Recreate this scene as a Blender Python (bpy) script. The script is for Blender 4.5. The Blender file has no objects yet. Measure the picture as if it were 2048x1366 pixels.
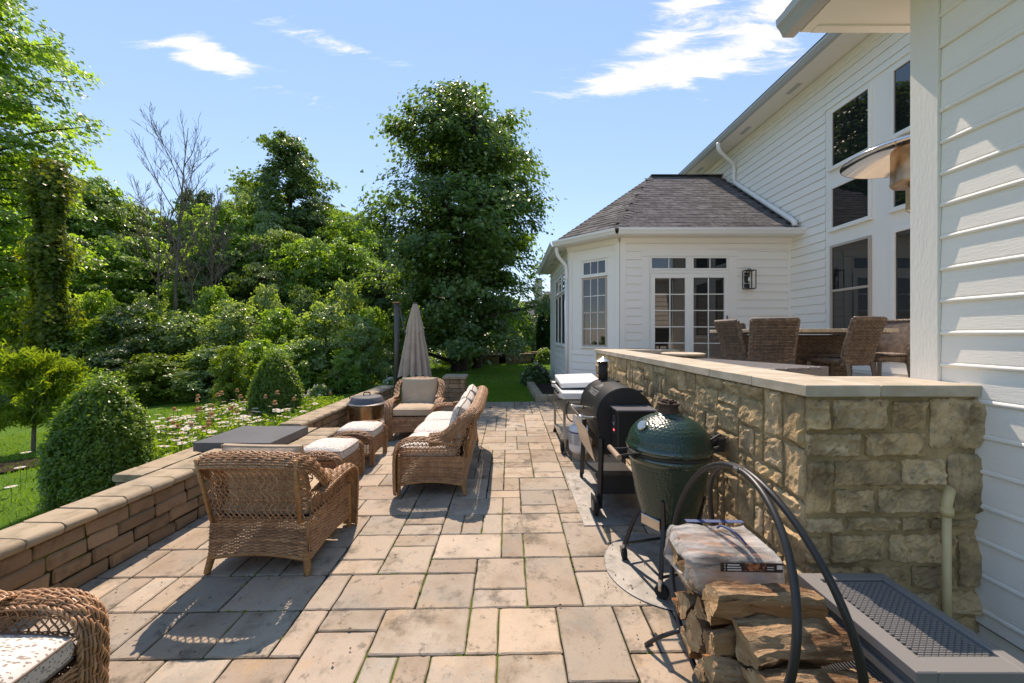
import bpy, math, random
import numpy as np
from mathutils import Matrix, Vector, noise as mnoise

# ---------------------------------------------------------------- camera, sky, sun, exposure
SC = bpy.context.scene
CAM_H = 1.756
cam = bpy.data.cameras.new("camera"); cam_ob = bpy.data.objects.new("camera", cam)
SC.collection.objects.link(cam_ob); SC.camera = cam_ob
cam_ob.location = (0, 0, CAM_H); cam_ob.rotation_euler = (math.radians(90), 0, 0)
cam.sensor_width = 36; cam.lens = 36 * 784 / 2048
cam.shift_x = 5 / 2048; cam.shift_y = -14 / 2048
cam.clip_start = 0.05; cam.clip_end = 500
SUN_EL, SUN_AZ = math.radians(57), math.radians(-10.5)          # azimuth measured from +Y towards +X
to_sun = Vector((math.sin(SUN_AZ) * math.cos(SUN_EL), math.cos(SUN_AZ) * math.cos(SUN_EL), math.sin(SUN_EL)))
sun = bpy.data.lights.new("sun", 'SUN'); sun.energy = 2.9; sun.angle = math.radians(0.5); sun.color = (1, 0.95, 0.88)
sun_ob = bpy.data.objects.new("sun", sun); SC.collection.objects.link(sun_ob)
sun_ob.rotation_euler = to_sun.to_track_quat('Z', 'Y').to_euler(); sun_ob.location = (-10, 40, 60)
SC.view_settings.view_transform = 'Standard'; SC.view_settings.look = 'None'
SC.view_settings.gamma = 1; SC.view_settings.use_curve_mapping = False
SC.view_settings.exposure = 1.02
SC.view_settings.use_white_balance = True; SC.view_settings.white_balance_temperature = 7900; SC.view_settings.white_balance_tint = 18
SC.cycles.use_denoising = True
SC.cycles.max_bounces = 7; SC.cycles.diffuse_bounces = 4; SC.cycles.transparent_max_bounces = 6
SC.cycles.sample_clamp_indirect = 8
SC.render.use_persistent_data = False

def N(nt, t, **kw):
    n = nt.nodes.new(t)
    for k, v in kw.items():
        if k in ('i',):
            for a, b in v.items(): n.inputs[a].default_value = b
        else: setattr(n, k, v)
    return n
def L(nt, a, b): nt.links.new(a, b)

W = bpy.data.worlds.new("World"); SC.world = W; W.use_nodes = True
wt = W.node_tree; wt.nodes.clear()
sky = N(wt, 'ShaderNodeTexSky', sky_type='NISHITA', sun_disc=False, sun_elevation=SUN_EL, sun_rotation=SUN_AZ,
        altitude=200, air_density=1.0, dust_density=0.0, ozone_density=1.5)
bg = N(wt, 'ShaderNodeBackground'); bg.inputs[1].default_value = 0.15
wo = N(wt, 'ShaderNodeOutputWorld')
tc = N(wt, 'ShaderNodeTexCoord')
sep = N(wt, 'ShaderNodeSeparateXYZ'); L(wt, tc.outputs['Generated'], sep.inputs[0])
def wmath(op, a, b=None, clamp=False):
    n = N(wt, 'ShaderNodeMath', operation=op, use_clamp=clamp)
    for k, v in enumerate((a, b)):
        if v is None: continue
        if isinstance(v, (int, float)): n.inputs[k].default_value = v
        else: L(wt, v, n.inputs[k])
    return n.outputs[0]
zc = wmath('MAXIMUM', sep.outputs[2], 0.02)
cx = wmath('DIVIDE', sep.outputs[0], wmath('ADD', zc, 0.12)); cy = wmath('DIVIDE', sep.outputs[1], wmath('ADD', zc, 0.12))
comb = N(wt, 'ShaderNodeCombineXYZ'); L(wt, cx, comb.inputs[0]); L(wt, cy, comb.inputs[1])
mp = N(wt, 'ShaderNodeMapping'); L(wt, comb.outputs[0], mp.inputs[0])
mp.inputs['Scale'].default_value = (0.9, 2.1, 1); mp.inputs['Rotation'].default_value = (0, 0, 0.12); mp.inputs['Location'].default_value = (7.9, 2.2, 0)
nz = N(wt, 'ShaderNodeTexNoise'); nz.inputs['Scale'].default_value = 1.15; nz.inputs['Detail'].default_value = 9; nz.inputs['Roughness'].default_value = 0.62
nz.inputs['Distortion'].default_value = 0.55; L(wt, mp.outputs[0], nz.inputs[0])
def blob(px, py, sx, sy, amp):
    """soft patch of cloud around one direction of the sky"""
    d = Vector(((px - 1019) / 784, 1, (669 - py) / 784)).normalized()
    sx /= 784; sy /= 784
    ux = Vector((d.y, -d.x, 0)).normalized(); uy = ux.cross(d)
    out = []
    for ax, s in ((ux, sx), (uy, sy)):
        dp = N(wt, 'ShaderNodeVectorMath', operation='DOT_PRODUCT'); L(wt, tc.outputs['Generated'], dp.inputs[0]); dp.inputs[1].default_value = ax
        q = wmath('DIVIDE', dp.outputs['Value'], s); out.append(wmath('MULTIPLY', q, q))
    fr = N(wt, 'ShaderNodeVectorMath', operation='DOT_PRODUCT'); L(wt, tc.outputs['Generated'], fr.inputs[0]); fr.inputs[1].default_value = d
    g = wmath('EXPONENT', wmath('MULTIPLY', wmath('ADD', out[0], out[1]), -1.0))
    g = wmath('MULTIPLY', g, wmath('GREATER_THAN', fr.outputs['Value'], 0.3))
    return wmath('MULTIPLY', g, amp)
bias = 0.0
acc = None
for b in ((1300, 155, 190, 24, .32), (1240, 170, 90, 10, .12), (1400, 45, 130, 45, .17), (130, -10, 330, 260, -.10), (1500, 10, 120, 60, -.05), (405, 95, 46, 22, .40), (170, 40, 200, 40, .10), (560, 42, 100, 14, .13), (720, 105, 110, 10, .22), (1290, 95, 60, 10, .2), (1370, 15, 60, 20, .2), (330, 102, 130, 14, .17), (1560, 30, 60, 40, .2)):
    v = blob(*b); acc = v if acc is None else wmath('ADD', acc, v)
mp2 = N(wt, 'ShaderNodeMapping'); L(wt, comb.outputs[0], mp2.inputs[0]); mp2.inputs['Scale'].default_value = (1.6, 6.5, 1); mp2.inputs['Rotation'].default_value = (0, 0, .35)
nz2 = N(wt, 'ShaderNodeTexNoise'); nz2.inputs['Scale'].default_value = 2.6; nz2.inputs['Detail'].default_value = 8; nz2.inputs['Roughness'].default_value = .7; nz2.inputs['Distortion'].default_value = .8; L(wt, mp2.outputs[0], nz2.inputs[0])
msk = wmath('ADD', wmath('ADD', nz.outputs['Fac'], acc), wmath('MULTIPLY', wmath('SUBTRACT', nz2.outputs['Fac'], .5), .85))
ramp = N(wt, 'ShaderNodeMapRange', interpolation_type='SMOOTHSTEP'); L(wt, msk, ramp.inputs[0])
ramp.inputs[1].default_value = 0.66; ramp.inputs[2].default_value = 1.02
ramp.inputs[3].default_value = 0; ramp.inputs[4].default_value = 0.9
mixc = N(wt, 'ShaderNodeMix', data_type='RGBA'); L(wt, ramp.outputs[0], mixc.inputs[0]); even = N(wt, 'ShaderNodeMix', data_type='RGBA'); even.inputs[0].default_value = .55; L(wt, sky.outputs[0], even.inputs[6]); even.inputs[7].default_value = (0.76, 1.72, 3.25, 1); L(wt, even.outputs[2], mixc.inputs[6]); mixc.inputs[7].default_value = (5.0, 5.0, 5.0, 1)
L(wt, mixc.outputs[2], bg.inputs[0]); L(wt, bg.outputs[0], wo.inputs[0])

# ---------------------------------------------------------------- helpers
random.seed(7); rng = np.random.default_rng(7)
COL = SC.collection
def fz(x, y): return 0.0144 * x + 0.0153 * y                    # the patio drains: it rises away from us and towards the house
def tag(o, label=None, cat=None, group=None, kind=None):
    if label: o["label"] = label
    if cat: o["category"] = cat
    if group: o["group"] = group
    if kind: o["kind"] = kind
    return o
def empty(name, loc=(0, 0, 0), rz=0, label=None, cat=None, group=None):
    o = bpy.data.objects.new(name, None); COL.objects.link(o); o.location = loc; o.rotation_euler = (0, 0, rz); o.empty_display_size = .1
    return tag(o, label, cat, group)
def mesh_np(name, V, F, smooth=False):
    """V (n,3); F list of integer arrays (m,3) or (m,4)"""
    me = bpy.data.meshes.new(name); V = np.asarray(V, dtype=np.float32)
    me.vertices.add(len(V)); me.vertices.foreach_set("co", V.ravel())
    F = [np.asarray(f, dtype=np.int32) for f in F if len(f)]
    tot = sum(f.size for f in F); cnt = sum(len(f) for f in F)
    me.loops.add(tot); me.polygons.add(cnt)
    me.loops.foreach_set("vertex_index", np.concatenate([f.ravel() for f in F]))
    ln = np.concatenate([np.full(len(f), f.shape[1], np.int32) for f in F])
    st = np.concatenate([[0], np.cumsum(ln)[:-1]]).astype(np.int32)
    me.polygons.foreach_set("loop_start", st)
    me.polygons.foreach_set("use_smooth", np.full(cnt, bool(smooth)))
    me.update(calc_edges=True); me.validate()
    return me
def link(name, me, m, parent=None):
    o = bpy.data.objects.new(name, me); COL.objects.link(o)
    if m is not None and not me.materials: me.materials.append(m)
    if parent is not None: o.parent = parent
    return o
class MB:
    def __init__(s): s.v = []; s.f = []; s.n = 0
    def add(s, V, F):
        V = np.asarray(V, float).reshape(-1, 3); s.v.append(V)
        for f in (F if isinstance(F, list) else [F]):
            f = np.asarray(f, int)
            if f.size: s.f.append(f + s.n)
        s.n += len(V); return s
    def box(s, c, d, rz=0, M=None, ch=0.0):
        hx, hy, hz = d[0] / 2, d[1] / 2, d[2] / 2
        if ch <= 0:
            V = np.array([(x * hx, y * hy, z * hz) for z in (-1, 1) for (x, y) in ((-1, -1), (1, -1), (1, 1), (-1, 1))], float)
            F = np.array([(3, 2, 1, 0), (4, 5, 6, 7), (0, 1, 5, 4), (1, 2, 6, 5), (2, 3, 7, 6), (3, 0, 4, 7)])
        else:
            V = []
            for (z, k) in ((-hz, 1), (-hz + ch, 0), (hz - ch, 0), (hz, 1)):
                a, b = hx - ch * k, hy - ch * k; e = ch * (0 if k else 1)
                V += [(-a + e, -b, z), (a - e, -b, z), (a, -b + e, z), (a, b - e, z), (a - e, b, z), (-a + e, b, z), (-a, b - e, z), (-a, -b + e, z)]
            V = np.array(V, float); F = []
            for r in range(3):
                for k in range(8):
                    F.append((r * 8 + k, r * 8 + (k + 1) % 8, r * 8 + 8 + (k + 1) % 8, r * 8 + 8 + k))
            F = [np.array(F), np.array([tuple(range(7, -1, -1))]), np.array([tuple(range(24, 32))])]
        if rz:
            c_, s_ = math.cos(rz), math.sin(rz); V = V @ np.array([[c_, s_, 0], [-s_, c_, 0], [0, 0, 1]])
        V = V + np.array(c)
        if M is not None: V = V @ np.array(M.to_3x3()).T + np.array(M.translation)
        return s.add(V, F)
    def tubes(s, P, R, sides=5, cap=True):
        P = np.asarray(P, float)
        if P.ndim == 2: P = P[None]
        n, k, _ = P.shape
        R = np.broadcast_to(np.asarray(R, float), (n, k)) if np.ndim(R) < 2 else np.asarray(R, float)
        T = np.gradient(P, axis=1); T /= (np.linalg.norm(T, axis=2, keepdims=True) + 1e-12)
        ref = np.where(np.abs(T[:, 0, 2:3]) < .9, np.array([[0, 0, 1.0]]), np.array([[1.0, 0, 0]]))
        A = np.cross(T[:, 0], ref); A /= np.linalg.norm(A, axis=1, keepdims=True)
        AA = np.empty_like(P)
        for i in range(k):
            A = A - T[:, i] * np.sum(A * T[:, i], axis=1, keepdims=True); A /= (np.linalg.norm(A, axis=1, keepdims=True) + 1e-12); AA[:, i] = A
        BB = np.cross(T, AA)
        th = np.arange(sides) * 2 * math.pi / sides
        V = P[:, :, None, :] + R[:, :, None, None] * (np.cos(th)[None, None, :, None] * AA[:, :, None, :] + np.sin(th)[None, None, :, None] * BB[:, :, None, :])
        i0 = np.arange(n)[:, None, None] * k * sides; j = np.arange(k - 1)[None, :, None] * sides; a = np.arange(sides)[None, None, :]; b = (a + 1) % sides
        F = np.stack([i0 + j + a, i0 + j + b, i0 + j + sides + b, i0 + j + sides + a], -1).reshape(-1, 4)
        fs = [F]
        if cap:
            base = np.arange(n)[:, None] * k * sides
            fs.append(base + np.arange(sides - 1, -1, -1)[None]); fs.append(base + (k - 1) * sides + np.arange(sides)[None])
        return s.add(V.reshape(-1, 3), fs)
    def lathe(s, prof, c=(0, 0, 0), seg=32, a0=0, a1=2 * math.pi, M=None):
        prof = np.asarray(prof, float); k = len(prof); full = abs(a1 - a0 - 2 * math.pi) < 1e-6
        m = seg if full else seg + 1
        th = a0 + (a1 - a0) * np.arange(m) / seg
        V = np.stack([prof[:, 0][None] * np.cos(th)[:, None], prof[:, 0][None] * np.sin(th)[:, None], np.broadcast_to(prof[:, 1][None], (m, k))], -1)
        i = np.arange(seg)[:, None] * k; i2 = ((np.arange(seg) + 1) % m)[:, None] * k; j = np.arange(k - 1)[None]
        F = np.stack([i + j, i2 + j, i2 + j + 1, i + j + 1], -1).reshape(-1, 4)
        V = V.reshape(-1, 3) + np.array(c)
        if M is not None: V = V @ np.array(M.to_3x3()).T + np.array(M.translation)
        return s.add(V, F)
    def grid(s, P, flip=False):
        P = np.asarray(P, float); a, b = P.shape[:2]
        i = np.arange(a - 1)[:, None] * b; j = np.arange(b - 1)[None]
        F = np.stack([i + j, i + j + 1, i + b + j + 1, i + b + j], -1).reshape(-1, 4)
        return s.add(P.reshape(-1, 3), F[:, ::-1] if flip else F)
    def prism(s, poly, h0, h1):
        """vertical prism over a plan polygon"""
        p = np.asarray(poly, float); n = len(p)
        V = np.concatenate([np.c_[p, np.full(n, h0)], np.c_[p, np.full(n, h1)]])
        a = np.arange(n); b = (a + 1) % n
        return s.add(V, [np.stack([a, b, b + n, a + n], -1), np.array([a[::-1]]), np.array([a + n])])
    def extrude(s, prof, p0, p1, side, up=(0, 0, 1)):
        """profile (side, up) swept from p0 to p1"""
        prof = np.asarray(prof, float); side = np.array(side, float); up = np.array(up, float)
        Q = prof[:, :1] * side + prof[:, 1:2] * up; n = len(prof)
        V = np.concatenate([Q + np.array(p0), Q + np.array(p1)]); a = np.arange(n); b = (a + 1) % n
        return s.add(V, [np.stack([a, b, b + n, a + n], -1), np.array([a[::-1]]), np.array([a + n])])
    def build(s, name, m, parent=None, smooth=False):
        return link(name, mesh_np(name, np.concatenate(s.v), s.f, smooth), m, parent)
def auto_smooth(o, deg=40):
    me = o.data; me.polygons.foreach_set("use_smooth", np.ones(len(me.polygons), bool)); me.set_sharp_from_angle(angle=math.radians(deg)); return o
def children(o): return [c for c in COL.objects if c.parent == o]
KIDS = None
def copy_tree(o, parent=None, name=None):
    c = o.copy(); COL.objects.link(c)
    if parent is not None: c.parent = parent
    for ch in list(o.children): copy_tree(ch, c)
    return c
def catmull(pts, n):
    p = np.asarray(pts, float); p = np.vstack([2 * p[0] - p[1], p, 2 * p[-1] - p[-2]])
    seg = len(p) - 3; out = []
    for i in range(seg):
        t = np.linspace(0, 1, 24, endpoint=(i == seg - 1))[:, None]; a, b, c, d = p[i:i + 4]
        out.append(.5 * ((2 * b) + (-a + c) * t + (2 * a - 5 * b + 4 * c - d) * t ** 2 + (-a + 3 * b - 3 * c + d) * t ** 3))
    q = np.vstack(out); L_ = np.r_[0, np.cumsum(np.linalg.norm(np.diff(q, axis=0), axis=1))]
    s = np.linspace(0, L_[-1], n)
    return np.stack([np.interp(s, L_, q[:, k]) for k in range(3)], -1)
def fnoise(P, sc, seed=0):
    """cheap smooth noise on an array of points, about -1..1"""
    r = np.random.default_rng(seed); P = np.asarray(P, float) * sc; out = 0; amp = 1
    for o in range(4):
        for _ in range(3):
            d = r.normal(size=3); d /= np.linalg.norm(d); out = out + amp * np.sin(P @ (d * 2 ** o * 3.1) + r.uniform(0, 6.28)) / 3
        amp *= .55
    return out

# ---------------------------------------------------------------- materials
def pmat(name, col, rough=.6, metal=0.0, spec=.5, var=0.0, hue=None, col2=None, nscale=6, nmin=.35, nmax=.65, ndet=5,
         bump=None, bdist=.01, stretch=(1, 1, 1), coat=0.0, bump2=None, dirt=None, island=0.0):
    """principled material: base colour, optional second colour by noise, per object value variation, bump"""
    m = bpy.data.materials.new(name); m.use_nodes = True; nt = m.node_tree; b = nt.nodes['Principled BSDF']
    b.inputs['Roughness'].default_value = rough; b.inputs['Metallic'].default_value = metal; b.inputs['Specular IOR Level'].default_value = spec
    b.inputs['Coat Weight'].default_value = coat
    tcn = N(nt, 'ShaderNodeTexCoord'); mpn = N(nt, 'ShaderNodeMapping'); L(nt, tcn.outputs['Object'], mpn.inputs[0]); mpn.inputs['Scale'].default_value = stretch
    oi = N(nt, 'ShaderNodeObjectInfo')
    rv = N(nt, 'ShaderNodeCombineXYZ')
    mu = N(nt, 'ShaderNodeMath', operation='MULTIPLY'); L(nt, oi.outputs['Random'], mu.inputs[0]); mu.inputs[1].default_value = 37.0
    for k in range(3): L(nt, mu.outputs[0], rv.inputs[k])
    ad = N(nt, 'ShaderNodeVectorMath', operation='ADD'); L(nt, mpn.outputs[0], ad.inputs[0]); L(nt, rv.outputs[0], ad.inputs[1])
    vec = ad.outputs[0]
    rgb = N(nt, 'ShaderNodeRGB'); rgb.outputs[0].default_value = (*col, 1); cur = rgb.outputs[0]
    if hue is not None:                                    # other colours, picked per object
        cr = N(nt, 'ShaderNodeValToRGB'); cr.color_ramp.interpolation = 'LINEAR'; e = cr.color_ramp.elements
        cols = [col] + list(hue); e[0].position = 0; e[0].color = (*cols[0], 1); e[1].position = 1; e[1].color = (*cols[-1], 1)
        for q, c in enumerate(cols[1:-1]): n = e.new((q + 1) / (len(cols) - 1)); n.color = (*c, 1)
        L(nt, oi.outputs['Random'], cr.inputs[0]); cur = cr.outputs[0]
    if col2 is not None:
        t = N(nt, 'ShaderNodeTexNoise'); t.inputs['Scale'].default_value = nscale; t.inputs['Detail'].default_value = ndet; t.inputs['Roughness'].default_value = .62; L(nt, vec, t.inputs[0])
        r = N(nt, 'ShaderNodeMapRange', interpolation_type='SMOOTHSTEP'); r.inputs[1].default_value = nmin; r.inputs[2].default_value = nmax; L(nt, t.outputs['Fac'], r.inputs[0])
        x = N(nt, 'ShaderNodeMix', data_type='RGBA'); L(nt, r.outputs[0], x.inputs[0]); L(nt, cur, x.inputs[6]); x.inputs[7].default_value = (*col2, 1); cur = x.outputs[2]
    if dirt is not None:                                   # (colour, scale, lo, hi, amount) stains with a shape of their own
        for (dc, ds, lo, hi, am) in dirt:
            t = N(nt, 'ShaderNodeTexNoise'); t.inputs['Scale'].default_value = ds; t.inputs['Detail'].default_value = 8; t.inputs['Roughness'].default_value = .7; L(nt, vec, t.inputs[0])
            r = N(nt, 'ShaderNodeMapRange', interpolation_type='SMOOTHSTEP'); r.inputs[1].default_value = lo; r.inputs[2].default_value = hi; r.inputs[4].default_value = am; L(nt, t.outputs['Fac'], r.inputs[0])
            x = N(nt, 'ShaderNodeMix', data_type='RGBA'); L(nt, r.outputs[0], x.inputs[0]); L(nt, cur, x.inputs[6]); x.inputs[7].default_value = (*dc, 1); cur = x.outputs[2]
    if var or island:
        hs = N(nt, 'ShaderNodeHueSaturation'); mr = N(nt, 'ShaderNodeMapRange'); mr.inputs[3].default_value = 1 - max(var, island); mr.inputs[4].default_value = 1 + max(var, island)
        if island:
            gm = N(nt, 'ShaderNodeNewGeometry'); L(nt, gm.outputs['Random Per Island'], mr.inputs[0])
        else: 
            m2 = N(nt, 'ShaderNodeMath', operation='FRACT'); m3 = N(nt, 'ShaderNodeMath', operation='MULTIPLY'); m3.inputs[1].default_value = 7.31; L(nt, oi.outputs['Random'], m3.inputs[0]); L(nt, m3.outputs[0], m2.inputs[0]); L(nt, m2.outputs[0], mr.inputs[0])
        L(nt, mr.outputs[0], hs.inputs['Value']); L(nt, cur, hs.inputs['Color']); cur = hs.outputs[0]
    L(nt, cur, b.inputs['Base Color'])
    last = None
    for bp in (bump, bump2):
        if bp is None: continue
        t = N(nt, 'ShaderNodeTexNoise'); t.inputs['Scale'].default_value = bp[0]; t.inputs['Detail'].default_value = 6; t.inputs['Roughness'].default_value = .65; L(nt, vec, t.inputs[0])
        bn = N(nt, 'ShaderNodeBump'); bn.inputs['Strength'].default_value = bp[1]; bn.inputs['Distance'].default_value = bdist; L(nt, t.outputs['Fac'], bn.inputs['Height'])
        if last is not None: L(nt, last, bn.inputs['Normal'])
        last = bn.outputs[0]
    if last is not None: L(nt, last, b.inputs['Normal'])
    return m
def leafmat(name, c1, c2, trans=.5, gloss=.25, rough=.36, tcol=None):
    m = bpy.data.materials.new(name); m.use_nodes = True; nt = m.node_tree; nt.nodes.clear()
    out = N(nt, 'ShaderNodeOutputMaterial'); gm = N(nt, 'ShaderNodeNewGeometry')
    cr = N(nt, 'ShaderNodeMix', data_type='RGBA'); tcl = N(nt, 'ShaderNodeTexCoord'); nl_ = N(nt, 'ShaderNodeTexNoise'); nl_.inputs['Scale'].default_value = 1.7; nl_.inputs['Detail'].default_value = 3; L(nt, tcl.outputs['Object'], nl_.inputs[0]); ml = N(nt, 'ShaderNodeMapRange'); ml.inputs[1].default_value = .35; ml.inputs[2].default_value = .65; ml.inputs[3].default_value = -.35; ml.inputs[4].default_value = .35; L(nt, nl_.outputs['Fac'], ml.inputs[0]); al = N(nt, 'ShaderNodeMath', operation='ADD', use_clamp=True); L(nt, gm.outputs['Random Per Island'], al.inputs[0]); L(nt, ml.outputs[0], al.inputs[1]); L(nt, al.outputs[0], cr.inputs[0]); cr.inputs[6].default_value = (*c1, 1); cr.inputs[7].default_value = (*c2, 1)
    df = N(nt, 'ShaderNodeBsdfPrincipled'); df.inputs['Roughness'].default_value = rough; df.inputs['Specular IOR Level'].default_value = gloss; L(nt, cr.outputs[2], df.inputs['Base Color'])
    tr = N(nt, 'ShaderNodeBsdfTranslucent'); hs = N(nt, 'ShaderNodeMix', data_type='RGBA', blend_type='MULTIPLY'); hs.inputs[0].default_value = 1
    L(nt, cr.outputs[2], hs.inputs[6]); hs.inputs[7].default_value = (*(tcol or (2.9, 2.7, .85)), 1); L(nt, hs.outputs[2], tr.inputs[0])
    mx = N(nt, 'ShaderNodeMixShader'); mx.inputs[0].default_value = trans; L(nt, df.outputs[0], mx.inputs[1]); L(nt, tr.outputs[0], mx.inputs[2]); L(nt, mx.outputs[0], out.inputs[0])
    return m
M = {}
M['paver'] = pmat('paver', (.41, .335, .255), .82, spec=.3, hue=[(.34, .265, .20), (.44, .365, .28), (.31, .26, .205), (.42, .325, .235), (.33, .285, .23), (.38, .295, .225)], var=.16, col2=(.26, .195, .135), nscale=2.6, nmin=.45, nmax=.75,
                  dirt=[((.27, .25, .215), 1.9, .50, .66, .6), ((.42, .27, .14), 2.1, .56, .72, .5), ((.095, .08, .058), 3.1, .52, .70, .85), ((.07, .06, .045), 11, .57, .68, .6), ((.16, .13, .095), 60, .56, .68, .5), ((.50, .43, .35), 48, .60, .70, .5)], bump=(60, .35), bdist=.006, bump2=(7, .35))
M['joint'] = pmat('joint', (.030, .026, .017), .95, spec=.1, col2=(.085, .12, .02), nscale=1.6, nmin=.48, nmax=.58, dirt=[((.09, .12, .02), 6, .60, .68, .7)], bump=(90, .6), bdist=.01)
M['block'] = pmat('block', (.285, .19, .115), .9, spec=.2, hue=[(.32, .22, .135), (.23, .155, .095), (.36, .24, .145), (.26, .18, .115)], var=.16, col2=(.16, .11, .068), nscale=5, nmin=.45, nmax=.8, dirt=[((.05, .042, .03), 3, .58, .75, .8), ((.40, .33, .25), 45, .66, .72, .6)], bump=(55, .6), bdist=.008)
M['cap'] = pmat('cap', (.40, .32, .225), .9, spec=.2, hue=[(.36, .28, .195), (.43, .345, .24)], var=.08, col2=(.22, .18, .12), nscale=7, nmin=.4, nmax=.8, dirt=[((.09, .08, .055), 4, .60, .8, .6)], bump=(70, .5), bdist=.006)
M['stone'] = pmat('stone', (.60, .43, .235), .9, spec=.25, hue=[(.49, .335, .165), (.63, .475, .29), (.55, .38, .20), (.60, .45, .27)], var=.14, col2=(.36, .265, .15), nscale=6, nmin=.42, nmax=.62, dirt=[((.56, .49, .39), 8, .56, .68, .65), ((.145, .10, .052), 4, .49, .67, .75), ((.06, .05, .03), 22, .58, .68, .65)], bump=(70, .8), bdist=.012, bump2=(28, .4))
M['mortar'] = pmat('mortar', (.43, .32, .175), .95, spec=.15, col2=(.25, .185, .095), nscale=5, bump=(50, .5), bdist=.008)
M['coping'] = pmat('coping', (.52, .46, .37), .8, spec=.3, var=.06, col2=(.40, .345, .26), nscale=5, dirt=[((.22, .19, .10), 3, .52, .75, .55), ((.17, .145, .10), 24, .60, .72, .5)], bump=(80, .35), bdist=.004)
M['white'] = pmat('white', (.83, .795, .73), .55, spec=.4, bump=(90, .10), bdist=.002)
M['siding'] = pmat('siding', (.83, .795, .73), .55, spec=.4, var=.015, dirt=[((.60, .55, .45), 1.3, .5, .8, .35)], bump=(14, .8), bdist=.0022, stretch=(1.2, 1.2, 14), bump2=(60, .12))
M['siding_far'] = pmat('siding_far', (.83, .795, .73), .55, spec=.4, var=.015)
M['rough_white'] = pmat('rough_white', (.76, .735, .675), .6, spec=.4, bump=(70, .6), bdist=.004, stretch=(1, 1, .25))
M['metal_white'] = pmat('metal_white', (.74, .74, .72), .35, spec=.5)
M['frame_tan'] = pmat('frame_tan', (.45, .38, .32), .5)
M['shingle'] = pmat('shingle', (.145, .138, .14), .95, spec=.15, hue=[(.19, .18, .182), (.12, .113, .115), (.165, .158, .16)], var=.22, col2=(.085, .08, .081), nscale=9, bump=(160, .9), bdist=.006, dirt=[((.21, .19, .18), 70, .6, .7, .5)])
M['shingle_merged'] = pmat('shingle_merged', (.145, .138, .14), .95, spec=.15, island=.30, col2=(.085, .08, .081), nscale=9, bump=(160, .9), bdist=.006)
M['gutter'] = pmat('gutter', (.42, .43, .43), .35, spec=.5)
def glassmat(name, base, ior=1.5):
    m = bpy.data.materials.new(name); m.use_nodes = True; b = m.node_tree.nodes['Principled BSDF']
    b.inputs['Base Color'].default_value = (*base, 1); b.inputs['Roughness'].default_value = .015; b.inputs['IOR'].default_value = ior; b.inputs['Specular IOR Level'].default_value = .8
    return m
M['glass'] = glassmat('glass', (.012, .014, .015), 1.62)
M['screen'] = pmat('screen', (.03, .03, .032), .5, spec=.3)
M['wicker'] = pmat('wicker', (.46, .255, .13), .42, spec=.5, col2=(.30, .148, .066), nscale=14, nmin=.35, nmax=.7, island=.28)
M['cane'] = pmat('cane', (.42, .22, .08), .4, spec=.5, col2=(.30, .14, .05), nscale=10, bump=(160, .3), bdist=.002, stretch=(1, 1, 5))
M['cream'] = pmat('cream', (.50, .39, .275), .9, spec=.1, col2=(.44, .335, .235), nscale=3, bump=(8, .8), bdist=.02, bump2=(300, .2))
M['dark_wicker'] = pmat('dark_wicker', (.165, .118, .085), .5, spec=.45, col2=(.085, .06, .045), nscale=20, island=.3)
M['bronze'] = pmat('bronze', (.09, .075, .062), .45, spec=.5)
M['black'] = pmat('black', (.018, .018, .019), .42, spec=.5, bump=(200, .12), bdist=.002)
M['black_rough'] = pmat('black_rough', (.03, .028, .027), .7, spec=.3, bump=(120, .3), bdist=.003)
M['steel'] = pmat('steel', (.62, .58, .52), .28, metal=1, col2=(.5, .45, .4), nscale=3)
M['brushed'] = pmat('brushed', (.60, .50, .36), .24, metal=1, col2=(.42, .33, .22), nscale=2.5, bump=(120, .1), bdist=.001, stretch=(1, 1, .05))
M['galv'] = pmat('galv', (.33, .315, .29), .5, metal=.4, col2=(.25, .24, .22), nscale=9, dirt=[((.05, .035, .025), 4, .52, .70, .85)], bump=(40, .15), bdist=.003)
M['enamel'] = pmat('enamel', (.013, .038, .026), .16, spec=.7, coat=.5)
M['iron'] = pmat('iron', (.045, .030, .024), .7, spec=.3, col2=(.09, .05, .03), nscale=12, bump=(80, .5), bdist=.004)
M['rubber'] = pmat('rubber', (.02, .02, .02), .8, spec=.2)
M['wood_handle'] = pmat('wood_handle', (.34, .24, .16), .6, col2=(.2, .13, .08), nscale=20, stretch=(1, .1, 1))
M['resin'] = pmat('resin', (.185, .18, .175), .5, spec=.45, bump=(150, .15), bdist=.002)
M['slate'] = pmat('slate', (.085, .085, .092), .45, spec=.45, col2=(.10, .10, .108), nscale=3)
M['pvc'] = pmat('pvc', (.62, .50, .27), .45, spec=.5, col2=(.54, .43, .22), nscale=5, dirt=[((.3, .2, .08), 9, .66, .75, .5)])
M['bark'] = pmat('bark', (.085, .066, .05), .95, spec=.1, col2=(.045, .035, .028), nscale=7, bump=(18, .9), bdist=.04, stretch=(1, 1, .25))
M['bark_grey'] = pmat('bark_grey', (.20, .17, .145), .95, spec=.1, col2=(.12, .10, .085), nscale=7, bump=(18, .9), bdist=.03, stretch=(1, 1, .25))
M['taupe'] = pmat('taupe', (.50, .385, .30), .85, spec=.15, col2=(.43, .33, .25), nscale=4, bump=(250, .2), bdist=.002)
M['mulch'] = pmat('mulch', (.035, .024, .017), .95, spec=.1, col2=(.06, .04, .028), nscale=30, bump=(40, 1), bdist=.03)
M['lawn'] = pmat('lawn', (.075, .165, .02), .95, spec=.1, col2=(.11, .205, .028), nscale=.8, bump=(30, 1), bdist=.04, dirt=[((.10, .15, .03), 14, .55, .75, .6)])
M['terrace'] = pmat('terrace', (.40, .35, .29), .85, col2=(.33, .29, .24), nscale=2, bump=(60, .3), bdist=.004)
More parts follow.
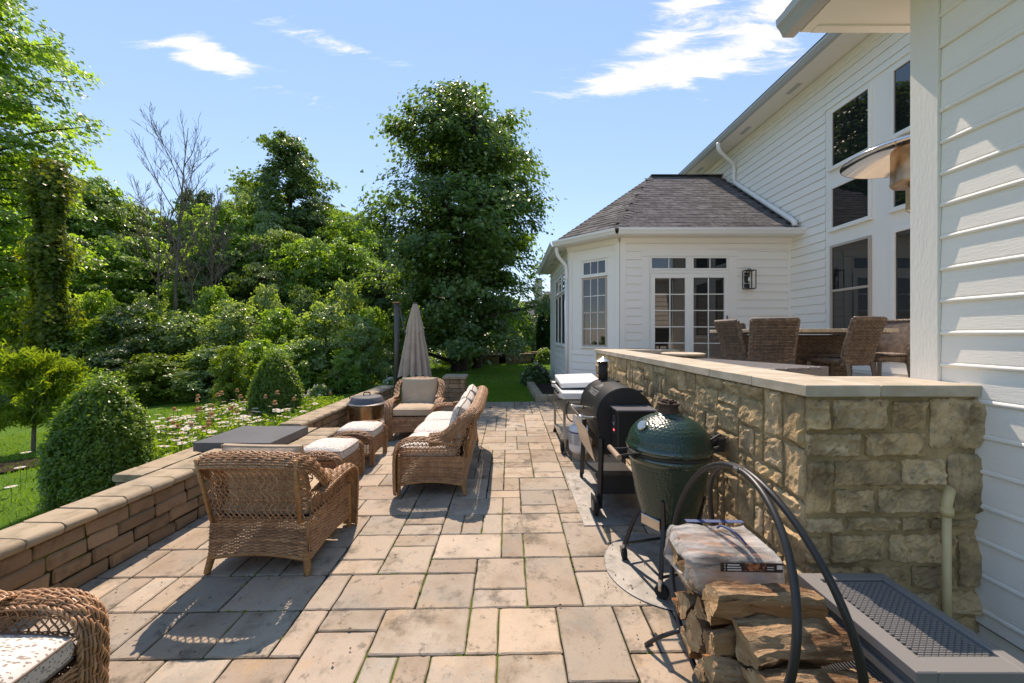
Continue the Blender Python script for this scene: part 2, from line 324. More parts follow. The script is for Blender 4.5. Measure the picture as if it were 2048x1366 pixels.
M['log_bark'] = pmat('log_bark', (.16, .085, .045), .95, spec=.15, col2=(.42, .275, .16), nscale=9, nmin=.4, nmax=.6, bump=(20, 1), bdist=.03, stretch=(.25, 1, 1), bump2=(70, .6), dirt=[((.05, .032, .02), 7, .56, .7, .8)])
M['log_wood'] = pmat('log_wood', (.34, .155, .06), .85, spec=.2, hue=[(.28, .12, .045), (.42, .23, .11), (.33, .15, .06)], col2=(.17, .07, .027), nscale=5, nmin=.4, nmax=.65, bump=(26, 1), bdist=.02, stretch=(.15, 1, 1), dirt=[((.09, .045, .02), 9, .56, .68, .7)])
M['leaf_maple'] = leafmat('leaf_maple', (.055, .115, .036), (.115, .19, .055), .42, .7)
M['leaf_wood'] = leafmat('leaf_wood', (.095, .18, .036), (.18, .285, .07), .60, .8)
M['leaf_dark'] = leafmat('leaf_dark', (.05, .10, .032), (.09, .15, .045), .45, .7)
M['leaf_pale'] = leafmat('leaf_pale', (.115, .185, .07), (.19, .27, .115), .50, .9)
M['leaf_lime'] = leafmat('leaf_lime', (.10, .165, .022), (.15, .215, .035), .5, .4)
M['leaf_box'] = leafmat('leaf_box', (.075, .15, .025), (.16, .245, .042), .50, .6, .35)
M['leaf_ivy'] = leafmat('leaf_ivy', (.06, .11, .014), (.15, .17, .02), .45, .3)
M['leaf_arb'] = leafmat('leaf_arb', (.02, .055, .014), (.04, .085, .018), .3, .3)
M['grass'] = leafmat('grass', (.075, .16, .016), (.135, .23, .03), .4, .3, .5)
M['petal_white'] = leafmat('petal_white', (.82, .79, .75), (.74, .69, .66), .35, .2, .6, (1, 1, 1))
M['petal_orange'] = leafmat('petal_orange', (.48, .22, .08), (.56, .36, .20), .25, .2, .6, (1, 1, 1))
# ---------------------------------------------------------------- ground
def tz(x, y):
    x = np.asarray(x, float); y = np.asarray(y, float)
    yy = np.minimum(y, 34)
    z = 0.0144 * np.maximum(x, -6) + 0.0153 * yy
    z = z + 0.010 * np.clip(yy - 11, 0, 14)
    z = z - 0.055 * np.clip(-4.2 - x, 0, 26) - .02 * np.clip(-x - 1.5, 0, 12) * np.clip((yy - 10) / 8, 0, 1)
    z = z + .03 * fnoise(np.stack([x, y, 0 * x], -1), .55, 3)
    pit = (x > -3.22) & (x < 2.5) & (y < 9.40) & (y > -6)
    return np.where(pit, 0.0144 * x + 0.0153 * y - .12, z - .015)
gx = np.concatenate([np.linspace(-90, -18, 19)[:-1], np.linspace(-18, 10, 113), np.linspace(10, 60, 12)[1:]])
gy = np.concatenate([np.linspace(-40, -4, 10)[:-1], np.linspace(-4, 30, 137), np.linspace(30, 140, 16)[1:]])
GX, GY = np.meshgrid(gx, gy, indexing='ij')
mb = MB(); mb.grid(np.stack([GX, GY, tz(GX, GY)], -1)); lawn = mb.build('lawn', M['lawn'], smooth=True); tag(lawn, kind='structure')

# patio: joint bed and pavers on a 178 mm module
U = .1778
patio = MB(); xs = np.array([-3.2, 2.5]); 
def plane_quad(mb, x0, x1, y0, y1, dz):
    P = np.array([[[x, y, fz(x, y) + dz] for y in np.linspace(y0, y1, 2)] for x in np.linspace(x0, x1, 2)]); mb.grid(P)
plane_quad(patio, -3.2, 2.5, -5, 9.40, -.013)
patio = patio.build('patio', M['joint']); tag(patio, kind='structure')
preset = [(0,12,2,14),(-1,12,0,14),(2,11,4,14),(4,12,5,14),(0,10,2,12),(-2,10,0,12),(-4,12,-1,14),(-6,13,-4,14),(-6,11,-4,13),(-7,12,-6,14),(-8,10,-6,12),(-6,14,-3,16),(-7,14,-6,16),
(-3,14,-1,16),(-3,16,-1,17),(-1,15,1,17),(-1,14,1,15),(1,14,3,17),(3,16,5,17),(3,14,6,16),(-5,18,-3,19),(-5,16,-3,18),(-7,17,-5,19),(-7,16,-5,17),(-3,17,0,19),(0,17,1,19),(1,17,3,19),(3,17,5,20),
(0,19,3,21),(-1,19,0,21),(3,20,5,21),(-13,14,-12,16),(-14,14,-13,16),(-15,14,-14,16),(-12,14,-10,16),(-15,16,-13,18),(-13,16,-11,18),(1,22,3,24),(-1,23,1,24),(1,24,4,26),(0,24,1,26),(0,26,2,28),(0,28,2,29),
(2,26,4,27),(2,27,4,29),(2,29,4,32),(0,29,2,31),(0,31,2,32),(-2,32,1,34),(1,32,2,34),(2,32,4,34),(1,34,4,36),(0,34,1,36),(0,36,2,38),(2,36,4,37),(2,37,4,39),(2,39,4,42),(2,42,4,45),(0,39,2,42),(0,42,2,45),(0,45,3,48),(-1,30,0,32),(-1,26,0,29),
(5,12,6,14),(4,10,6,12),(-10,14,-7,16),(-9,16,-7,18),(-11,12,-9,14),(-9,12,-7,14)]
U0, U1, V0, V1 = -17, 10, 9, 53
occ = np.zeros((U1 - U0, V1 - V0), bool); rects = []
for (a, b, c, d) in preset:
    a2, b2, c2, d2 = a - U0, b - V0, c - U0, d - V0
    if b2 < 0 or occ[a2:c2, b2:d2].any(): continue
    occ[a2:c2, b2:d2] = True; rects.append((a, b, c, d))
R = random.Random(11)
for j in range(V1 - V0):
    for i in range(U1 - U0):
        if occ[i, j]: continue
        opts = [(3, 2), (2, 2), (3, 2), (2, 3), (2, 2), (2, 1), (1, 2), (3, 1)]; R.shuffle(opts); opts += [(2, 2), (2, 1), (1, 2), (1, 1)]
        for (w, h) in opts:
            if i + w <= U1 - U0 and j + h <= V1 - V0 and not occ[i:i + w, j:j + h].any():
                occ[i:i + w, j:j + h] = True; rects.append((i + U0, j + V0, i + w + U0, j + h + V0)); break
def paver_mesh(w, h, dz0, tilt):
    """thin slab with a worn, slightly uneven edge"""
    mbp = MB(); g = .0052; pts = []
    for k, (p, q) in enumerate((((-1, -1), (1, -1)), ((1, -1), (1, 1)), ((1, 1), (-1, 1)), ((-1, 1), (-1, -1)))):
        p = np.array(p) * (w / 2 - g, h / 2 - g); q = np.array(q) * (w / 2 - g, h / 2 - g)
        for t in (.02, .2, .4, .6, .8, .98): pts.append(p + (q - p) * t)
    pts = np.array(pts) + rng.normal(0, .0016, (24, 2)); n = 24; sg = np.sign(pts)
    ins = pts * (1 - .007 / np.abs([w / 2, h / 2]))
    zt = pts[:, 0] * tilt[0] + pts[:, 1] * tilt[1]
    V = np.concatenate([np.c_[pts, zt - .05], np.c_[pts, zt - .006 + rng.normal(0, .0008, n)], np.c_[ins, zt]]) + (0, 0, dz0)
    a = np.arange(n); b = (a + 1) % n
    return mbp.add(V, [np.stack([a, b, b + n, a + n], -1), np.stack([a + n, b + n, b + 2 * n, a + 2 * n], -1), np.array([a + 2 * n])])
rest = None; count = 0
def inside_wall(x): return x < -3.10
rects.sort(key=lambda r: r[1])
for (a, b, c, d) in rects:
    x0, x1, y0, y1 = (a - .364) * U, (c - .364) * U, (b - .1) * U, (d - .1) * U
    cx_, cy_ = (x0 + x1) / 2, (y0 + y1) / 2
    if x1 < -3.12 + .0515 * cy_ or x0 > 1.62: continue
    mbp = paver_mesh(x1 - x0, y1 - y0, rng.normal(0, .0012), rng.normal(0, .0016, 2))
    hid = (cx_ < -1.2 and cx_ > -3 and cy_ < 1.9)
    if count < 300:
        o = mbp.build('paver', M['paver'], patio); count += 1
        o.location = (cx_, cy_, fz(cx_, cy_)); o.rotation_euler = (math.atan(.0153), -math.atan(.0144), 0)
    else:
        if rest is None: rest = MB()
        V = np.concatenate(mbp.v) + np.array((cx_, cy_, fz(cx_, cy_)))
        rest.add(V, mbp.f)
if rest is not None: tag(rest.build('paver', M['paver'], patio), kind='stuff')
# moss tufts in the joints
mv = MB(); tri = []
n = 5200; ii = rng.integers(0, len(rects), n); P = []
mossf = lambda p: fnoise(p, 1.3, 21)
for k in range(n):
    a, b, c, d = rects[ii[k]]; x0, x1, y0, y1 = (a - .364) * U, (c - .364) * U, (b - .1) * U, (d - .1) * U
    t = rng.random()
    P.append((x0 + (x1 - x0) * t, y0) if rng.random() < .6 else (x0, y0 + (y1 - y0) * t))
P = np.array(P); keep = (mossf(np.c_[P, P[:, :1] * 0]) > .38) & (P[:, 0] < 1.2) & (P[:, 0] > -3.0 + .05 * P[:, 1]) & (P[:, 1] < 9.3)
P = P[keep]; m_ = len(P); B = np.c_[P + rng.normal(0, .002, (m_, 2)), fz(P[:, 0], P[:, 1]) - .009]
s = rng.uniform(.005, .011, m_)[:, None]
hx = np.array([[1, 0, 0], [.5, .87, 0], [-.5, .87, 0], [-1, 0, 0], [-.5, -.87, 0], [.5, -.87, 0]])
V = np.concatenate([(B[:, None] + s[:, None] * hx[None] * 1.25), (B + np.c_[np.zeros((m_, 2)), s * 1.0 + .004])[:, None]], 1)
idx = np.arange(m_)[:, None] * 7
F = np.concatenate([np.stack([idx[:, 0] + k, idx[:, 0] + (k + 1) % 6, idx[:, 0] + 6], -1) for k in range(6)])
M['moss'] = pmat('moss', (.10, .15, .018), .95, spec=.1, col2=(.16, .19, .03), nscale=30)
mv.add(V.reshape(-1, 3), F); tag(mv.build('moss', M['moss']), kind='stuff')

# ---------------------------------------------------------------- low garden wall of concrete blocks
def block_mb(l, d, h, ch=.013, jit=.0035):
    mbb = MB(); mbb.box((0, 0, 0), (l, d, h), ch=ch); mbb.v[-1] = mbb.v[-1] + rng.normal(0, jit, mbb.v[-1].shape); return mbb
def cap_mb(l, d, h, nose=1, both=False):
    """coping stone with a bull nose along one long side; length along x, nose towards -y"""
    r = h * .5; pr = []
    for t in np.linspace(-80, 80, 7): pr.append((-d / 2 + r - r * math.cos(math.radians(t)), r * math.sin(math.radians(t))))
    if both: pr += [(-a, b) for a, b in pr[::-1]]
    else: pr += [(d / 2, h / 2 - .004), (d / 2, -h / 2)]
    pr = np.array(pr); k = len(pr); xs_ = [-l / 2 + .003, -l / 2 + .009, l / 2 - .009, l / 2 - .003]; V = []
    for q, x in enumerate(xs_):
        sc_ = .965 if q in (0, 3) else 1
        V.append(np.c_[np.full(k, x), pr[:, 0] * (1 if sc_ == 1 else .985), pr[:, 1] * sc_])
    V = np.concatenate(V) + rng.normal(0, .0018, (4 * k, 3)); a = np.arange(k); b = (a + 1) % k
    F = [np.stack([a + q * k, b + q * k, b + q * k + k, a + q * k + k], -1) for q in range(3)] + [np.array([a[::-1]]), np.array([a + 3 * k])]
    mbb = MB(); mbb.add(V, F); return mbb
def put(o, x, y, z, rz): o.location = (x, y, z); o.rotation_euler = (0, 0, rz); return o
WH = .51; CAPH = .075
WR = math.atan(.0515)                                          # the wall runs a little towards the house as it goes away from us
def wall_x(y): return -3.12 + .0515 * y                          # patio face
def run_blocks(parent, p0, ang, length, z0, courses, ch, depth, lens, caps=True, capw=.31, capl=.205, nose=-1, over=.03, seed=1, slope=0.0, both=False, caph=CAPH):
    """courses of blocks along a line; the patio face is the line itself and the depth goes to its left"""
    rr = random.Random(seed); dx, dy = math.cos(ang), math.sin(ang); nx, ny = -dy, dx
    core = MB(); L2 = length / 2; hh = courses * ch
    cxx, cyy = p0[0] + dx * L2 + nx * depth / 2, p0[1] + dy * L2 + ny * depth / 2
    o = MB().box((0, 0, 0), (length - .02, depth - .03, hh - .01)).build('core', M['joint'], parent); put(o, cxx, cyy, z0 + hh / 2 + slope * L2, ang); o.rotation_euler = (0, -math.atan(slope), ang)
    for c in range(courses):
        s = 0
        while s < length - .01:
            l = rr.choice(lens);
            if s == 0 and c % 2: l *= .55
            if length - s - l < .09: l = length - s
            l = min(l, length - s)
            b = block_mb(l - .008, depth, ch - .006).build('block', M['block'], parent)
            q = s + l / 2; off = rr.uniform(-.004, .004)
            put(b, p0[0] + dx * q + nx * (depth / 2 + off), p0[1] + dy * q + ny * (depth / 2 + off), z0 + ch * (c + .5) + slope * q, ang)
            s += l
    if caps:
        n = max(1, round(length / capl)); l = length / n
        for k in range(n):
            q = (k + .5) * l
            b = cap_mb(l, capw, caph, both=both).build('cap_stone', M['cap'], parent); auto_smooth(b, 50)
            put(b, p0[0] + dx * q + nx * (capw / 2 - over) , p0[1] + dy * q + ny * (capw / 2 - over), z0 + hh + caph / 2 + slope * q + rr.uniform(-.002, .002), ang)
# near stretch, from behind us to the hearth; far stretch, from the hearth to the corner; short return to the pillar
HW = .30; CH = (WH - CAPH) / 4
gw = empty('garden_wall', (0, 0, 0), 0, 'low tan block wall in the foreground left with bullnose cap stones, ending at the black covered hearth', 'wall')
ang = math.pi / 2 - WR; sl = .0153
y0 = 1.0; run_blocks(gw, (wall_x(y0), y0), ang, 3.22, fz(wall_x(y0), y0), 4, CH, HW, [.30, .24, .20, .30], seed=3, slope=sl, over=.035)
gw2 = empty('garden_wall', (0, 0, 0), 0, 'low tan block wall behind the steel fire pit, running up to the brick pillar', 'wall')
y0 = 5.30; run_blocks(gw2, (wall_x(y0), y0), ang, 3.62, fz(wall_x(y0), y0), 4, CH, HW, [.30, .24, .20, .30], seed=5, slope=sl, over=.035)
run_blocks(gw2, (wall_x(8.95) + .31, 8.95), 0, 1.02, fz(-2.3, 8.95), 4, CH, HW, [.30, .24, .20], seed=8, slope=.0144, over=.035)
pil = empty('brick_pillar', (-1.25, 9.12, fz(-1.25, 9.12)), 0, 'square tan block pillar with flat cap at the end of the low wall', 'pillar')
rr = random.Random(4); PS = .46
MB().box((0, 0, .31), (PS - .03, PS - .03, .60)).build('core', M['joint'], pil)
for c in range(6):
    h = .102; z = h * (c + .5)
    for side in range(4):
        cuts = [0, .30, 1] if (c + side) % 2 else [0, .66, 1]
        a_ = side * math.pi / 2
        for q in range(2):
            l = (cuts[q + 1] - cuts[q]) * (PS - .09) if True else 0; m0 = ((cuts[q] + cuts[q + 1]) / 2 - .5) * (PS - .09) + (-.045 if c % 2 else .045)
            b = block_mb(l - .004 + 0, .09, h - .004).build('block', M['block'], pil)
            lx, ly = m0, -(PS / 2 - .045); put(b, lx * math.cos(a_) - ly * math.sin(a_), lx * math.sin(a_) + ly * math.cos(a_), z, a_)
o = MB().box((0, 0, .655), (PS + .07, PS + .07, .075), ch=.012).build('cap_stone', M['cap'], pil)
# fire hearth with its square black cover
HX0, HX1, HY0, HY1 = -3.75, -2.36, 4.02, 5.44
he = empty('fire_hearth', (0, 0, 0), 0, 'square block fire hearth set into the low wall, topped with bullnose stones', 'hearth')
zh = fz(-2.5, 4.1)
run_blocks(he, (HX1 , HY0 + .0), math.pi / 2, HY1 - HY0, zh, 3, .115, .28, [.30, .24, .20], seed=12, slope=.0153, capw=.30, over=.035)
run_blocks(he, (wall_x(4.2) , HY0 - .003), 0, HX1 - wall_x(4.2) - .003, zh, 3, .115, .26, [.24, .20], seed=13, caps=False)
run_blocks(he, (HX1 - .30, HY1 + .0), math.pi, HX1 - HX0 - .30, zh + .02, 3, .115, .26, [.30, .24], seed=14, capw=.28, over=.03)
run_blocks(he, (HX0, HY1), -math.pi / 2, 1.72, zh - .02, 3, .115, .28, [.30, .24], seed=15, capw=.30, over=.03)
MB().box((-3.05, 4.75, zh + .17), (.96, 1.02, .30)).build('core', M['joint'], he)
cv = empty('hearth_cover', (-3.06, 4.72, zh + .43), -.02, 'square matte charcoal lid covering the fire hearth', 'cover')
MB().box((0, 0, .055), (.86, .80, .10), ch=.005).build('lid', M['slate'], cv); MB().box((0, 0, -.002), (.80, .74, .012)).build('rim', M['black'], cv)
tg = empty('fire_tongs', (-2.62, 4.16, zh + .437), 0, 'long steel fire tongs lying on the hearth edge beside the black cover', 'tongs')
for k, (y, a) in enumerate(((0, .05), (.05, -.05))):
    m_ = MB(); m_.tubes(np.array([[-.26, y, .012], [.05, y + a * .3, .014], [.26, y + a, .012]]), .0065, 6); m_.build('arm', M['steel'], tg, True)
MB().box((.10, .03, .018), (.16, .026, .014), ch=.003).build('grip', M['wood_handle'], tg)

# ---------------------------------------------------------------- raised stone terrace wall
CX0, CY0 = 1.565, 2.06                                            # outer corner of the masonry
CT = 1.492; CTH = .058                                           # top and thickness of the coping
TW_END = 7.08
st = empty('stone_terrace_wall', (0, 0, 0), 0, 'raised tan limestone wall with flat pale coping round the upper terrace', 'wall')
def stone_mb(w, h, depth=.05, cell=.035, seed=0, corner=0, flat=1.0):
    """rock faced stone: face in x-z looking to -y, joint plane at y=0"""
    nx_ = max(4, min(17, int(round(w / cell)))) + 1; nz_ = max(4, min(10, int(round(h / cell)))) + 1
    u = np.linspace(-1, 1, nx_); v = np.linspace(-1, 1, nz_)
    u = np.sign(u) * (1 - (1 - np.abs(u)) ** 1.25); v = np.sign(v) * (1 - (1 - np.abs(v)) ** 1.25)
    Uu, Vv = np.meshgrid(u, v, indexing='ij')
    r = np.random.default_rng(seed); g = .0105
    P = np.stack([Uu * (w / 2 - g), 0 * Uu, Vv * (h / 2 - g)], -1)
    off = r.normal(size=3) * 9
    edge = np.minimum(1, (1 - np.abs(Uu)) * 14 * max(1, w / .2)) * np.minimum(1, (1 - np.abs(Vv)) * 14)
    rel = .019 + .007 * fnoise(P + off, 6, 2) + .010 * fnoise(P + off, 19, 5) + r.normal(0, .0042, Uu.shape)
    tl = r.normal(0, .010, 2)
    rel = rel + tl[0] * Uu + tl[1] * Vv
    P[..., 1] = -np.clip(rel, .004, .06) * (.30 + .70 * edge) * flat
    if corner: 
        k = -1 if corner < 0 else 1
        sel = (Uu * k > .99); P[..., 1] = np.where(sel, np.minimum(P[..., 1], -.012), P[..., 1])
    wob = r.normal(0, .004, (nx_, nz_, 2)); bd = (np.abs(Uu) > .99) | (np.abs(Vv) > .99)
    P[..., 0] += wob[..., 0] * bd; P[..., 2] += wob[..., 1] * bd
    m_ = MB(); m_.grid(P)
    # skirt back into the mortar
    ring = [(i, 0) for i in range(nx_)] + [(nx_ - 1, j) for j in range(1, nz_)] + [(i, nz_ - 1) for i in range(nx_ - 2, -1, -1)] + [(0, j) for j in range(nz_ - 2, 0, -1)]
    rp = np.array([P[a, b] for a, b in ring]); n_ = len(rp); bk = rp.copy(); bk[:, 1] = .02
    a = np.arange(n_); b = (a + 1) % n_
    m_.add(np.concatenate([rp, bk]), np.stack([a, a + n_, b + n_, b], -1)); return m_
# front face (towards us): stones as they lie
zpx = lambda y: CAM_H - (y - 669) * CY0 / 784
xpx = lambda x: (x - 1019) * CY0 / 784
c5 = [(248, 345, 122, 268), (350, 606, 120, 266), (612, 772, 128, 262), (778, 1004, 118, 348), (248, 484, 272, 384), (492, 774, 268, 380), (250, 356, 392, 632), (362, 644, 388, 510), (650, 848, 384, 506), (856, 1006, 356, 632),
      (364, 546, 516, 628), (552, 850, 512, 628), (250, 408, 640, 714), (416, 648, 636, 706), (656, 772, 634, 704), (780, 1004, 640, 702), (250, 340, 722, 842), (346, 592, 714, 842), (600, 830, 712, 842), (838, 894, 710, 842), (900, 1004, 710, 950),
      (250, 500, 850, 960), (508, 690, 850, 960), (698, 892, 850, 956), (700, 820, 964, 1066), (828, 1004, 960, 1066), (250, 470, 968, 1090), (478, 692, 968, 1090), (700, 1004, 1074, 1150), (250, 520, 1098, 1210), (528, 692, 1098, 1210), (700, 860, 1158, 1270), (868, 1004, 1158, 1270), (250, 450, 1218, 1330), (458, 692, 1218, 1330), (700, 1004, 1278, 1340)]
for k, (x0, x1, y0, y1) in enumerate(c5):
    xa, xb = xpx(1500 + x0 / 2.182), xpx(1500 + x1 / 2.182); za, zb = zpx(740 + y1 / 2.182), zpx(740 + y0 / 2.182)
    if xa < CX0 + .01: xa = CX0 - .012
    o = stone_mb(xb - xa, zb - za, cell=.017, seed=100 + k).build('stone', M['stone'], st); o.location = ((xa + xb) / 2, CY0, (za + zb) / 2)
# left face (towards the patio): coursed random blocks on a small module
LU, LV = .088, .0935; nu, nv = int((TW_END - CY0) / LU), 15; top = CT - CTH
occ = np.zeros((nu, nv), bool); R = random.Random(23); items = []
# quoins at the near corner match the courses of the front face
qz = [(122, 268, 2), (272, 384, 1), (392, 632, 2), (640, 714, 1), (722, 842, 2), (850, 960, 1), (968, 1090, 2), (1098, 1210, 1), (1218, 1330, 2)]
for j in range(nv):
    for i in range(nu):
        if occ[i, j]: continue
        opts = [(4, 2), (3, 1), (4, 1), (3, 2), (3, 2), (5, 2), (2, 2), (2, 3), (1, 2), (5, 1)]; R.shuffle(opts); opts += [(2, 1), (1, 1)]
        for (w, h) in opts:
            if i + w <= nu and j + h <= nv and not occ[i:i + w, j:j + h].any():
                occ[i:i + w, j:j + h] = True; items.append((i, j, w, h)); break
for k, (i, j, w, h) in enumerate(items):
    ya = CY0 + (0.0 if i == 0 else i * LU); yb = CY0 + (i + w) * LU; zb = top - j * LV; za = zb - h * LV
    wd = yb - ya; xx = CX0
    near = ya < 3.4
    o = stone_mb(wd, h * LV, cell=.024 if near else .045, seed=400 + k, corner=(1 if i == 0 else 0), flat=.62).build('stone', M['stone'], st)
    o.location = (xx, (ya + yb) / 2, (za + zb) / 2); o.rotation_euler = (0, 0, -math.pi / 2)
mo = MB(); mo.box((CX0 + .19 + .006, (CY0 + TW_END) / 2, .74), (.38, TW_END - CY0 - .012, 1.39)); mo.box((CX0 + .38 + .265, CY0 + .205, .74), (.53, .40, 1.39)); mo.build('mortar', M['mortar'], st)
# far return of the wall
for k in range(9):
    pass
mo = MB(); mo.box((2.28, TW_END - .19, .74), (1.04, .36, 1.40)); mo.build('mortar', M['mortar'], st)
def slab(parent, x0, x1, y0, y1):
    m_ = MB(); m_.box(((x0 + x1) / 2, (y0 + y1) / 2, CT - CTH / 2), (x1 - x0 - .004, y1 - y0 - .004, CTH), ch=.003); m_.v[-1] += rng.normal(0, .0008, m_.v[-1].shape); return m_.build('coping_slab', M['coping'], parent)
xa, xb = CX0 - .03, CX0 + .41
cuts = [CY0 + .43, 3.31, 4.18, 5.9, TW_END + .02]
ys = [CY0 + .43, 3.02, 4.39, 5.62, TW_END + .03]
for a, b in zip(ys[:-1], ys[1:]): slab(st, xa, xb, a, b)
slab(st, xa, xpx(1500 + 552 / 2.182) , CY0 - .03, CY0 + .43); slab(st, xpx(1500 + 552 / 2.182), 2.455, CY0 - .03, CY0 + .43)
slab(st, xb, 2.90, TW_END - .40, TW_END + .03)
DECK = 1.07
dk = MB(); dk.box((4.12, 5.50, DECK - .2), (4.34, 6.24, .40)); dk = dk.build('terrace_floor', M['terrace']); tag(dk, kind='structure')
# drain pipe on the front of the wall
pp = empty('drain_pipe', (0, 0, 0), 0, 'cream plastic drain pipe with elbow standing against the stone wall', 'pipe')
X_, Y_ = 2.205, CY0 - .055
m_ = MB(); m_.tubes(np.array([[X_, Y_ - .028, .03], [X_, Y_ - .028, .87]]), .0175, 14); m_.build('pipe', M['pvc'], pp, True)
el = catmull([[X_, Y_ - .028, .84], [X_, Y_ - .028, .90], [X_ + .02, Y_ - .02, .945], [X_ + .055, Y_ + .01, .955], [X_ + .06, Y_ + .05, .958], [X_ + .02, Y_ + .10, .985]], 18)
m_ = MB(); m_.tubes(el, .0215, 14); m_.tubes(np.array([[X_, Y_ - .028, .845], [X_, Y_ - .028, .885]]), .0265, 14); m_.build('elbow', M['pvc'], pp, True)
# ---------------------------------------------------------------- white house
E_ = .18
ho = empty('white_house', (0, 0, 0), 0, 'white clapboard house with bay sunroom, dark shingle roof and tall windows beside the patio', 'house')
PLAIN = [(0, .010), (.020, .010), (.0215, .016), (.008, E_ + .001), (0, E_ + .001)]  # slot below each board is added to make a dark shadow line
BEAD = [(0, 0), (.012, 0), (.0175, .005), (.0185, .012), (.0165, .019), (.011, .023), (.009, .027), (.0115, .032), (.003, E_ + .02), (0, E_ + .02)]
class Wall:
    """a wall plane: local x runs along it, -y points out of it"""
    def __init__(s, org, ang): s.org = org; s.ang = ang
    def fix(s, o): o.location = (s.org[0], s.org[1], 0); o.rotation_euler = (0, 0, s.ang); return o
    def board(s, a, b, z, parent, prof=PLAIN, m='siding_far'):
        if b - a > 3.2:
            q = a + (b - a) * rng.uniform(.25, .75); s.board(a, q - .0015, z, parent, prof, m); a = q + .0015
        mb = MB(); pr = np.array(prof); pr = np.c_[pr[:, 0] + rng.normal(0, .0008), pr[:, 1] + rng.normal(0, .0015)]
        mb.extrude(pr, (a, 0, z), (b, 0, z), (0, -1, 0)); return s.fix(mb.build('siding_board', M[m], parent))
    def boards(s, a, b, z0, z1, ref, parent, prof=PLAIN, m='siding_far'):
        k = math.floor((z0 - ref) / E_ + 1e-6); z = ref + k * E_
        while z < z1 - .02:
            if z + E_ > z0 + .02:
                pr = np.array(prof, float).copy(); lo = max(0, z0 - z); hi = min(E_ + .02, z1 - z)
                pr[:, 1] = np.clip(pr[:, 1], lo, hi); s.board(a, b, z, parent, pr, m)
            z += E_
    def trim(s, x0, x1, z0, z1, parent, out=.022, name='trim_board', m='white', inn=0.0):
        mb = MB(); mb.box(((x0 + x1) / 2, (inn - out) / 2, (z0 + z1) / 2), (x1 - x0, out + inn, z1 - z0), ch=.003); return s.fix(mb.build(name, M[m], parent))
    def core(s, x0, x1, z0, z1, parent, d=.18):
        mb = MB(); mb.box(((x0 + x1) / 2, d / 2 + .002, (z0 + z1) / 2), (x1 - x0, d, z1 - z0)); return s.fix(mb.build('wall', M['white'], parent))
    def window(s, x0, x1, z0, z1, parent, cols=1, rows=1, casing=.0, frame=.045, sash=None, fm='white', name='window', sill=True, glass='glass', mun=.016, out=.03):
        f = MB()
        for (a, b, c, d) in ((x0, x0 + frame, z0, z1), (x1 - frame, x1, z0, z1), (x0 + frame, x1 - frame, z0, z0 + frame), (x0 + frame, x1 - frame, z1 - frame, z1)):
            f.box(((a + b) / 2, -out / 2, (c + d) / 2), (b - a, out, d - c), ch=.002)
        w = s.fix(f.build(name, M[fm], parent))
        def sub(mb, nm, m): o = mb.build(nm, M[m], w); return o
        gx0, gx1, gz0, gz1 = x0 + frame, x1 - frame, z0 + frame, z1 - frame
        zs = [gz0, gz1] if sash is None else [gz0, sash, gz1]
        for q in range(len(zs) - 1):
            sub(MB().box(((gx0 + gx1) / 2, -.006 - .006 * q, (zs[q] + zs[q + 1]) / 2), (gx1 - gx0, .008, zs[q + 1] - zs[q] - .001)), 'pane', glass)
        if sash is not None: sub(MB().box(((gx0 + gx1) / 2, -.02, sash), (gx1 - gx0, .022, .045), ch=.002), 'meeting_rail', fm)
        for q in range(len(zs) - 1):
            for c in range(1, cols):
                x = gx0 + (gx1 - gx0) * c / cols; sub(MB().box((x, -.017, (zs[q] + zs[q + 1]) / 2), (mun, .014, zs[q + 1] - zs[q] - .002)), 'muntin', 'white')
            for r in range(1, rows):
                z = zs[q] + (zs[q + 1] - zs[q]) * r / rows; sub(MB().box(((gx0 + gx1) / 2, -.0165, z), (gx1 - gx0, .013, mun)), 'muntin', 'white')
        if sill: sub(MB().box(((x0 + x1) / 2, -.03, z0 - .018), (x1 - x0 + .06, .062, .035), ch=.004), 'sill', 'white')
        return w
# near wing, beside us on the right
wn = Wall((2.46, 0), -math.pi / 2)                                # local x = -y
wc = wn.core(-2.36, 6.0, -.3, 3.84, ho, d=3.8)
ref = 1.754
wn.boards(-2.226, 5.0, .25, 3.84, ref, wc, BEAD, 'siding')
for c in wc.children: c.location = (0, 0, 0); c.rotation_euler = (0, 0, 0)
wn.trim(-2.384, -2.228, .25, 3.84, ho, .026, 'corner_board', 'rough_white')
wf = Wall((6.30, 2.384), math.pi); wfc = wf.core(.02, 3.80, .3, 3.84, ho, .02); wf.boards(.05, 3.72, 1.0, 3.84, ref, wfc)
for c in wfc.children: c.location = (0, 0, 0); c.rotation_euler = (0, 0, 0)
wf.trim(3.72, 3.84, 1.07, 3.84, ho, .024, 'corner_board')
sf = MB(); sf.box((2.22, -1.65, 3.852), (.48, 8.7, .02)); sf.box((4.38, 2.545, 3.852), (3.84, .31, .02)); sf.build('soffit', M['white'], ho)
sf = MB(); sf.box((2.03, -1.65, 3.836), (.07, 8.68, .012)); sf.box((4.2, 2.665, 3.836), (4.26, .06, .012)); sf.box((2.43, -2.0, 3.834), (.04, 8.72, .014)); sf.box((4.4, 2.41, 3.834), (3.8, .04, .014)); sf.build('soffit_trim', M['white'], ho)
fa = MB(); fa.box((2.00, -1.65, 3.94), (.024, 8.7, .18)); fa.box((4.15, 2.70, 3.94), (4.3, .024, .18)); fa.build('fascia', M['white'], ho)
GUT = [(0, 0), (.075, 0), (.085, .02), (.10, .05), (.12, .075), (.125, .12), (.112, .12), (.108, .085), (.07, .012), (0, .012)]
g = MB(); g.extrude(GUT, (1.985, -6, 3.83), (1.985, 2.74, 3.83), (-1, 0, 0)); g.build('gutter', M['gutter'], ho)
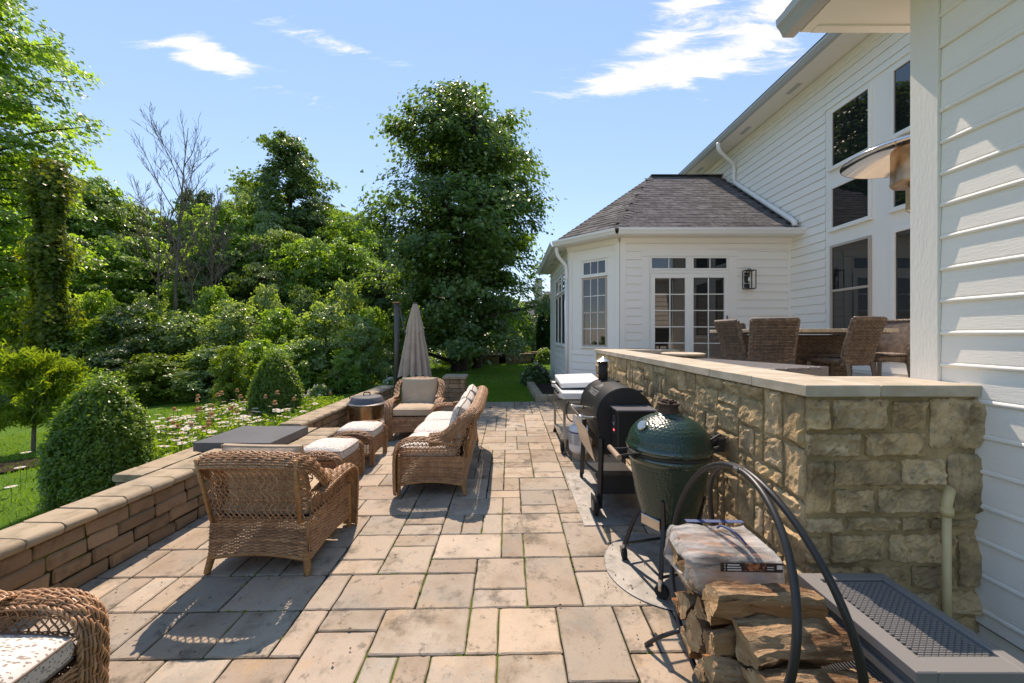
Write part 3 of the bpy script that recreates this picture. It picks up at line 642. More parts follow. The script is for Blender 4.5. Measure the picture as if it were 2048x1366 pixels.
rf = MB(); q = np.array([[[1.95, -6, 4.03], [1.95, 2.78, 4.03]], [[6.29, -6, 6.2], [6.29, 2.78, 6.2]]]); rf.grid(q); rf.grid(q + (0, 0, .03), True); rf.build('roof', M['shingle_merged'], ho)  # roof slab out of view, added to shade the wing
# tall main wall
wm = Wall((6.30, 0), -math.pi / 2)
mc = wm.core(-16, -2.40, .2, 6.96, ho, d=.2)
wm.boards(-16, -7.80, .9, 6.93, 6.143, mc)
wm.boards(-7.795, -2.42, 6.20, 6.93, 6.143, mc)
wm.boards(-7.795, -2.42, .9, 1.56, 6.143, mc)
for c in mc.children: c.location = (0, 0, 0); c.rotation_euler = (0, 0, 0)
wm.trim(-7.79, -2.42, 1.565, 6.195, ho, .018, 'trim_panel')
wm.trim(-7.80, -2.42, 6.18, 6.24, ho, .045, 'trim_board'); wm.trim(-16, -2.42, 6.80, 6.955, ho, .05, 'frieze_board')
wm2 = Wall((6.28, 0), -math.pi / 2)
for (ya, yb) in ((6.79, 7.65), (5.56, 6.43), (4.33, 5.20)):
    wm2.window(-yb, -ya, 4.97, 6.09, ho, out=.035); wm2.window(-yb, -ya, 3.78, 4.62, ho, out=.035)
    if ya > 6.5: wm2.window(-yb, -ya, 1.66, 3.48, ho, sash=2.60, fm='frame_tan', out=.035, glass='glass')
    else: wm2.window(-yb, -ya, 1.66, 3.48, ho, cols=1, rows=1, frame=.07, out=.035)
sf = MB(); sf.box((6.02, 9.2, 6.972), (.56, 13.6, .02)); sf.build('soffit', M['white'], ho)
for y in (10.0, 8.3, 12.4): MB().box((6.02, y, 6.958), (.10, .36, .008)).build('soffit_vent', M['gutter'], ho)
fa = MB(); fa.box((5.74, 9.2, 7.04), (.024, 13.6, .16)); fa.build('fascia', M['white'], ho)
g = MB(); g.extrude(GUT, (5.726, 2.4, 6.94), (5.726, 16, 6.94), (-1, 0, 0)); g.build('gutter', M['gutter'], ho)
rf = MB(); q = np.array([[[5.66, 2.4, 7.11], [5.66, 16, 7.11]], [[11.5, 2.4, 10.0], [11.5, 16, 10.0]]]); rf.grid(q); rf.grid(q + (0, 0, .03), True); rf.build('roof', M['shingle_merged'], ho)  # unseen roof slab above the main eave, added for its shadow
ds = catmull([[5.66, 10.62, 6.95], [5.66, 10.62, 6.82], [5.75, 10.66, 6.70], [6.10, 10.80, 6.50], [6.21, 10.86, 6.38], [6.22, 10.88, 6.2]], 26)
m_ = MB(); m_.tubes(ds, .052, 8); m_.tubes(np.array([[6.22, 10.88, 6.22], [6.22, 10.88, 5.98]]), .052, 8); m_.tubes(catmull([[6.22, 10.88, 6.0], [6.21, 10.75, 5.90], [6.19, 9.9, 5.26], [6.17, 8.62, 4.30], [6.17, 8.50, 4.20], [6.17, 8.47, 4.10]], 30), .055, 8); m_.build('downspout', M['metal_white'], ho, True)
# sunroom bay
wsn = Wall((2.47, 8.77), 0); X = lambda x: x - 2.47
sc_ = wsn.core(0, 3.83, -.1, 4.0, ho, .15)
sr = 3.418
wsn.boards(X(2.60), X(2.95), .2, 3.66, sr, sc_); wsn.boards(X(5.07), X(6.22), .2, 3.66, sr, sc_); wsn.boards(X(2.60), X(6.22), 3.66, 3.90, sr, sc_)
for c in sc_.children: c.location = (0, 0, 0); c.rotation_euler = (0, 0, 0)
wsn.trim(.0, X(2.60), -.05, 3.90, ho, .024, 'corner_board'); wsn.trim(X(6.22), X(6.30), .3, 3.90, ho, .024, 'corner_board')
wsn.trim(X(2.95), X(3.13), 1.0, 3.50, ho, .026, 'door_casing'); wsn.trim(X(4.89), X(5.07), 1.0, 3.50, ho, .026, 'door_casing'); wsn.trim(X(2.93), X(5.09), 3.505, 3.655, ho, .032, 'door_header')
wsn.trim(X(3.135), X(4.885), 3.125, 3.19, ho, .03, 'door_rail'); wsn.trim(X(3.98), X(4.06), 3.195, 3.50, ho, .03, 'door_rail')
wsn.window(X(3.135), X(3.975), 3.195, 3.50, ho, cols=2, sill=False, name='transom_window', frame=.04); wsn.window(X(4.065), X(4.885), 3.195, 3.50, ho, cols=2, sill=False, name='transom_window', frame=.04)
d1 = wsn.window(X(3.14), X(4.02), 1.10, 3.12, ho, cols=2, rows=5, sill=False, name='sliding_door', frame=.105, mun=.02, out=.028)
d2 = wsn.window(X(4.00), X(4.88), 1.10, 3.118, ho, cols=2, rows=5, sill=False, name='sliding_door', frame=.095, mun=.02, out=.05)
hd = MB(); hd.box((X(4.835), -.062, 2.08), (.022, .024, .20), ch=.004); hd.build('handle', M['black'], d2)
wfa = Wall((1.47, 9.77), -math.pi / 4)
fc = wfa.core(.02, 1.394, -.1, 4.0, ho, .15)
wfa.boards(.12, 1.30, .1, 1.40, sr, fc); wfa.boards(.12, 1.30, 3.64, 3.90, sr, fc)
for c in fc.children: c.location = (0, 0, 0); c.rotation_euler = (0, 0, 0)
wfa.trim(0.004, .12, -.05, 3.90, ho, .024, 'corner_board'); wfa.trim(1.30, 1.41, -.05, 3.90, ho, .024, 'corner_board')
wfa.trim(.125, .42, 1.40, 3.64, ho, .015, 'trim_panel'); wfa.trim(1.10, 1.295, 1.40, 3.64, ho, .015, 'trim_panel'); wfa.trim(.30, 1.20, 3.52, 3.66, ho, .03, 'window_header')
wfa.window(.42, 1.10, 3.14, 3.51, ho, cols=3, name='transom_window'); wfa.window(.42, 1.10, 1.47, 3.10, ho, cols=3, rows=2, sash=2.27, fm='frame_tan')
ww = Wall((1.47, 0), -math.pi / 2)
wcx = ww.core(-14, -9.78, -.1, 4.0, ho, .15)
ww.boards(-14, -9.9, .1, 1.40, sr, wcx); ww.boards(-14, -9.9, 3.5, 3.90, sr, wcx)
for c in wcx.children: c.location = (0, 0, 0); c.rotation_euler = (0, 0, 0)
ww.trim(-9.90, -9.775, -.05, 3.90, ho, .024, 'corner_board'); ww.trim(-14, -12.4, 1.40, 3.5, ho, .015, 'trim_panel'); ww.trim(-10.2, -9.9, 1.40, 3.5, ho, .015, 'trim_panel')
for k in range(3):
    a = -12.36 + k * .72
    ww.window(a, a + .70, 2.92, 3.40, ho, name='transom_window'); ww.window(a, a + .70, 1.47, 2.88, ho, glass='screen')
ww.window(-10.9, -10.2, .35, .75, ho, name='basement_window', sill=False)
# sunroom eave and roof
EZ = 4.02; B_ = np.array((2.32, 8.42, EZ)); C_ = np.array((1.12, 9.62, EZ)); D_ = np.array((1.12, 14.2, EZ)); EE = np.array((6.29, 8.42, EZ)); A_ = np.array((4.22, 11.64, 6.44)); FF = np.array((6.29, 11.64, 6.44))
sf = MB(); sf.prism([(6.29, 8.80), (2.48, 8.80), (1.50, 9.78), (1.50, 14), (1.14, 14), (1.14, 9.63), (2.33, 8.44), (6.29, 8.44)][::-1], 3.905, 3.925); sf.build('soffit', M['white'], ho)
for k in range(3): MB().box((1.31, 10.3 + k * .9, 3.902), (.10, .34, .006)).build('soffit_vent', M['gutter'], ho)
g = MB()
for p, q, s_ in ((EE, B_, (0, -1, 0)), (B_, C_, (-.7071, -.7071, 0)), (C_, D_, (-1, 0, 0))):
    p = p.copy(); q = q.copy(); p[2] = q[2] = 3.905
    g.extrude(GUT, p, q, s_)
    s3 = np.array(s_); 
g.build('gutter', M['metal_white'], ho)
fz_ = MB(); fz_.extrude([(0, 0), (.09, .10), (0, .10)], (2.47, 8.745, 3.80), (6.3, 8.745, 3.80), (0, -1, 0)); fz_.extrude([(0, 0), (.09, .10), (0, .10)], (1.452, 9.752, 3.80), (2.452, 8.752, 3.80), (-.7071, -.7071, 0)); fz_.build('crown_moulding', M['white'], ho)
dsp = catmull([[1.16, 9.66, 3.90], [1.16, 9.66, 3.80], [1.22, 9.68, 3.66], [1.36, 9.72, 3.50], [1.41, 9.735, 3.36], [1.415, 9.74, 3.1]], 22)
m_ = MB(); m_.tubes(dsp, .045, 8); m_.tubes(np.array([[1.415, 9.74, 3.12], [1.415, 9.74, .3]]), .045, 8); m_.build('downspout', M['metal_white'], ho, True)
bed = MB()
for tri_ in ((B_, EE, FF, A_), (C_, B_, A_), (D_, C_, A_ )):
    bed.add(np.array(tri_) - (0, 0, .012), [np.arange(len(tri_))[None]])
bed.add(np.array((D_, A_, FF, (6.29, 14.2, EZ))) - (0, 0, .012), [np.arange(4)[None]])
roof = bed.build('roof', M['shingle'], ho)
sl_ = math.hypot(3.22, 2.42); cs, sn = 3.22 / sl_, 2.42 / sl_; pitch = math.atan2(2.42, 3.22)
ex = .165; nrow = int(sl_ / ex) + 1; protos = []
for k in range(6):
    mb = MB(); mb.box((0, .09, .006), (.327, .20, .011)); mb.v[-1][:, 2] += np.where(mb.v[-1][:, 1] < 0, .006, 0) * 1; mb.v[-1] += rng.normal(0, .0022, mb.v[-1].shape); me = mesh_np('shingle', np.concatenate(mb.v), mb.f); me.materials.append(M['shingle']); protos.append(me)
def roof_x0(s): t = s / sl_; return B_[0] + (A_[0] - B_[0]) * t
for r in range(nrow):
    s = r * ex
    if s > sl_ - .03: break
    x = 6.28 - (.165 if r % 2 else .0) - .165 - rng.uniform(0, .05); xl = roof_x0(s) + .02
    while x > xl - .02:
        o = bpy.data.objects.new('shingle', protos[rng.integers(6)]); COL.objects.link(o); o.parent = roof
        o.location = (x, 8.42 + s * cs, EZ + s * sn + .004 + rng.uniform(0, .004)); o.rotation_euler = (pitch, 0, 0); x -= .33
mb = MB()                                                         # bay facet and left slope: thin shingles laid in courses
def facet(P, Q, A, rows):
    P, Q, A = map(np.array, (P, Q, A)); nrm = np.cross(Q - P, A - P); nrm = nrm / np.linalg.norm(nrm); nrm = nrm if nrm[2] > 0 else -nrm
    for r in range(rows):
        t0, t1 = r / rows, min(1, (r + 1.12) / rows)
        a0, b0, a1, b1 = P + (A - P) * t0, Q + (A - Q) * t0, P + (A - P) * t1, Q + (A - Q) * t1
        n = max(1, int(np.linalg.norm(b0 - a0) / .26))
        for k in range(n):
            u0, u1 = k / n, (k + .985) / n; j = rng.uniform(.008, .02)
            p = [a0 + (b0 - a0) * u0, a0 + (b0 - a0) * u1, a1 + (b1 - a1) * u1, a1 + (b1 - a1) * u0]
            V = np.array([p[0], p[1], p[0] + nrm * j, p[1] + nrm * j, p[2] + nrm * .003, p[3] + nrm * .003]); mb.add(V, [np.array([(0, 1, 3, 2), (2, 3, 4, 5)])])
facet(C_, B_, A_, 24); facet(D_, C_, A_, 24)
tag(mb.build('shingle', M['shingle_merged'], roof), kind='stuff')
mb = MB()
for P, n in ((B_, 26), (C_, 26)):
    d = A_ - P; ln = np.linalg.norm(d); d = d / ln; side = np.cross(d, (0, 0, 1)); side /= np.linalg.norm(side); up = np.cross(side, d)
    for k in range(n):
        c0 = P + d * ln * k / n; c1 = P + d * min(ln, ln * (k + 1.2) / n); h0, h1 = .030, .012
        pts = [c0 - side * .14 + up * (h0 - .05), c0 + up * h0, c0 + side * .14 + up * (h0 - .05), c1 - side * .14 + up * (h1 - .05), c1 + up * h1, c1 + side * .14 + up * (h1 - .05)]
        mb.add(np.array(pts), [np.array([(0, 1, 4, 3), (1, 2, 5, 4)])]); V = np.array([pts[0], pts[1], pts[1] - up * .02, pts[0] - up * .02]); mb.add(V, [np.array([(0, 3, 2, 1)])]); V = np.array([pts[1], pts[2], pts[2] - up * .02, pts[1] - up * .02]); mb.add(V, [np.array([(0, 3, 2, 1)])])
for k in range(10): mb.box((4.28 + .21 * k, 11.64, 6.455), (.215, .26, .02))
tag(mb.build('hip_shingle', M['shingle_merged'], roof), kind='stuff')
# lantern beside the door
la = empty('wall_lantern', (5.30, 8.77, 2.97), 0, 'black glass sided lantern on the white sunroom wall beside the door', 'lantern')
fr = MB(); w_, h_, d_ = .20, .40, .15
for sx in (-1, 1):
    for y in (-.03, -.03 - d_): fr.box((sx * w_ / 2, y, 0), (.014, .014, h_))
for z in (-h_ / 2, h_ / 2): fr.box((0, -.03 - d_ / 2, z), (w_ + .014, d_ + .014, .016))
fr.build('frame', M['black'], la); MB().box((0, -.012, 0), (.12, .018, .34), ch=.003).build('back_plate', M['black'], la)
m_ = MB(); m_.tubes(np.array([[0, -.105, .06], [0, -.105, .19]]), .012, 8); m_.build('lamp_holder', M['black'], la)
m_ = MB(); m_.lathe([(.002, -.05), (.022, -.03), (.028, 0), (.016, .04), (.012, .06)], (0, -.105, 0), 12); m_.build('bulb', M['metal_white'], la, True)
m_ = MB(); m_.tubes(catmull([[-.03, -.105, .21], [-.025, -.105, .24], [.025, -.105, .24], [.03, -.105, .21]], 10), .007, 6); m_.build('loop', M['black'], la)
# ---------------------------------------------------------------- wicker
def surf(S, Uv, Vv):
    P = S(Uv, Vv); e = 1e-3
    du = S(np.minimum(Uv + e, 1), Vv) - S(np.maximum(Uv - e, 0), Vv); dv = S(Uv, np.minimum(Vv + e, 1)) - S(Uv, np.maximum(Vv - e, 0))
    n = np.cross(du, dv); n /= (np.linalg.norm(n, axis=-1, keepdims=True) + 1e-12); return P, n
def weave(mb, S, nu, nv, r=.0042, rs=.004, amp=.0045, ph=1.0, m=4, sides=5, stakes=True, jit=.0008, v0=0, v1=1):
    """nv weavers running along u, over and under nu stakes along v"""
    u = np.linspace(0, 1, nu * m + 1)[None] + np.zeros((nv, 1)); v = (v0 + (np.arange(nv) + .5) / nv * (v1 - v0))[:, None] + 0 * u
    P, n = surf(S, u, v)
    a = amp * np.cos(math.pi * (u * nu + np.arange(nv)[:, None] * ph)); P = P + n * a[..., None] + rng.normal(0, jit, (nv, 1, 3))
    mb.tubes(P, r, sides, cap=False)
    if stakes:
        vv = np.linspace(v0, v1, 9)[None] + np.zeros((nu + 1, 1)); uu = (np.arange(nu + 1) / nu)[:, None] + 0 * vv
        P, n = surf(S, np.clip(uu, 0, 1), vv); mb.tubes(P, rs, 4, cap=False)
def lattice(mb, S, nu, bands, r=.0034, amp=.0035, rr=.0036, v0=0, v1=1, sides=5):
    """open ogee lattice with twisted bands"""
    k = bands * 6 + 1; v = np.linspace(0, 1, k)[None] + np.zeros((nu, 1)); base = ((np.arange(nu) + .5) / nu)[:, None]
    for sgn in (-1, 1):
        w = np.cos(math.pi * v * bands); u = np.clip(base + sgn * .5 / nu * np.sign(w) * np.abs(w) ** .8, 0, 1)
        P, n = surf(S, u, v0 + v * (v1 - v0)); mb.tubes(P + n * (sgn * amp), r, sides, cap=False)
    for b in range(bands + 1):
        u = np.linspace(0, 1, nu * 4 + 1)
        for s in (0, math.pi):
            vv = np.clip(v0 + (v1 - v0) * b / bands + 0 * u, 0, 1); P, n = surf(S, u[None], vv[None])
            P = P + n * (.0055 * np.cos(u * nu * math.pi + s))[None, :, None]; P[..., 2] += (.0045 * np.sin(u * nu * math.pi + s))[None]
            mb.tubes(P, rr, sides, cap=False)
def rope(mb, path, r=.008, strands=3, pitch=.07, sides=5):
    path = np.asarray(path); d = np.r_[0, np.cumsum(np.linalg.norm(np.diff(path, axis=0), axis=1))]
    n = int(d[-1] / .012) + 2; s = np.linspace(0, d[-1], n); P = np.stack([np.interp(s, d, path[:, k]) for k in range(3)], -1)
    T = np.gradient(P, axis=0); T /= np.linalg.norm(T, axis=1, keepdims=True); ref = np.array([0, 0, 1.]) if abs(T[0, 2]) < .8 else np.array([1., 0, 0])
    A = np.cross(T[0], ref); AA = []
    for t in T: A = A - t * (A @ t); A = A / np.linalg.norm(A); AA.append(A)
    AA = np.array(AA); BB = np.cross(T, AA)
    Q = [P + r * (np.cos(2 * math.pi * s / pitch + 2 * math.pi * q / strands)[:, None] * AA + np.sin(2 * math.pi * s / pitch + 2 * math.pi * q / strands)[:, None] * BB) for q in range(strands)]
    mb.tubes(np.array(Q), r * .92, sides)
def roll(mb, C, Nn, half, span, nv=9, stake=.042, r=.0052, amp=.0055, bend=None):
    """woven rolled edge swept along C with surface normal Nn"""
    C = np.asarray(C); k = len(C); T = np.gradient(C, axis=0); T /= np.linalg.norm(T, axis=1, keepdims=True)
    Nn = Nn - T * np.sum(Nn * T, 1, keepdims=True); Nn /= np.linalg.norm(Nn, axis=1, keepdims=True); B = np.cross(T, Nn)
    rad = half / math.sin(min(span, math.pi / 2)); tt = np.linspace(0, 1, k)
    def S(u, v):
        th = (v - .5) * 2 * span; i3 = lambda A: np.stack([np.interp(u, tt, A[:, q]) for q in range(3)], -1)
        return i3(C) + (rad * np.sin(th))[..., None] * i3(B) + (rad * (np.cos(th) - 1))[..., None] * i3(Nn)
    ln = np.sum(np.linalg.norm(np.diff(C, axis=0), axis=1)); nu = max(6, int(ln / stake))
    weave(mb, S, nu, nv, r=r, rs=.004, amp=amp, ph=.5, m=5)
    u = np.linspace(0, 1, k)
    for v in (0, 1): rope(mb, S(u, 0 * u + v), .0065, 2, .06)
    # core that keeps the light out
    uu, vv = np.meshgrid(np.linspace(0, 1, k), np.linspace(0, 1, 6), indexing='ij'); P, n = surf(S, uu, vv); mb.grid(P - n * .006 * np.sign(np.sum(n * np.stack([np.interp(uu, tt, Nn[:, q]) for q in range(3)], -1), -1, keepdims=True)))
def pillow(hx, hy, t, puff, n=14, seed=0, corner=.16, wr=.006):
    """cushion: boxed edge t, crown puff; lies in x-y"""
    u = np.linspace(-1, 1, n); u = np.sign(u) * np.abs(u) ** .8; Uu, Vv = np.meshgrid(u, u, indexing='ij')
    d = np.clip((1 - np.abs(Uu) ** 4) * (1 - np.abs(Vv) ** 4), 0, 1) ** .42
    pin = 1 - corner * (np.abs(Uu) ** 6 * 0 + 0)
    x = hx * Uu * (1 - .045 * (1 - Vv ** 2) * 0 - corner * .25 * (np.abs(Vv) ** 2) * (np.abs(Uu) > .0) * np.abs(Uu) ** 2 * 0); y = hy * Vv
    if wr > .009: x = x * (1 - .07 * (1 - Vv ** 2)); y = y * (1 - .09 * (1 - Uu ** 2))
    # rounded corners
    q = np.maximum(np.abs(Uu), np.abs(Vv)); rr_ = np.sqrt(Uu ** 2 + Vv ** 2) + 1e-9; k = 1 - corner * np.clip(rr_ - 1, 0, .42) ; x = x * k; y = y * k
    P0 = np.stack([x, y, 0 * x], -1); nz_ = wr * fnoise(P0, 9, seed) + wr * .6 * fnoise(P0, 22, seed + 1)
    top = P0.copy(); top[..., 2] = t / 2 + puff * d + nz_ * d; bot = P0.copy(); bot[..., 2] = -t / 2 - puff * .5 * d
    mb = MB(); mb.grid(top); mb.grid(bot, True)
    ring = [(i, 0) for i in range(n)] + [(n - 1, j) for j in range(1, n)] + [(i, n - 1) for i in range(n - 2, -1, -1)] + [(0, j) for j in range(n - 2, 0, -1)]
    a = np.array([top[i] for i in ring]); b = np.array([bot[i] for i in ring]); mid = (a + b) / 2; mid[:, :2] *= 1 + .02 * (t > .05); m = len(a)
    i = np.arange(m); j = (i + 1) % m
    mb.add(np.concatenate([a, mid, b]), [np.stack([j, i, i + m, j + m], -1), np.stack([j + m, i + m, i + 2 * m, j + 2 * m], -1)])
    pipe = MB(); lo = np.vstack([a, a[:1]]); pipe.tubes(lo * (1.004, 1.004, 1), .0055, 5); 
    if t > .03: pipe.tubes(np.vstack([b, b[:1]]) * (1.004, 1.004, 1), .0055, 5)
    return mb, pipe
def spotmat(name, base, spot, scale=48, thr=.30, stretch=(1, .55, 1)):
    m = bpy.data.materials.new(name); m.use_nodes = True; nt = m.node_tree; b = nt.nodes['Principled BSDF']; b.inputs['Roughness'].default_value = .9; b.inputs['Specular IOR Level'].default_value = .1
    tcn = N(nt, 'ShaderNodeTexCoord'); mpn = N(nt, 'ShaderNodeMapping'); mpn.inputs['Scale'].default_value = stretch; mpn.inputs['Rotation'].default_value = (0, 0, .6); L(nt, tcn.outputs['Object'], mpn.inputs[0])
    wn_ = N(nt, 'ShaderNodeTexNoise'); wn_.inputs['Scale'].default_value = 18; L(nt, mpn.outputs[0], wn_.inputs[0])
    mxv = N(nt, 'ShaderNodeMix', data_type='VECTOR'); mxv.inputs[0].default_value = .03; L(nt, mpn.outputs[0], mxv.inputs[4]); L(nt, wn_.outputs['Color'], mxv.inputs[5])
    vo = N(nt, 'ShaderNodeTexVoronoi'); vo.inputs['Scale'].default_value = scale; L(nt, mxv.outputs[1], vo.inputs[0])
    r = N(nt, 'ShaderNodeMapRange', interpolation_type='SMOOTHSTEP'); r.inputs[1].default_value = thr - .05; r.inputs[2].default_value = thr + .05; L(nt, vo.outputs['Distance'], r.inputs[0])
    x = N(nt, 'ShaderNodeMix', data_type='RGBA'); L(nt, r.outputs[0], x.inputs[0]); x.inputs[6].default_value = (*spot, 1); x.inputs[7].default_value = (*base, 1); L(nt, x.outputs[2], b.inputs['Base Color'])
    t = N(nt, 'ShaderNodeTexNoise'); t.inputs['Scale'].default_value = 9; t.inputs['Detail'].default_value = 5; L(nt, tcn.outputs['Object'], t.inputs[0]); bn = N(nt, 'ShaderNodeBump'); bn.inputs['Strength'].default_value = .6; bn.inputs['Distance'].default_value = .02; L(nt, t.outputs['Fac'], bn.inputs['Height']); L(nt, bn.outputs[0], b.inputs['Normal'])
    return m
M['spots'] = spotmat('spots', (.64, .60, .545), (.30, .245, .205), 85, .36, (1, .42, 1))
M['piping'] = pmat('piping', (.22, .16, .12), .9)
def wrapped_leg(mb, p0, p1, r0, r1, rings=11, sides=9):
    n = rings * 4 + 1; t = np.linspace(0, 1, n)[:, None]; P = np.array(p0) + (np.array(p1) - np.array(p0)) * t
    rad = (r0 + (r1 - r0) * t[:, 0]) + .0028 * np.abs(np.sin(t[:, 0] * rings * math.pi)); mb.tubes(P[None], rad[None], sides)
def wicker_seat(name, W, label, cat, group, fabric, n=1, dens=1.0):
    root = empty(name, (0, 0, 0), 0, label, cat, group); hw = W / 2; bx = hw - .09; yb, yf = -.33, .36; zt = .40
    zb = lambda u: .115 + .035 * np.sin(math.pi * u)
    def pan(p, q, top=zt, lean=(0, 0)):
        p, q = np.array(p, float), np.array(q, float)
        def S(u, v):
            xy = p + (q - p) * u[..., None] + np.array(lean) * (1 - v[..., None]); z = zb(u) + (top - zb(u)) * v
            return np.concatenate([xy, z[..., None]], -1)
        return S
    rails = MB()
    for p, q, top, ln in (((-bx, yb), (bx, yb), zt + .01, (0, -.015)), ((bx, yb), (bx, yf), zt, (.015, 0)), ((-bx, yf), (-bx, yb), zt, (-.015, 0)), ((bx, yf), (-bx, yf), .36, (0, .012))):
        S = pan(p, q, top, ln); l = math.dist(p, q); mb = MB(); weave(mb, S, max(6, int(l / .040 * dens)), int(24 * dens), r=.0055, amp=.0042, sides=5, m=4)
        mb.build('woven_skirt', M['wicker'], root, True)
        u = np.linspace(0, 1, 24); rails.tubes(S(u, 0 * u) - (0, 0, .008), .0125, 7)
    rails.build('bottom_rail', M['cane'], root, True)
    # back
    zb0, zt0 = zt - .005, .87
    def SB(u, v):
        s = 2 * u - 1; side = np.clip((np.abs(s) * bx - (bx - .20)) / .20, 0, 1)
        x = s * (bx - .015 + .05 * v); y = yb - .02 - .13 * v ** 1.2 + .20 * side ** 2.2 * v; z = zb0 + (zt0 - zb0) * v - .05 * side ** 2 * v
        return np.stack([x, y, z], -1)
    mb = MB(); lattice(mb, SB, max(8, int(2 * bx / .042)), 6, r=.0040); mb.build('back_lattice', M['wicker'], root, True)
    c = bx - .22
    cp = [(-(bx + .03), .03, .602), (-(bx + .04), -.10, .625), (-(bx + .055), -.22, .715), (-(bx + .05), -.33, .815), (-(bx - .02), -.43, .875), (-(c), -.475, .900)]
    cp = cp + ([(0, -.485, .905)] if n == 1 else [(-c / 2, -.485, .905), (0, -.485, .905), (c / 2, -.485, .905)]) + [(-a, b, d) for a, b, d in cp[::-1]]
    C = catmull(cp, 50 if n == 1 else 90); cen = np.stack([np.clip(C[:, 0], -c, c), 0 * C[:, 0] - .26, 0 * C[:, 0] + .46], -1)
    mb = MB(); roll(mb, C, C - cen, .066, 1.25, nv=11); mb.build('braided_top_rail', M['wicker'], root, True)
    for s in (-1, 1):
        mb = MB(); mb.tubes(np.array([[s * (bx - .04), yb - .035, zt - .02], [s * (bx - .025), yb - .09, .62], [s * (bx - .01), yb - .145, .865]]), .0135, 8); mb.build('back_post', M['cane'], root, True)
        mb = MB(); wrapped_leg(mb, (s * (bx - .015), yb + .005, .15), (s * (bx + .012), yb - .02, 0), .026, .021); mb.build('leg', M['cane'], root, True)
        mb = MB(); wrapped_leg(mb, (s * (bx), yf - .015, .40), (s * (bx + .004), yf - .012, 0), .023, .021, 26); mb.build('leg', M['cane'], root, True)
        a = catmull([(s * (bx + .02), -.26, .575), (s * (bx + .03), -.06, .605), (s * (bx + .035), .15, .618), (s * (bx + .035), .28, .595), (s * (bx + .03), .365, .525), (s * (bx + .022), .395, .42), (s * (bx + .015), .40, .22), (s * (bx + .008), .395, .02)], 46)
        T = np.gradient(a, axis=0); Nn = np.stack([0 * T[:, 0], -T[:, 2], T[:, 1]], -1)
        mb = MB(); roll(mb, a, Nn, .055, .95, nv=10); arm = mb.build('arm', M['wicker'], root, True)
        def SA(u, v):
            y = -.30 + .66 * u; zt_ = .59 - .075 * np.clip((y - .20) / .16, 0, 1) ** 2
            return np.stack([s * (bx + .015 * v) + 0 * u, y, .395 + (zt_ - .395) * v], -1)
        mb = MB(); lattice(mb, SA, 15, 3, r=.0036); mb.build('arm_lattice', M['wicker'], arm, True)
    # cushions
    w = (2 * bx - .05) / n
    for k in range(n):
        x = -bx + .025 + w * (k + .5)
        mb, pp_ = pillow(w / 2 - .004, .315, .085, .040, 16, seed=k + n * 3); o = mb.build('seat_cushion', fabric, root, True); o.location = (x, .055, .435); auto_smooth(o, 60); pp_.build('piping', M['piping'] if fabric is not M['cream'] else M['cream'], o, True)
        mb, pp_ = pillow(w / 2 - .012, .255, .03, .105, 16, seed=k + n * 5, wr=.010); o = mb.build('back_cushion', fabric, root, True); o.location = (x, -.225, .69); o.rotation_euler = (math.radians(106 - 2 * (k % 2)), 0, .03 * (k - 1)); auto_smooth(o, 60); pp_.build('piping', M['piping'] if fabric is not M['cream'] else M['cream'], o, True)
    MB().box((0, .02, .372), (2 * bx - .04, .64, .02)).build('seat_deck', M['black_rough'], root)
    return root
def stand(o, x, y, rz): 
    o.location = (x, y, fz(x, y)); o.rotation_euler = (0, 0, rz); return o
ch1 = wicker_seat('wicker_armchair', .90, 'brown wicker armchair with its lattice back to us, beside the low wall', 'armchair', 'wicker armchairs with cream cushions', M['cream'])
stand(ch1, -1.815, 3.185, math.radians(-1.5))
ch2 = copy_tree(ch1); tag(ch2, 'brown wicker armchair facing us with plump cream cushions, beside the steel fire pit', 'armchair'); stand(ch2, -1.56, 6.60, math.pi + .05)
so1 = wicker_seat('wicker_sofa', 2.17, 'long wicker sofa with spotted cushions, its back to the open patio', 'sofa', 'wicker sofas with spotted cushions', M['spots'], n=3)
stand(so1, -.835, 5.13, math.pi / 2 + .015)
so2 = copy_tree(so1); tag(so2, 'wicker sofa cut off in the bottom left corner, only its braided arm and pillow showing', 'sofa'); stand(so2, -2.22, .73, -math.pi / 2)
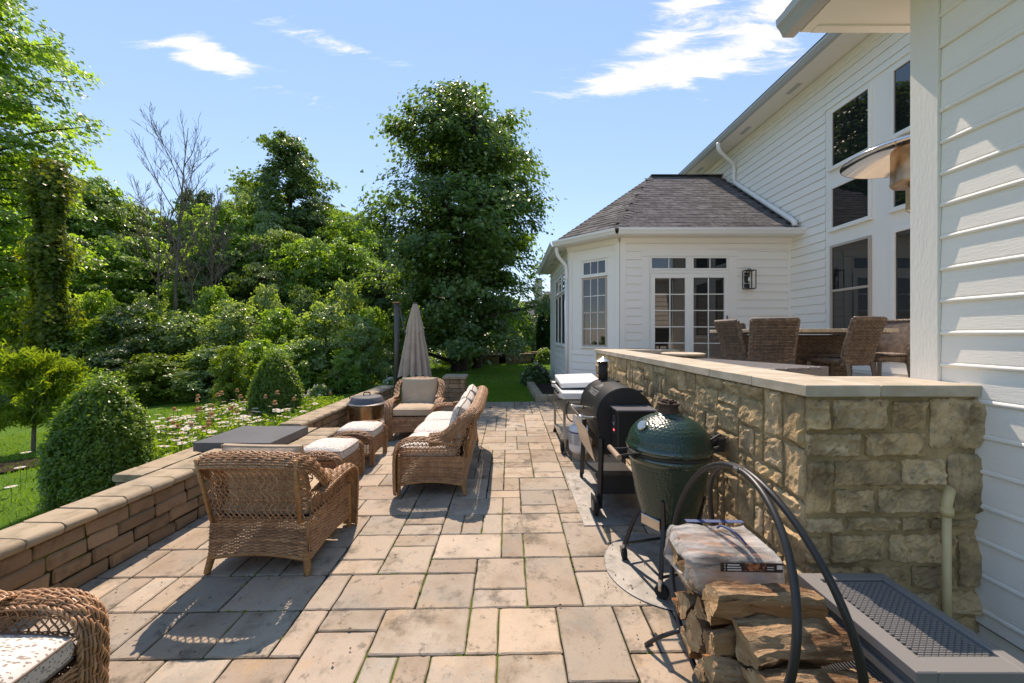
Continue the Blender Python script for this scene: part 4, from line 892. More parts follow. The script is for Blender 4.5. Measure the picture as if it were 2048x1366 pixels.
# ottomans
def ottoman(label):
    root = empty('wicker_ottoman', (0, 0, 0), 0, label, 'ottoman', 'wicker ottomans with spotted cushions'); hx, hy = .235, .27; zt = .33; zb = lambda u: .12 + .02 * np.sin(math.pi * u)
    def pan(p, q):
        p, q = np.array(p, float), np.array(q, float)
        return lambda u, v: np.concatenate([p + (q - p) * u[..., None], (zb(u) + (zt - zb(u)) * v)[..., None]], -1)
    rails = MB()
    for p, q in (((-hx, -hy), (hx, -hy)), ((hx, -hy), (hx, hy)), ((hx, hy), (-hx, hy)), ((-hx, hy), (-hx, -hy))):
        S = pan(p, q); mb = MB(); weave(mb, S, int(math.dist(p, q) / .036), 18, r=.0042, amp=.0045); mb.build('woven_skirt', M['wicker'], root, True)
        u = np.linspace(0, 1, 16)
        for v in (0, 1): rails.tubes(S(u, 0 * u + v), .011, 7)
    rails.build('rail', M['cane'], root, True)
    for s in (-1, 1):
        a = catmull([(-hx - .03, s * (hy + .025), .02), (-hx - .03, s * (hy + .025), .30), (-hx + .01, s * (hy + .025), .40), (-.10, s * (hy + .03), .45), (0, s * (hy + .03), .457), (.10, s * (hy + .03), .45), (hx - .01, s * (hy + .025), .40), (hx + .03, s * (hy + .025), .30), (hx + .03, s * (hy + .025), .02)], 60)
        T = np.gradient(a, axis=0); Nn = np.stack([-T[:, 2], 0 * T[:, 0], T[:, 0]], -1)
        mb = MB(); roll(mb, a, Nn, .05, 1.0, nv=9); mb.build('rolled_end', M['wicker'], root, True)
        S2 = lambda u, v: np.stack([-hx + 2 * hx * u, 0 * u + s * hy, .33 + v * (.09 - .12 * (np.abs(2 * u - 1)) ** 4)], -1)
        mb = MB(); lattice(mb, S2, 10, 1); mb.build('end_lattice', M['wicker'], root, True)
        for q in (-1, 1): mb = MB(); wrapped_leg(mb, (q * hx, s * hy, .16), (q * hx, s * hy, 0), .02, .018, 10); mb.build('leg', M['cane'], root, True)
    mb, pp_ = pillow(hx + .01, hy - .02, .09, .045, 16, seed=31); o = mb.build('cushion', M['spots'], root, True); o.location = (0, 0, .392); auto_smooth(o, 60); pp_.build('piping', M['piping'], o, True)
    return root
ot1 = ottoman('wicker ottoman with spotted cushion right in front of the nearer armchair'); stand(ot1, -2.06, 4.515, -.02)
ot2 = copy_tree(ot1); tag(ot2, 'wicker ottoman with spotted cushion standing nearer the steel fire pit'); stand(ot2, -2.03, 5.36, .03)
# steel fire pit with dark lid
fp = empty('fire_pit', (-2.43, 6.68, fz(-2.43, 6.68)), 0, 'round brushed steel fire pit with dark domed lid beside the low wall', 'fire pit')
m_ = MB(); m_.lathe([(.0, .26), (.27, .26), (.285, .275), (.285, .50), (.298, .512), (.298, .522), (.27, .522)], seg=48); o = m_.build('drum', M['brushed'], fp, True); auto_smooth(o, 35)
m_ = MB(); m_.lathe([(.325, .518), (.327, .526), (.30, .535), (.285, .545), (.25, .625), (.235, .637), (.08, .648), (0, .65)], seg=48); o = m_.build('lid', M['slate'], fp, True); auto_smooth(o, 30)
m_ = MB(); m_.tubes(catmull([[-.05, 0, .645], [-.048, 0, .695], [.048, 0, .695], [.05, 0, .645]], 14), .008, 6); m_.box((0, 0, .705), (.10, .024, .018), rz=.0); m_.build('lid_handle', M['black'], fp)
m_ = MB(); m_.tubes(np.array([[-.25, -.10, .61], [-.25, -.10, .665]]), .009, 6); m_.build('lid_peg', M['black'], fp)
m_ = MB()
for k in range(16):
    a = -math.pi / 2 + (k - 7.5) * .085; m_.tubes(np.array([[.2845 * math.cos(a), .2845 * math.sin(a), .292], [.2875 * math.cos(a), .2875 * math.sin(a), .292]]), .0075, 8)
m_.build('air_hole', M['black'], fp)
m_ = MB(); m_.lathe([(.20, .225), (.245, .225), (.245, .262), (.20, .262)], seg=32); m_.build('base_ring', M['steel'], fp)
for k in range(4):
    a = k * math.pi / 2 + .6; m_ = MB(); m_.tubes(np.array([[.21 * math.cos(a), .21 * math.sin(a), .24], [.24 * math.cos(a), .24 * math.sin(a), 0]]), .014, 7); m_.build('leg', M['black'], fp)
# closed cantilever parasol beyond the wall
um = empty('cantilever_parasol', (-2.52, 9.75, tz(-2.52, 9.75).item()), 0, 'closed taupe parasol hanging from a dark post behind the low wall', 'parasol')
zu = um.location.z; top = 2.56 - zu
m_ = MB(); m_.tubes(np.array([[-.30, .05, 0], [-.30, .05, 2.53 - zu]]), .062, 10); m_.build('post', M['bronze'], um, True)
MB().box((-.30, .05, 2.55 - zu), (.17, .17, .035), ch=.006).build('post_cap', M['cane'], um)
m_ = MB(); m_.tubes(np.array([[-.25, .05, 2.48 - zu], [-.02, .03, 1.55 - zu], [.05, .02, 1.2 - zu]]), .018, 6); m_.build('arm', M['bronze'], um, True)
m_ = MB(); m_.lathe([(.0, top - .01), (.05, top - .01), (.055, top - .03), (.05, top - .05)], (.17, 0, 0), 14); m_.build('finial', M['bronze'], um, True)
m_ = MB(); m_.tubes(np.array([[.17, 0, .25], [.17, 0, top - .04]]), .022, 8); m_.build('mast', M['bronze'], um, True)
def folds(z0, z1, r0, r1, nf, amp, seed, scal=0):
    th = np.linspace(0, 2 * math.pi, 161)[:-1]; k = 14; P = []
    r_ = np.random.default_rng(seed); phs = r_.uniform(-.5, .5, nf)
    for i in range(k):
        t = i / (k - 1); r = r0 + (r1 - r0) * t ** .85; a = amp * (0.25 + .75 * t)
        w = np.abs(np.cos(th * nf / 2 + .25 * np.sin(th * 2 + seed))); rad = r * (1 - a + a * w ** .8) * (1 + .04 * np.sin(th * 3 + seed + 2 * t))
        z = z0 + (z1 - z0) * t - (scal * (1 - w) * t ** 6 if scal else 0)
        P.append(np.stack([.17 + rad * np.cos(th), rad * np.sin(th) * .9, z + 0 * th], -1))
    P = np.array(P); P = np.concatenate([P, P[:, :1]], 1); m_ = MB(); m_.grid(P, True); return m_
o = folds(top - .04, .70 - zu, .05, .42, 12, .45, 1, -.10).build('canopy', M['taupe'], um, True)
folds(top - .045, 1.80 - zu, .055, .235, 12, .26, 1, -.05).build('vent_canopy', M['taupe'], um, True)
# ---------------------------------------------------------------- cooking row along the stone wall
def dimple(m, scale=46, strength=.6, dist=.006):
    nt = m.node_tree; b = nt.nodes['Principled BSDF']; tcn = N(nt, 'ShaderNodeTexCoord'); vo = N(nt, 'ShaderNodeTexVoronoi'); vo.inputs['Scale'].default_value = scale; vo.inputs['Randomness'].default_value = .45
    L(nt, tcn.outputs['Object'], vo.inputs[0]); bn = N(nt, 'ShaderNodeBump'); bn.inputs['Strength'].default_value = strength; bn.inputs['Distance'].default_value = dist; bn.invert = True; L(nt, vo.outputs['Distance'], bn.inputs['Height']); L(nt, bn.outputs[0], b.inputs['Normal'])
M['dimpled'] = pmat('dimpled', (.013, .039, .026), .28, spec=.6); dimple(M['dimpled'])
KX, KY = 1.135, 2.80; kz = fz(KX, KY)
ma = MB(); ma.lathe([(0, .003), (.455, .003), (.462, .006), (.455, .010), (0, .010)], seg=64); o = ma.build('grill_mat', M['galv']); o.location = (1.16, 2.85, fz(1.16, 2.85)); o.rotation_euler = (.0153, -.0144, 0); tag(o, 'round galvanised metal mat under the green egg shaped grill', 'mat', 'metal mats under the grills')
ma = MB(); ma.box((0, 0, .006), (.80, 1.26, .006)); ma.box((0, 0, .003), (.76, 1.22, .004)); o = ma.build('grill_mat', M['galv']); o.location = (1.06, 4.09, fz(1.06, 4.09)); o.rotation_euler = (.0153, -.0144, 0); tag(o, 'rectangular galvanised metal mat under the black barrel grill', 'mat', 'metal mats under the grills')
kg = empty('kamado_grill', (KX, KY, kz), 0, 'green egg shaped ceramic grill on a black wheeled stand', 'grill')
def arcp(r, z0, rz, a0, a1, n): return [(r * math.cos(math.radians(a)), z0 + rz * math.sin(math.radians(a))) for a in np.linspace(a0, a1, n)]
body = [(.0, .345), (.12, .345), (.155, .36)] + [(.155 + (.278 - .155) * (t ** .62), .36 + .47 * t) for t in np.linspace(.04, 1, 16)] + [(.284, .845), (.286, .875), (.272, .880)]
m_ = MB(); m_.lathe(body, seg=72); o = m_.build('base', M['dimpled'], kg, True); auto_smooth(o, 50)
lidp = [(.272, .905), (.298, .908), (.301, .930), (.296, .945)] + arcp(.288, .945, .215, 2, 70, 16) + [(.085, 1.165), (.07, 1.168)]
m_ = MB(); m_.lathe(lidp, seg=72); o = m_.build('lid', M['dimpled'], kg, True); auto_smooth(o, 50)
m_ = MB(); m_.lathe([(.284, .835), (.292, .845), (.293, .872), (.285, .882)], seg=72); m_.lathe([(.288, .903), (.303, .910), (.305, .932), (.297, .948)], seg=72); o = m_.build('rim', M['enamel'], kg, True)
m_ = MB(); m_.lathe([(.279, .868), (.282, .87), (.282, .918), (.279, .92)], seg=72); m_.lathe([(.290, .885), (.297, .885), (.297, .903), (.290, .903)], seg=72); m_.build('band', M['black'], kg)
m_ = MB(); m_.lathe([(.078, 1.15), (.080, 1.165), (.068, 1.20), (.068, 1.215), (.078, 1.22), (.078, 1.235), (.03, 1.24), (0, 1.24)], seg=32)
for k in range(8): a = k * math.pi / 4; m_.box((.05 * math.cos(a), .05 * math.sin(a), 1.245), (.012, .03, .014), rz=a)
m_.tubes(np.array([[-.01, -.055, 1.24], [-.012, -.06, 1.265]]), .012, 8); o = m_.build('chimney_cap', M['iron'], kg); auto_smooth(o, 35)
m_ = MB(); m_.lathe([(.0, .012), (.034, .012), (.038, .006), (.038, 0), (0, 0)], seg=24); o = m_.build('thermometer', M['steel'], kg); 
dv = Vector((-.86, -.35, .62)).normalized(); o.location = (-.218, -.075, 1.085); o.rotation_euler = dv.to_track_quat('Z', 'Y').to_euler()
m_ = MB(); m_.tubes(np.array([[-.43, -.235, .905], [-.43, .02, .905]]), .019, 10); hn = m_.build('handle', M['wood_handle'], kg)
m_ = MB()
for y in (-.19, -.03): m_.tubes(np.array([[-.43, y, .905], [-.26, y * .8, .912]]), .008, 6)
m_.box((-.30, -.10, .905), (.03, .10, .025)); m_.tubes(np.array([[-.29, -.15, .885], [-.31, -.16, .89]]), .013, 8); m_.build('handle_bracket', M['black'], kg)
m_ = MB(); m_.box((.335, .02, .93), (.09, .05, .06), ch=.006); m_.box((.375, .02, .93), (.05, .11, .10), ch=.005); m_.tubes(np.array([[.28, -.05, .97], [.38, .0, 1.0], [.38, .06, 1.0]]), .009, 6); m_.tubes(np.array([[.30, -.05, .90], [.36, -.04, .91]]), .022, 10); m_.build('hinge', M['black'], kg)
m_ = MB(); mm = Matrix.Rotation(math.radians(-148), 4, 'Z'); m_.box((.198, 0, .415), (.018, .16, .07), ch=.004, M=mm); m_.build('draft_door', M['steel'], kg)
cs_ = []
for k in range(4):
    a = math.pi / 4 + k * math.pi / 2 + .25; ca, sa = math.cos(a), math.sin(a); cs_.append((ca, sa))
    leg = MB(); leg.tubes(np.array([[.235 * ca, .235 * sa, .60], [.205 * ca, .205 * sa, .42], [.26 * ca, .26 * sa, .30], [.325 * ca, .325 * sa, .095]]), .017, 4); leg.build('stand_leg', M['black'], kg)
    w = MB(); w.lathe([(.0, -.018), (.04, -.018), (.046, -.012), (.046, .012), (.04, .018), (0, .018)], seg=20, M=Matrix.Translation((.335 * ca + .01, .335 * sa, .046)) @ Matrix.Rotation(.5 + k, 4, 'Z') @ Matrix.Rotation(math.pi / 2, 4, 'X')); wo_ = w.build('wheel', M['rubber'], kg)
    w = MB(); w.box((.335 * ca + .004, .335 * sa, .078), (.022, .056, .045), rz=.5 + k, ch=.004); w.tubes(np.array([[.33 * ca, .33 * sa, .09], [.325 * ca, .325 * sa, .12]]), .016, 8); w.build('fork', M['steel'], wo_)
for k in range(4):
    (a, b), (c, d) = cs_[k], cs_[(k + 1) % 4]; ns = MB(); ns.tubes(np.array([[.315 * a, .315 * b, .125], [.315 * c, .315 * d, .125]]), .012, 4)
    ns.build('stand_brace', M['black'], kg); ns = MB(); ns.tubes(np.array([[.212 * a, .212 * b, .40], [.212 * c, .212 * d, .40]]), .010, 4); ns.build('stand_brace', M['black'], kg)
M['print_light'] = pmat('print_light', (.34, .34, .33), .5)
kg.scale = (.965, .965, .98)
# text set on a curved or flat surface as thin mesh
def text_mesh(s, size, fn, name, m, parent, ext=.0015):
    cu = bpy.data.curves.new('lettering', 'FONT'); cu.body = s; cu.size = size; cu.align_x = 'CENTER'; cu.align_y = 'CENTER'; cu.resolution_u = 2
    t = bpy.data.objects.new('lettering', cu); COL.objects.link(t); dg = bpy.context.evaluated_depsgraph_get(); me = bpy.data.meshes.new_from_object(t.evaluated_get(dg)); bpy.data.objects.remove(t)
    for v in me.vertices: v.co = fn(v.co.x, v.co.y)
    me.update(); o = link(name, me, m, parent); return o
# black barrel pellet grill
pgx, pgy = 1.09, 4.10; pg = empty('barrel_grill', (pgx, pgy, fz(pgx, pgy)), 0, 'black barrel shaped pellet grill with side handle and small chimney', 'grill')
BR, BZ = .268, .90; by0, by1 = -.42, .40
def barrel(r, y0, y1, zlow):
    th = np.linspace(math.radians(-8), math.radians(188), 33); pts = [(r * math.cos(t), BZ + r * math.sin(t)) for t in th]; 
    lw = [(-r * .985, BZ - .10), (-r * .75, zlow), (r * .75, zlow), (r * .985, BZ - .10)]; return pts + lw
m_ = MB(); prof = barrel(BR, by0, by1, BZ - .26); m_.extrude(prof, (0, by0, 0), (0, by1, 0), (1, 0, 0)); o = m_.build('barrel', M['black'], pg); auto_smooth(o, 30)
m_ = MB(); th = np.linspace(math.radians(60), math.radians(190), 24); q = np.array([[( (BR + .004) * math.cos(t), y, BZ + (BR + .004) * math.sin(t)) for t in th] for y in (by0 + .012, by1 - .012)]); m_.grid(q, True); m_.tubes(q[0], .006, 6); m_.tubes(q[1], .006, 6); m_.tubes(np.array([q[0][-1], q[1][-1]]), .007, 6); o = m_.build('lid', M['black'], pg); auto_smooth(o, 30)
for k, (y, a) in enumerate(((by0 + .02, 62), (by1 - .02, 62))): MB().box((BR * math.cos(math.radians(a)) + .01, y, BZ + BR * math.sin(math.radians(a)) + .008), (.05, .05, .02), ch=.004).build('hinge', M['black'], pg)
hn = MB(); hn.tubes(catmull([(-.26, -.33, .87), (-.38, -.335, .885), (-.415, -.31, .89), (-.415, .22, .89), (-.38, .245, .885), (-.26, .24, .87)], 34), .014, 10); hn.build('handle', M['steel'], pg, True)
wrap = lambda r, y0, a0: (lambda x, y: Vector((r * math.cos(a0 - y / r), y0 - x, BZ + r * math.sin(a0 - y / r))))
text_mesh('TRAEGER', .088, wrap(BR + .0075, .03, math.radians(140)), 'lettering', M['print_light'], pg)
mk = MB(); f = wrap(BR + .0075, .03, math.radians(140))
for (x0, y0_, x1, y1_) in ((-.075, .06, -.02, .135), (-.02, .135, .015, .085), (.0, .065, .045, .125), (.045, .125, .085, .06)):
    a, b = np.array((x0, y0_)), np.array((x1, y1_)); d = (b - a) / np.linalg.norm(b - a); nn = np.array((-d[1], d[0])) * .006; mk.add(np.array([f(*(a - nn)), f(*(b - nn)), f(*(b + nn)), f(*(a + nn))]), [np.array([(0, 1, 2, 3)])])
mk.build('emblem', M['print_light'], pg)
m_ = MB(); m_.tubes(np.array([[-.03, by1 - .06, BZ + BR - .03], [-.03, by1 - .06, BZ + BR + .20]]), .052, 20); ck = m_.build('chimney', M['black_rough'], pg, True)
m_ = MB(); m_.lathe([(.085, 0), (.088, .004), (.0, .055)], (-.03, by1 - .06, BZ + BR + .205), 24); m_.tubes(np.array([[-.03, by1 - .06, BZ + BR + .19], [-.03, by1 - .06, BZ + BR + .25]]), .008, 6); m_.build('rain_cap', M['steel'], ck)
hp = MB(); hp.box((.03, by0 - .115, .79), (.33, .22, .42), ch=.006); hb = hp.build('pellet_hopper', M['black'], pg); MB().box((.03, by0 - .125, 1.008), (.36, .26, .016), ch=.004).build('hopper_lid', M['slate'], hb)
m_ = MB(); m_.box((-.138, by0 - .115, .86), (.012, .11, .17), ch=.002); ct = m_.build('control_panel', M['black_rough'], hb)
em = bpy.data.materials.new('led_red'); em.use_nodes = True; em.node_tree.nodes['Principled BSDF'].inputs['Emission Color'].default_value = (1, .03, .05, 1); em.node_tree.nodes['Principled BSDF'].inputs['Emission Strength'].default_value = 3; M['led'] = em
MB().box((-.1455, by0 - .13, .815), (.003, .028, .012)).build('display', M['led'], ct)
text_mesh('165', .04, lambda x, y: Vector((-.1462, by0 - .115 - x, .87 + y)), 'digits', M['metal_white'], ct)
sh = MB(); sh.box((0, 0, 0), (.012, .74, .30), ch=.003, M=Matrix.Translation((-.315, -.02, .62)) @ Matrix.Rotation(math.radians(-14), 4, 'Y')); sh.build('folding_shelf', M['steel'], pg)
fr = MB()
for y in (by0 + .03, by1 - .05): fr.tubes(np.array([[-.245, y, .70], [.245, y, .70]]), .016, 4)
fr.box((0, -.02, .60), (.40, .74, .12), ch=.01); fr.build('firebox', M['black_rough'], pg)
for sx in (-1, 1):
    for y, sp in ((by0 - .0, 0), (by1 + .02, .06)):
        lg = MB(); lg.tubes(np.array([[sx * .225, y, .70], [sx * (.235 + .01), y + sp, .05]]), .026, 4); lg.build('leg', M['black'], pg)
        if sp == 0: 
            w = MB(); w.lathe([(0, -.025), (.07, -.025), (.085, -.018), (.085, .018), (.07, .025), (0, .025)], seg=28, M=Matrix.Translation((sx * .29, y - .02, .085)) @ Matrix.Rotation(math.pi / 2, 4, 'Y')); wh = w.build('wheel', M['rubber'], pg); auto_smooth(wh, 35)
            w = MB(); w.lathe([(0, -.028), (.045, -.028), (.05, -.02), (.05, .02), (.045, .028), (0, .028)], seg=20, M=Matrix.Translation((sx * .29, y - .02, .085)) @ Matrix.Rotation(math.pi / 2, 4, 'Y')); w.build('hub', M['cap'], wh)
        else:
            w = MB(); w.lathe([(0, -.014), (.03, -.014), (.036, 0), (.03, .014), (0, .014)], seg=16, M=Matrix.Translation((sx * .25, y + sp, .036)) @ Matrix.Rotation(math.pi / 2, 4, 'Y')); w.build('caster', M['rubber'], pg)
MB().box((.0, -.40, .26), (.44, .016, .17)).build('lower_panel', M['black'], pg)
MB().box((.0, .0, .20), (.44, .80, .014)).build('lower_shelf', M['black'], pg)
# flat top gas griddle
gg = empty('gas_griddle', (1.04, 6.02, fz(1.04, 6.02)), 0, 'stainless flat top gas griddle with closed white lid at the far end of the grills', 'griddle')
z0 = -.09
MB().box((.0, -.46, .80), (.62, .34, .085), ch=.006).build('side_shelf', M['metal_white'], gg); MB().box((.0, .62, .80), (.62, .34, .085), ch=.006).build('side_shelf', M['metal_white'], gg)
MB().box((.0, .08, .775), (.60, .74, .13), ch=.006).build('body', M['metal_white'], gg); MB().box((-.0, .08, .862), (.57, .74, .03)).build('griddle_plate', M['black_rough'], gg)
ld = MB(); ld.box((0, 0, 0), (.62, .80, .075), ch=.012, M=Matrix.Translation((.02, .09, .935)) @ Matrix.Rotation(math.radians(3.5), 4, 'X') @ Matrix.Rotation(math.radians(-2), 4, 'Y')); li = ld.build('lid', M['metal_white'], gg)
m_ = MB(); m_.tubes(catmull([(-.30, .40, .90), (-.36, .39, .90), (-.37, .36, .90), (-.37, .20, .885), (-.36, .17, .88), (-.30, .16, .88)], 24), .011, 8); m_.build('lid_handle', M['black'], li, True)
for k in range(4): 
    m_ = MB(); m_.lathe([(0, 0), (.022, 0), (.022, .03), (.017, .036), (0, .036)], seg=18, M=Matrix.Translation((-.305, -.20 + k * .17, .79)) @ Matrix.Rotation(-math.pi / 2, 4, 'Y')); m_.build('knob', M['black'], gg)
for sx in (-1, 1):
    for y in (-.52, .62):
        MB().box((sx * .27, y, .42), (.035, .035, .70)).build('leg', M['steel'], gg)
fr = MB()
for z in (.66, .56): fr.box((0, -.52, z), (.54, .03, .05)); fr.box((0, .62, z), (.54, .03, .05))
for sx in (-1, 1): fr.box((sx * .27, .05, .56), (.03, 1.14, .03)); fr.box((sx * .27, .05, .13), (.03, 1.14, .03))
fr.box((0, .1, .545), (.52, 1.0, .012)); fr.box((0, .1, .14), (.52, 1.0, .012)); fr.build('frame', M['steel'], gg)
for sx in (-1, 1):
    w = MB(); w.lathe([(0, -.022), (.07, -.022), (.088, -.014), (.088, .014), (.07, .022), (0, .022)], seg=28, M=Matrix.Translation((sx * .30, -.52, .088)) @ Matrix.Rotation(math.pi / 2, 4, 'Y')); w.build('wheel', M['rubber'], gg)
    w = MB(); w.lathe([(0, 0), (.035, 0), (.03, .03), (.014, .08), (0, .08)], seg=14, M=Matrix.Translation((sx * .27, .62, 0))); w.build('foot', M['rubber'], gg)
m_ = MB(); m_.tubes(catmull([(-.22, -.60, .72), (-.26, -.66, .64), (-.25, -.68, .52), (-.18, -.68, .46), (-.10, -.66, .47)], 24), .009, 7); m_.build('hose', M['black'], gg, True)
pt = empty('propane_tank', (.955, 5.28, fz(.955, 5.28) + .0), 0, 'pale propane tank with printed label under the griddle', 'gas tank')
m_ = MB(); m_.lathe([(0, .05)] + [(.155 * math.sin(t), .15 - .10 * math.cos(t)) for t in np.linspace(.2, math.pi / 2, 8)] + [(.155 * math.cos(t), .37 + .10 * math.sin(t)) for t in np.linspace(0, math.pi / 2 - .15, 8)] + [(0, .47)], seg=40); o = m_.build('cylinder', M['metal_white'], pt, True)
m_ = MB(); m_.lathe([(.10, 0), (.105, 0), (.105, .085), (.10, .085)], seg=32); m_.build('foot_ring', M['cream'], pt)
m_ = MB(); m_.lathe([(.095, .455), (.10, .455), (.10, .58), (.095, .585)], seg=24, a0=.6, a1=5.6, M=Matrix.Rotation(2.0, 4, 'Z')); m_.build('collar', M['metal_white'], pt)
m_ = MB(); m_.tubes(np.array([[0, 0, .46], [0, 0, .54]]), .02, 10); m_.tubes(np.array([[0, 0, .545], [0, 0, .565]]), .035, 12); m_.build('valve', M['iron'], pt)
M['print_blue'] = pmat('print_blue', (.05, .08, .18), .6); M['paper'] = pmat('paper', (.62, .60, .57), .7); M['print_grey'] = pmat('print_grey', (.20, .20, .22), .7)
lb = MB(); th0 = math.radians(175); lb.lathe([(.1565, .20), (.1565, .375)], seg=30, a0=th0, a1=th0 + 2.5); lbo = lb.build('label', M['paper'], pt)
lb = MB(); lb.lathe([(.1572, .352), (.1572, .372)], seg=30, a0=th0, a1=th0 + 2.5)
lb.build('label_band', M['print_blue'], lbo); lb = MB()
R = random.Random(9)
for k in range(11):
    for c in range(3): lb.lathe([(.1572, .212 + k * .012), (.1572, .217 + k * .012)], seg=10, a0=th0 + .12 + c * .8, a1=th0 + .12 + c * .8 + R.uniform(.4, .68))
lb.build('label_print', M['print_grey'], lbo)
# ---------------------------------------------------------------- firewood rack
lr = empty('log_rack', (1.05, 1.79, fz(1.05, 1.79)), 0, 'black tubular double hoop rack holding split firewood', 'log rack')
for s, xa_, xb_ in ((-1, .885, 1.05), (1, 1.255, 1.07)):
    th = np.linspace(-math.pi / 2, 1.5 * math.pi, 73); zz = .605 + .49 * np.sin(th); yy = .475 * np.cos(th); t = np.clip((zz - .11) / .98, 0, 1); xx = xa_ + (xb_ - xa_) * t ** 1.3 - 1.05
    m_ = MB(); m_.tubes(np.stack([xx, yy, zz], -1), .0145, 10, cap=False); m_.build('hoop', M['black'], lr, True)
m_ = MB(); m_.box((0, 0.0, 1.095), (.05, .03, .03), ch=.005); m_.build('clip', M['steel'], lr)
for y in (-.24, .24):
    m_ = MB(); zb_ = .605 - .49 * math.sqrt(1 - (y / .475) ** 2); m_.tubes(np.array([[-.165, y, zb_], [.19, y, zb_]]), .011, 8); 
    m_.tubes(catmull([(-.165, y, zb_), (-.25, y * 1.25, .10), (-.30, y * 1.5, .014), (-.26, y * 1.6, .012)], 14), .011, 8); m_.tubes(catmull([(.19, y, zb_), (.24, y * 1.25, .10), (.27, y * 1.5, .014), (.23, y * 1.6, .012)], 14), .011, 8)
    m_.build('foot', M['black'], lr, True)
M['log_end'] = pmat('log_end', (.50, .35, .20), .9, spec=.15, col2=(.34, .20, .10), nscale=14, bump=(50, .9), bdist=.01, dirt=[((.12, .07, .035), 20, .58, .68, .7)])
def log_mesh(Ln, r, seed, wedge=True):
    r_ = np.random.default_rng(seed); k = 12; half = math.radians(r_.uniform(38, 70)) if wedge else math.pi
    if wedge:
        arc = [(r * 1.35 * math.cos(t) - r * .75, r * 1.35 * math.sin(t)) for t in np.linspace(-half, half, 9)]
        tip = (-r * .85 + r_.normal(0, .006), r_.normal(0, .01)); a, b = np.array(arc[-1]), np.array(arc[0])
        mid1 = (a + tip) / 2 + r_.normal(0, .008, 2); mid2 = (b + tip) / 2 + r_.normal(0, .008, 2); sec = np.array(arc + [mid1, tip, mid2])
    else: sec = np.array([(r * math.cos(t), r * math.sin(t)) for t in np.linspace(0, 2 * math.pi, 13)[:-1]])
    cl = np.vstack([sec, sec[:1]]); dd = np.r_[0, np.cumsum(np.linalg.norm(np.diff(cl, axis=0), axis=1))]; m36 = 36; ss = np.arange(m36) / m36 * dd[-1]; nb = len(sec); arcend = dd[8] if wedge else 1e9
    sec = np.stack([np.interp(ss, dd, cl[:, 0]), np.interp(ss, dd, cl[:, 1])], -1); isbark = ss < arcend; ctr_ = sec.mean(0); sec = ctr_ + (sec - ctr_) * (1 + r_.normal(0, .042, (m36, 1)))
    xs_ = np.linspace(-Ln / 2, Ln / 2, 14); n = len(sec); P = []
    for q, x in enumerate(xs_):
        s_ = 1 + .07 * math.sin(q * .7 + seed) ; w = sec * s_ + np.array((.010 * math.sin(x * 7 + seed), .010 * math.cos(x * 6 + seed * 2)))
        P.append(np.c_[np.full(n, x), w])
    P = np.array(P); P[..., 1:] += .45 * r * .16 * fnoise(P * (.5, 1.3, 1.3) + seed * 3.1, 24, seed)[..., None] * np.sign(P[..., 1:]) + r_.normal(0, .0022, P[..., 1:].shape)
    P[0, :, 0] += r_.normal(0, .0018, n) + .012 * np.sin(seed + 3 * P[0, :, 1] / r); P[-1, :, 0] += r_.normal(0, .0018, n)
    V = P.reshape(-1, 3); i = np.arange(13)[:, None] * n; a = np.arange(n)[None]; b = (a + 1) % n
    F = np.stack([i + a, i + b, i + n + b, i + n + a], -1).reshape(-1, 4)
    V = np.concatenate([V, P[0].mean(0)[None], P[-1].mean(0)[None]]); c0, c1 = len(V) - 2, len(V) - 1; a = np.arange(n); b = (a + 1) % n
    F3 = np.concatenate([np.stack([b, a, a * 0 + c0], -1), np.stack([a + 13 * n, b + 13 * n, a * 0 + c1], -1)])
    me = mesh_np('log', V, [F, F3]); me.materials.append(M['log_wood']); me.materials.append(M['log_bark']); me.materials.append(M['log_end'])
    mi = np.zeros(len(me.polygons), np.int32); fi = np.arange(13 * n) % n; mi[13 * n:] = 2; mi[:13 * n] = isbark[fi].astype(int) if wedge else 1
    if len(me.polygons) == len(F) + len(F3): me.polygons.foreach_set("material_index", mi)
    return me
zr = fz(1.05, 1.79)
logs = [  # x, y, z, length, radius, roll, yaw, label
 (1.03, 1.645, .590, .43, .093, 1.0, -.10, 'large split log with torn fibres on top, nearest the plastic wrapped bundle'),
 (1.08, 1.53, .515, .41, .086, 1.9, .12, 'grey barked crooked log lying across the middle of the stack'),
 (1.10, 1.45, .41, .42, .086, 1.05, .06, 'yellowish split log low on the near side of the stack'),
 (1.13, 1.375, .345, .44, .075, .6, -.04, 'pale smooth log at the near bottom of the rack'),
 (.93, 1.83, .600, .26, .055, 2.2, .2, 'short dark log end tucked under the wrapped bundle'),
 (.95, 1.63, .44, .30, .06, .2, .15, 'thin split log end below the large top log'),
 (.93, 1.56, .36, .30, .06, 3.4, -.15, 'grey weathered log end standing out left of the stack'),
 (.94, 1.48, .27, .30, .06, 1.0, .05, 'furrowed bark log end at the lower left of the stack'),
 (1.08, 1.41, .26, .42, .065, 1.4, .05, None), (1.05, 1.93, .50, .42, .075, 1.5, 0, None), (1.05, 1.78, .47, .42, .078, .5, .03, None), (1.05, 1.68, .36, .42, .07, 2.5, 0, None), (1.05, 1.83, .33, .42, .075, 3.1, .02, None), (1.05, 1.98, .36, .42, .07, .9, 0, None),
 (1.06, 1.52, .22, .42, .055, .3, .02, None), (1.05, 1.62, .235, .42, .06, 1.7, 0, None), (1.05, 1.76, .20, .42, .062, 4, 0, None), (1.05, 1.90, .22, .42, .06, 2, 0, None), (1.05, 2.05, .27, .40, .055, 5, 0, None)]
for k, (x, y, z, ln, r, a, yw, lab) in enumerate(logs):
    o = link('firewood_log', log_mesh(ln, r, k + 1), None); o.location = (x + .025, y, z + zr); o.rotation_euler = (a, .0, yw); tag(o, lab or 'split log buried inside the firewood stack', 'log', 'split logs in the hoop rack'); auto_smooth(o, 22)
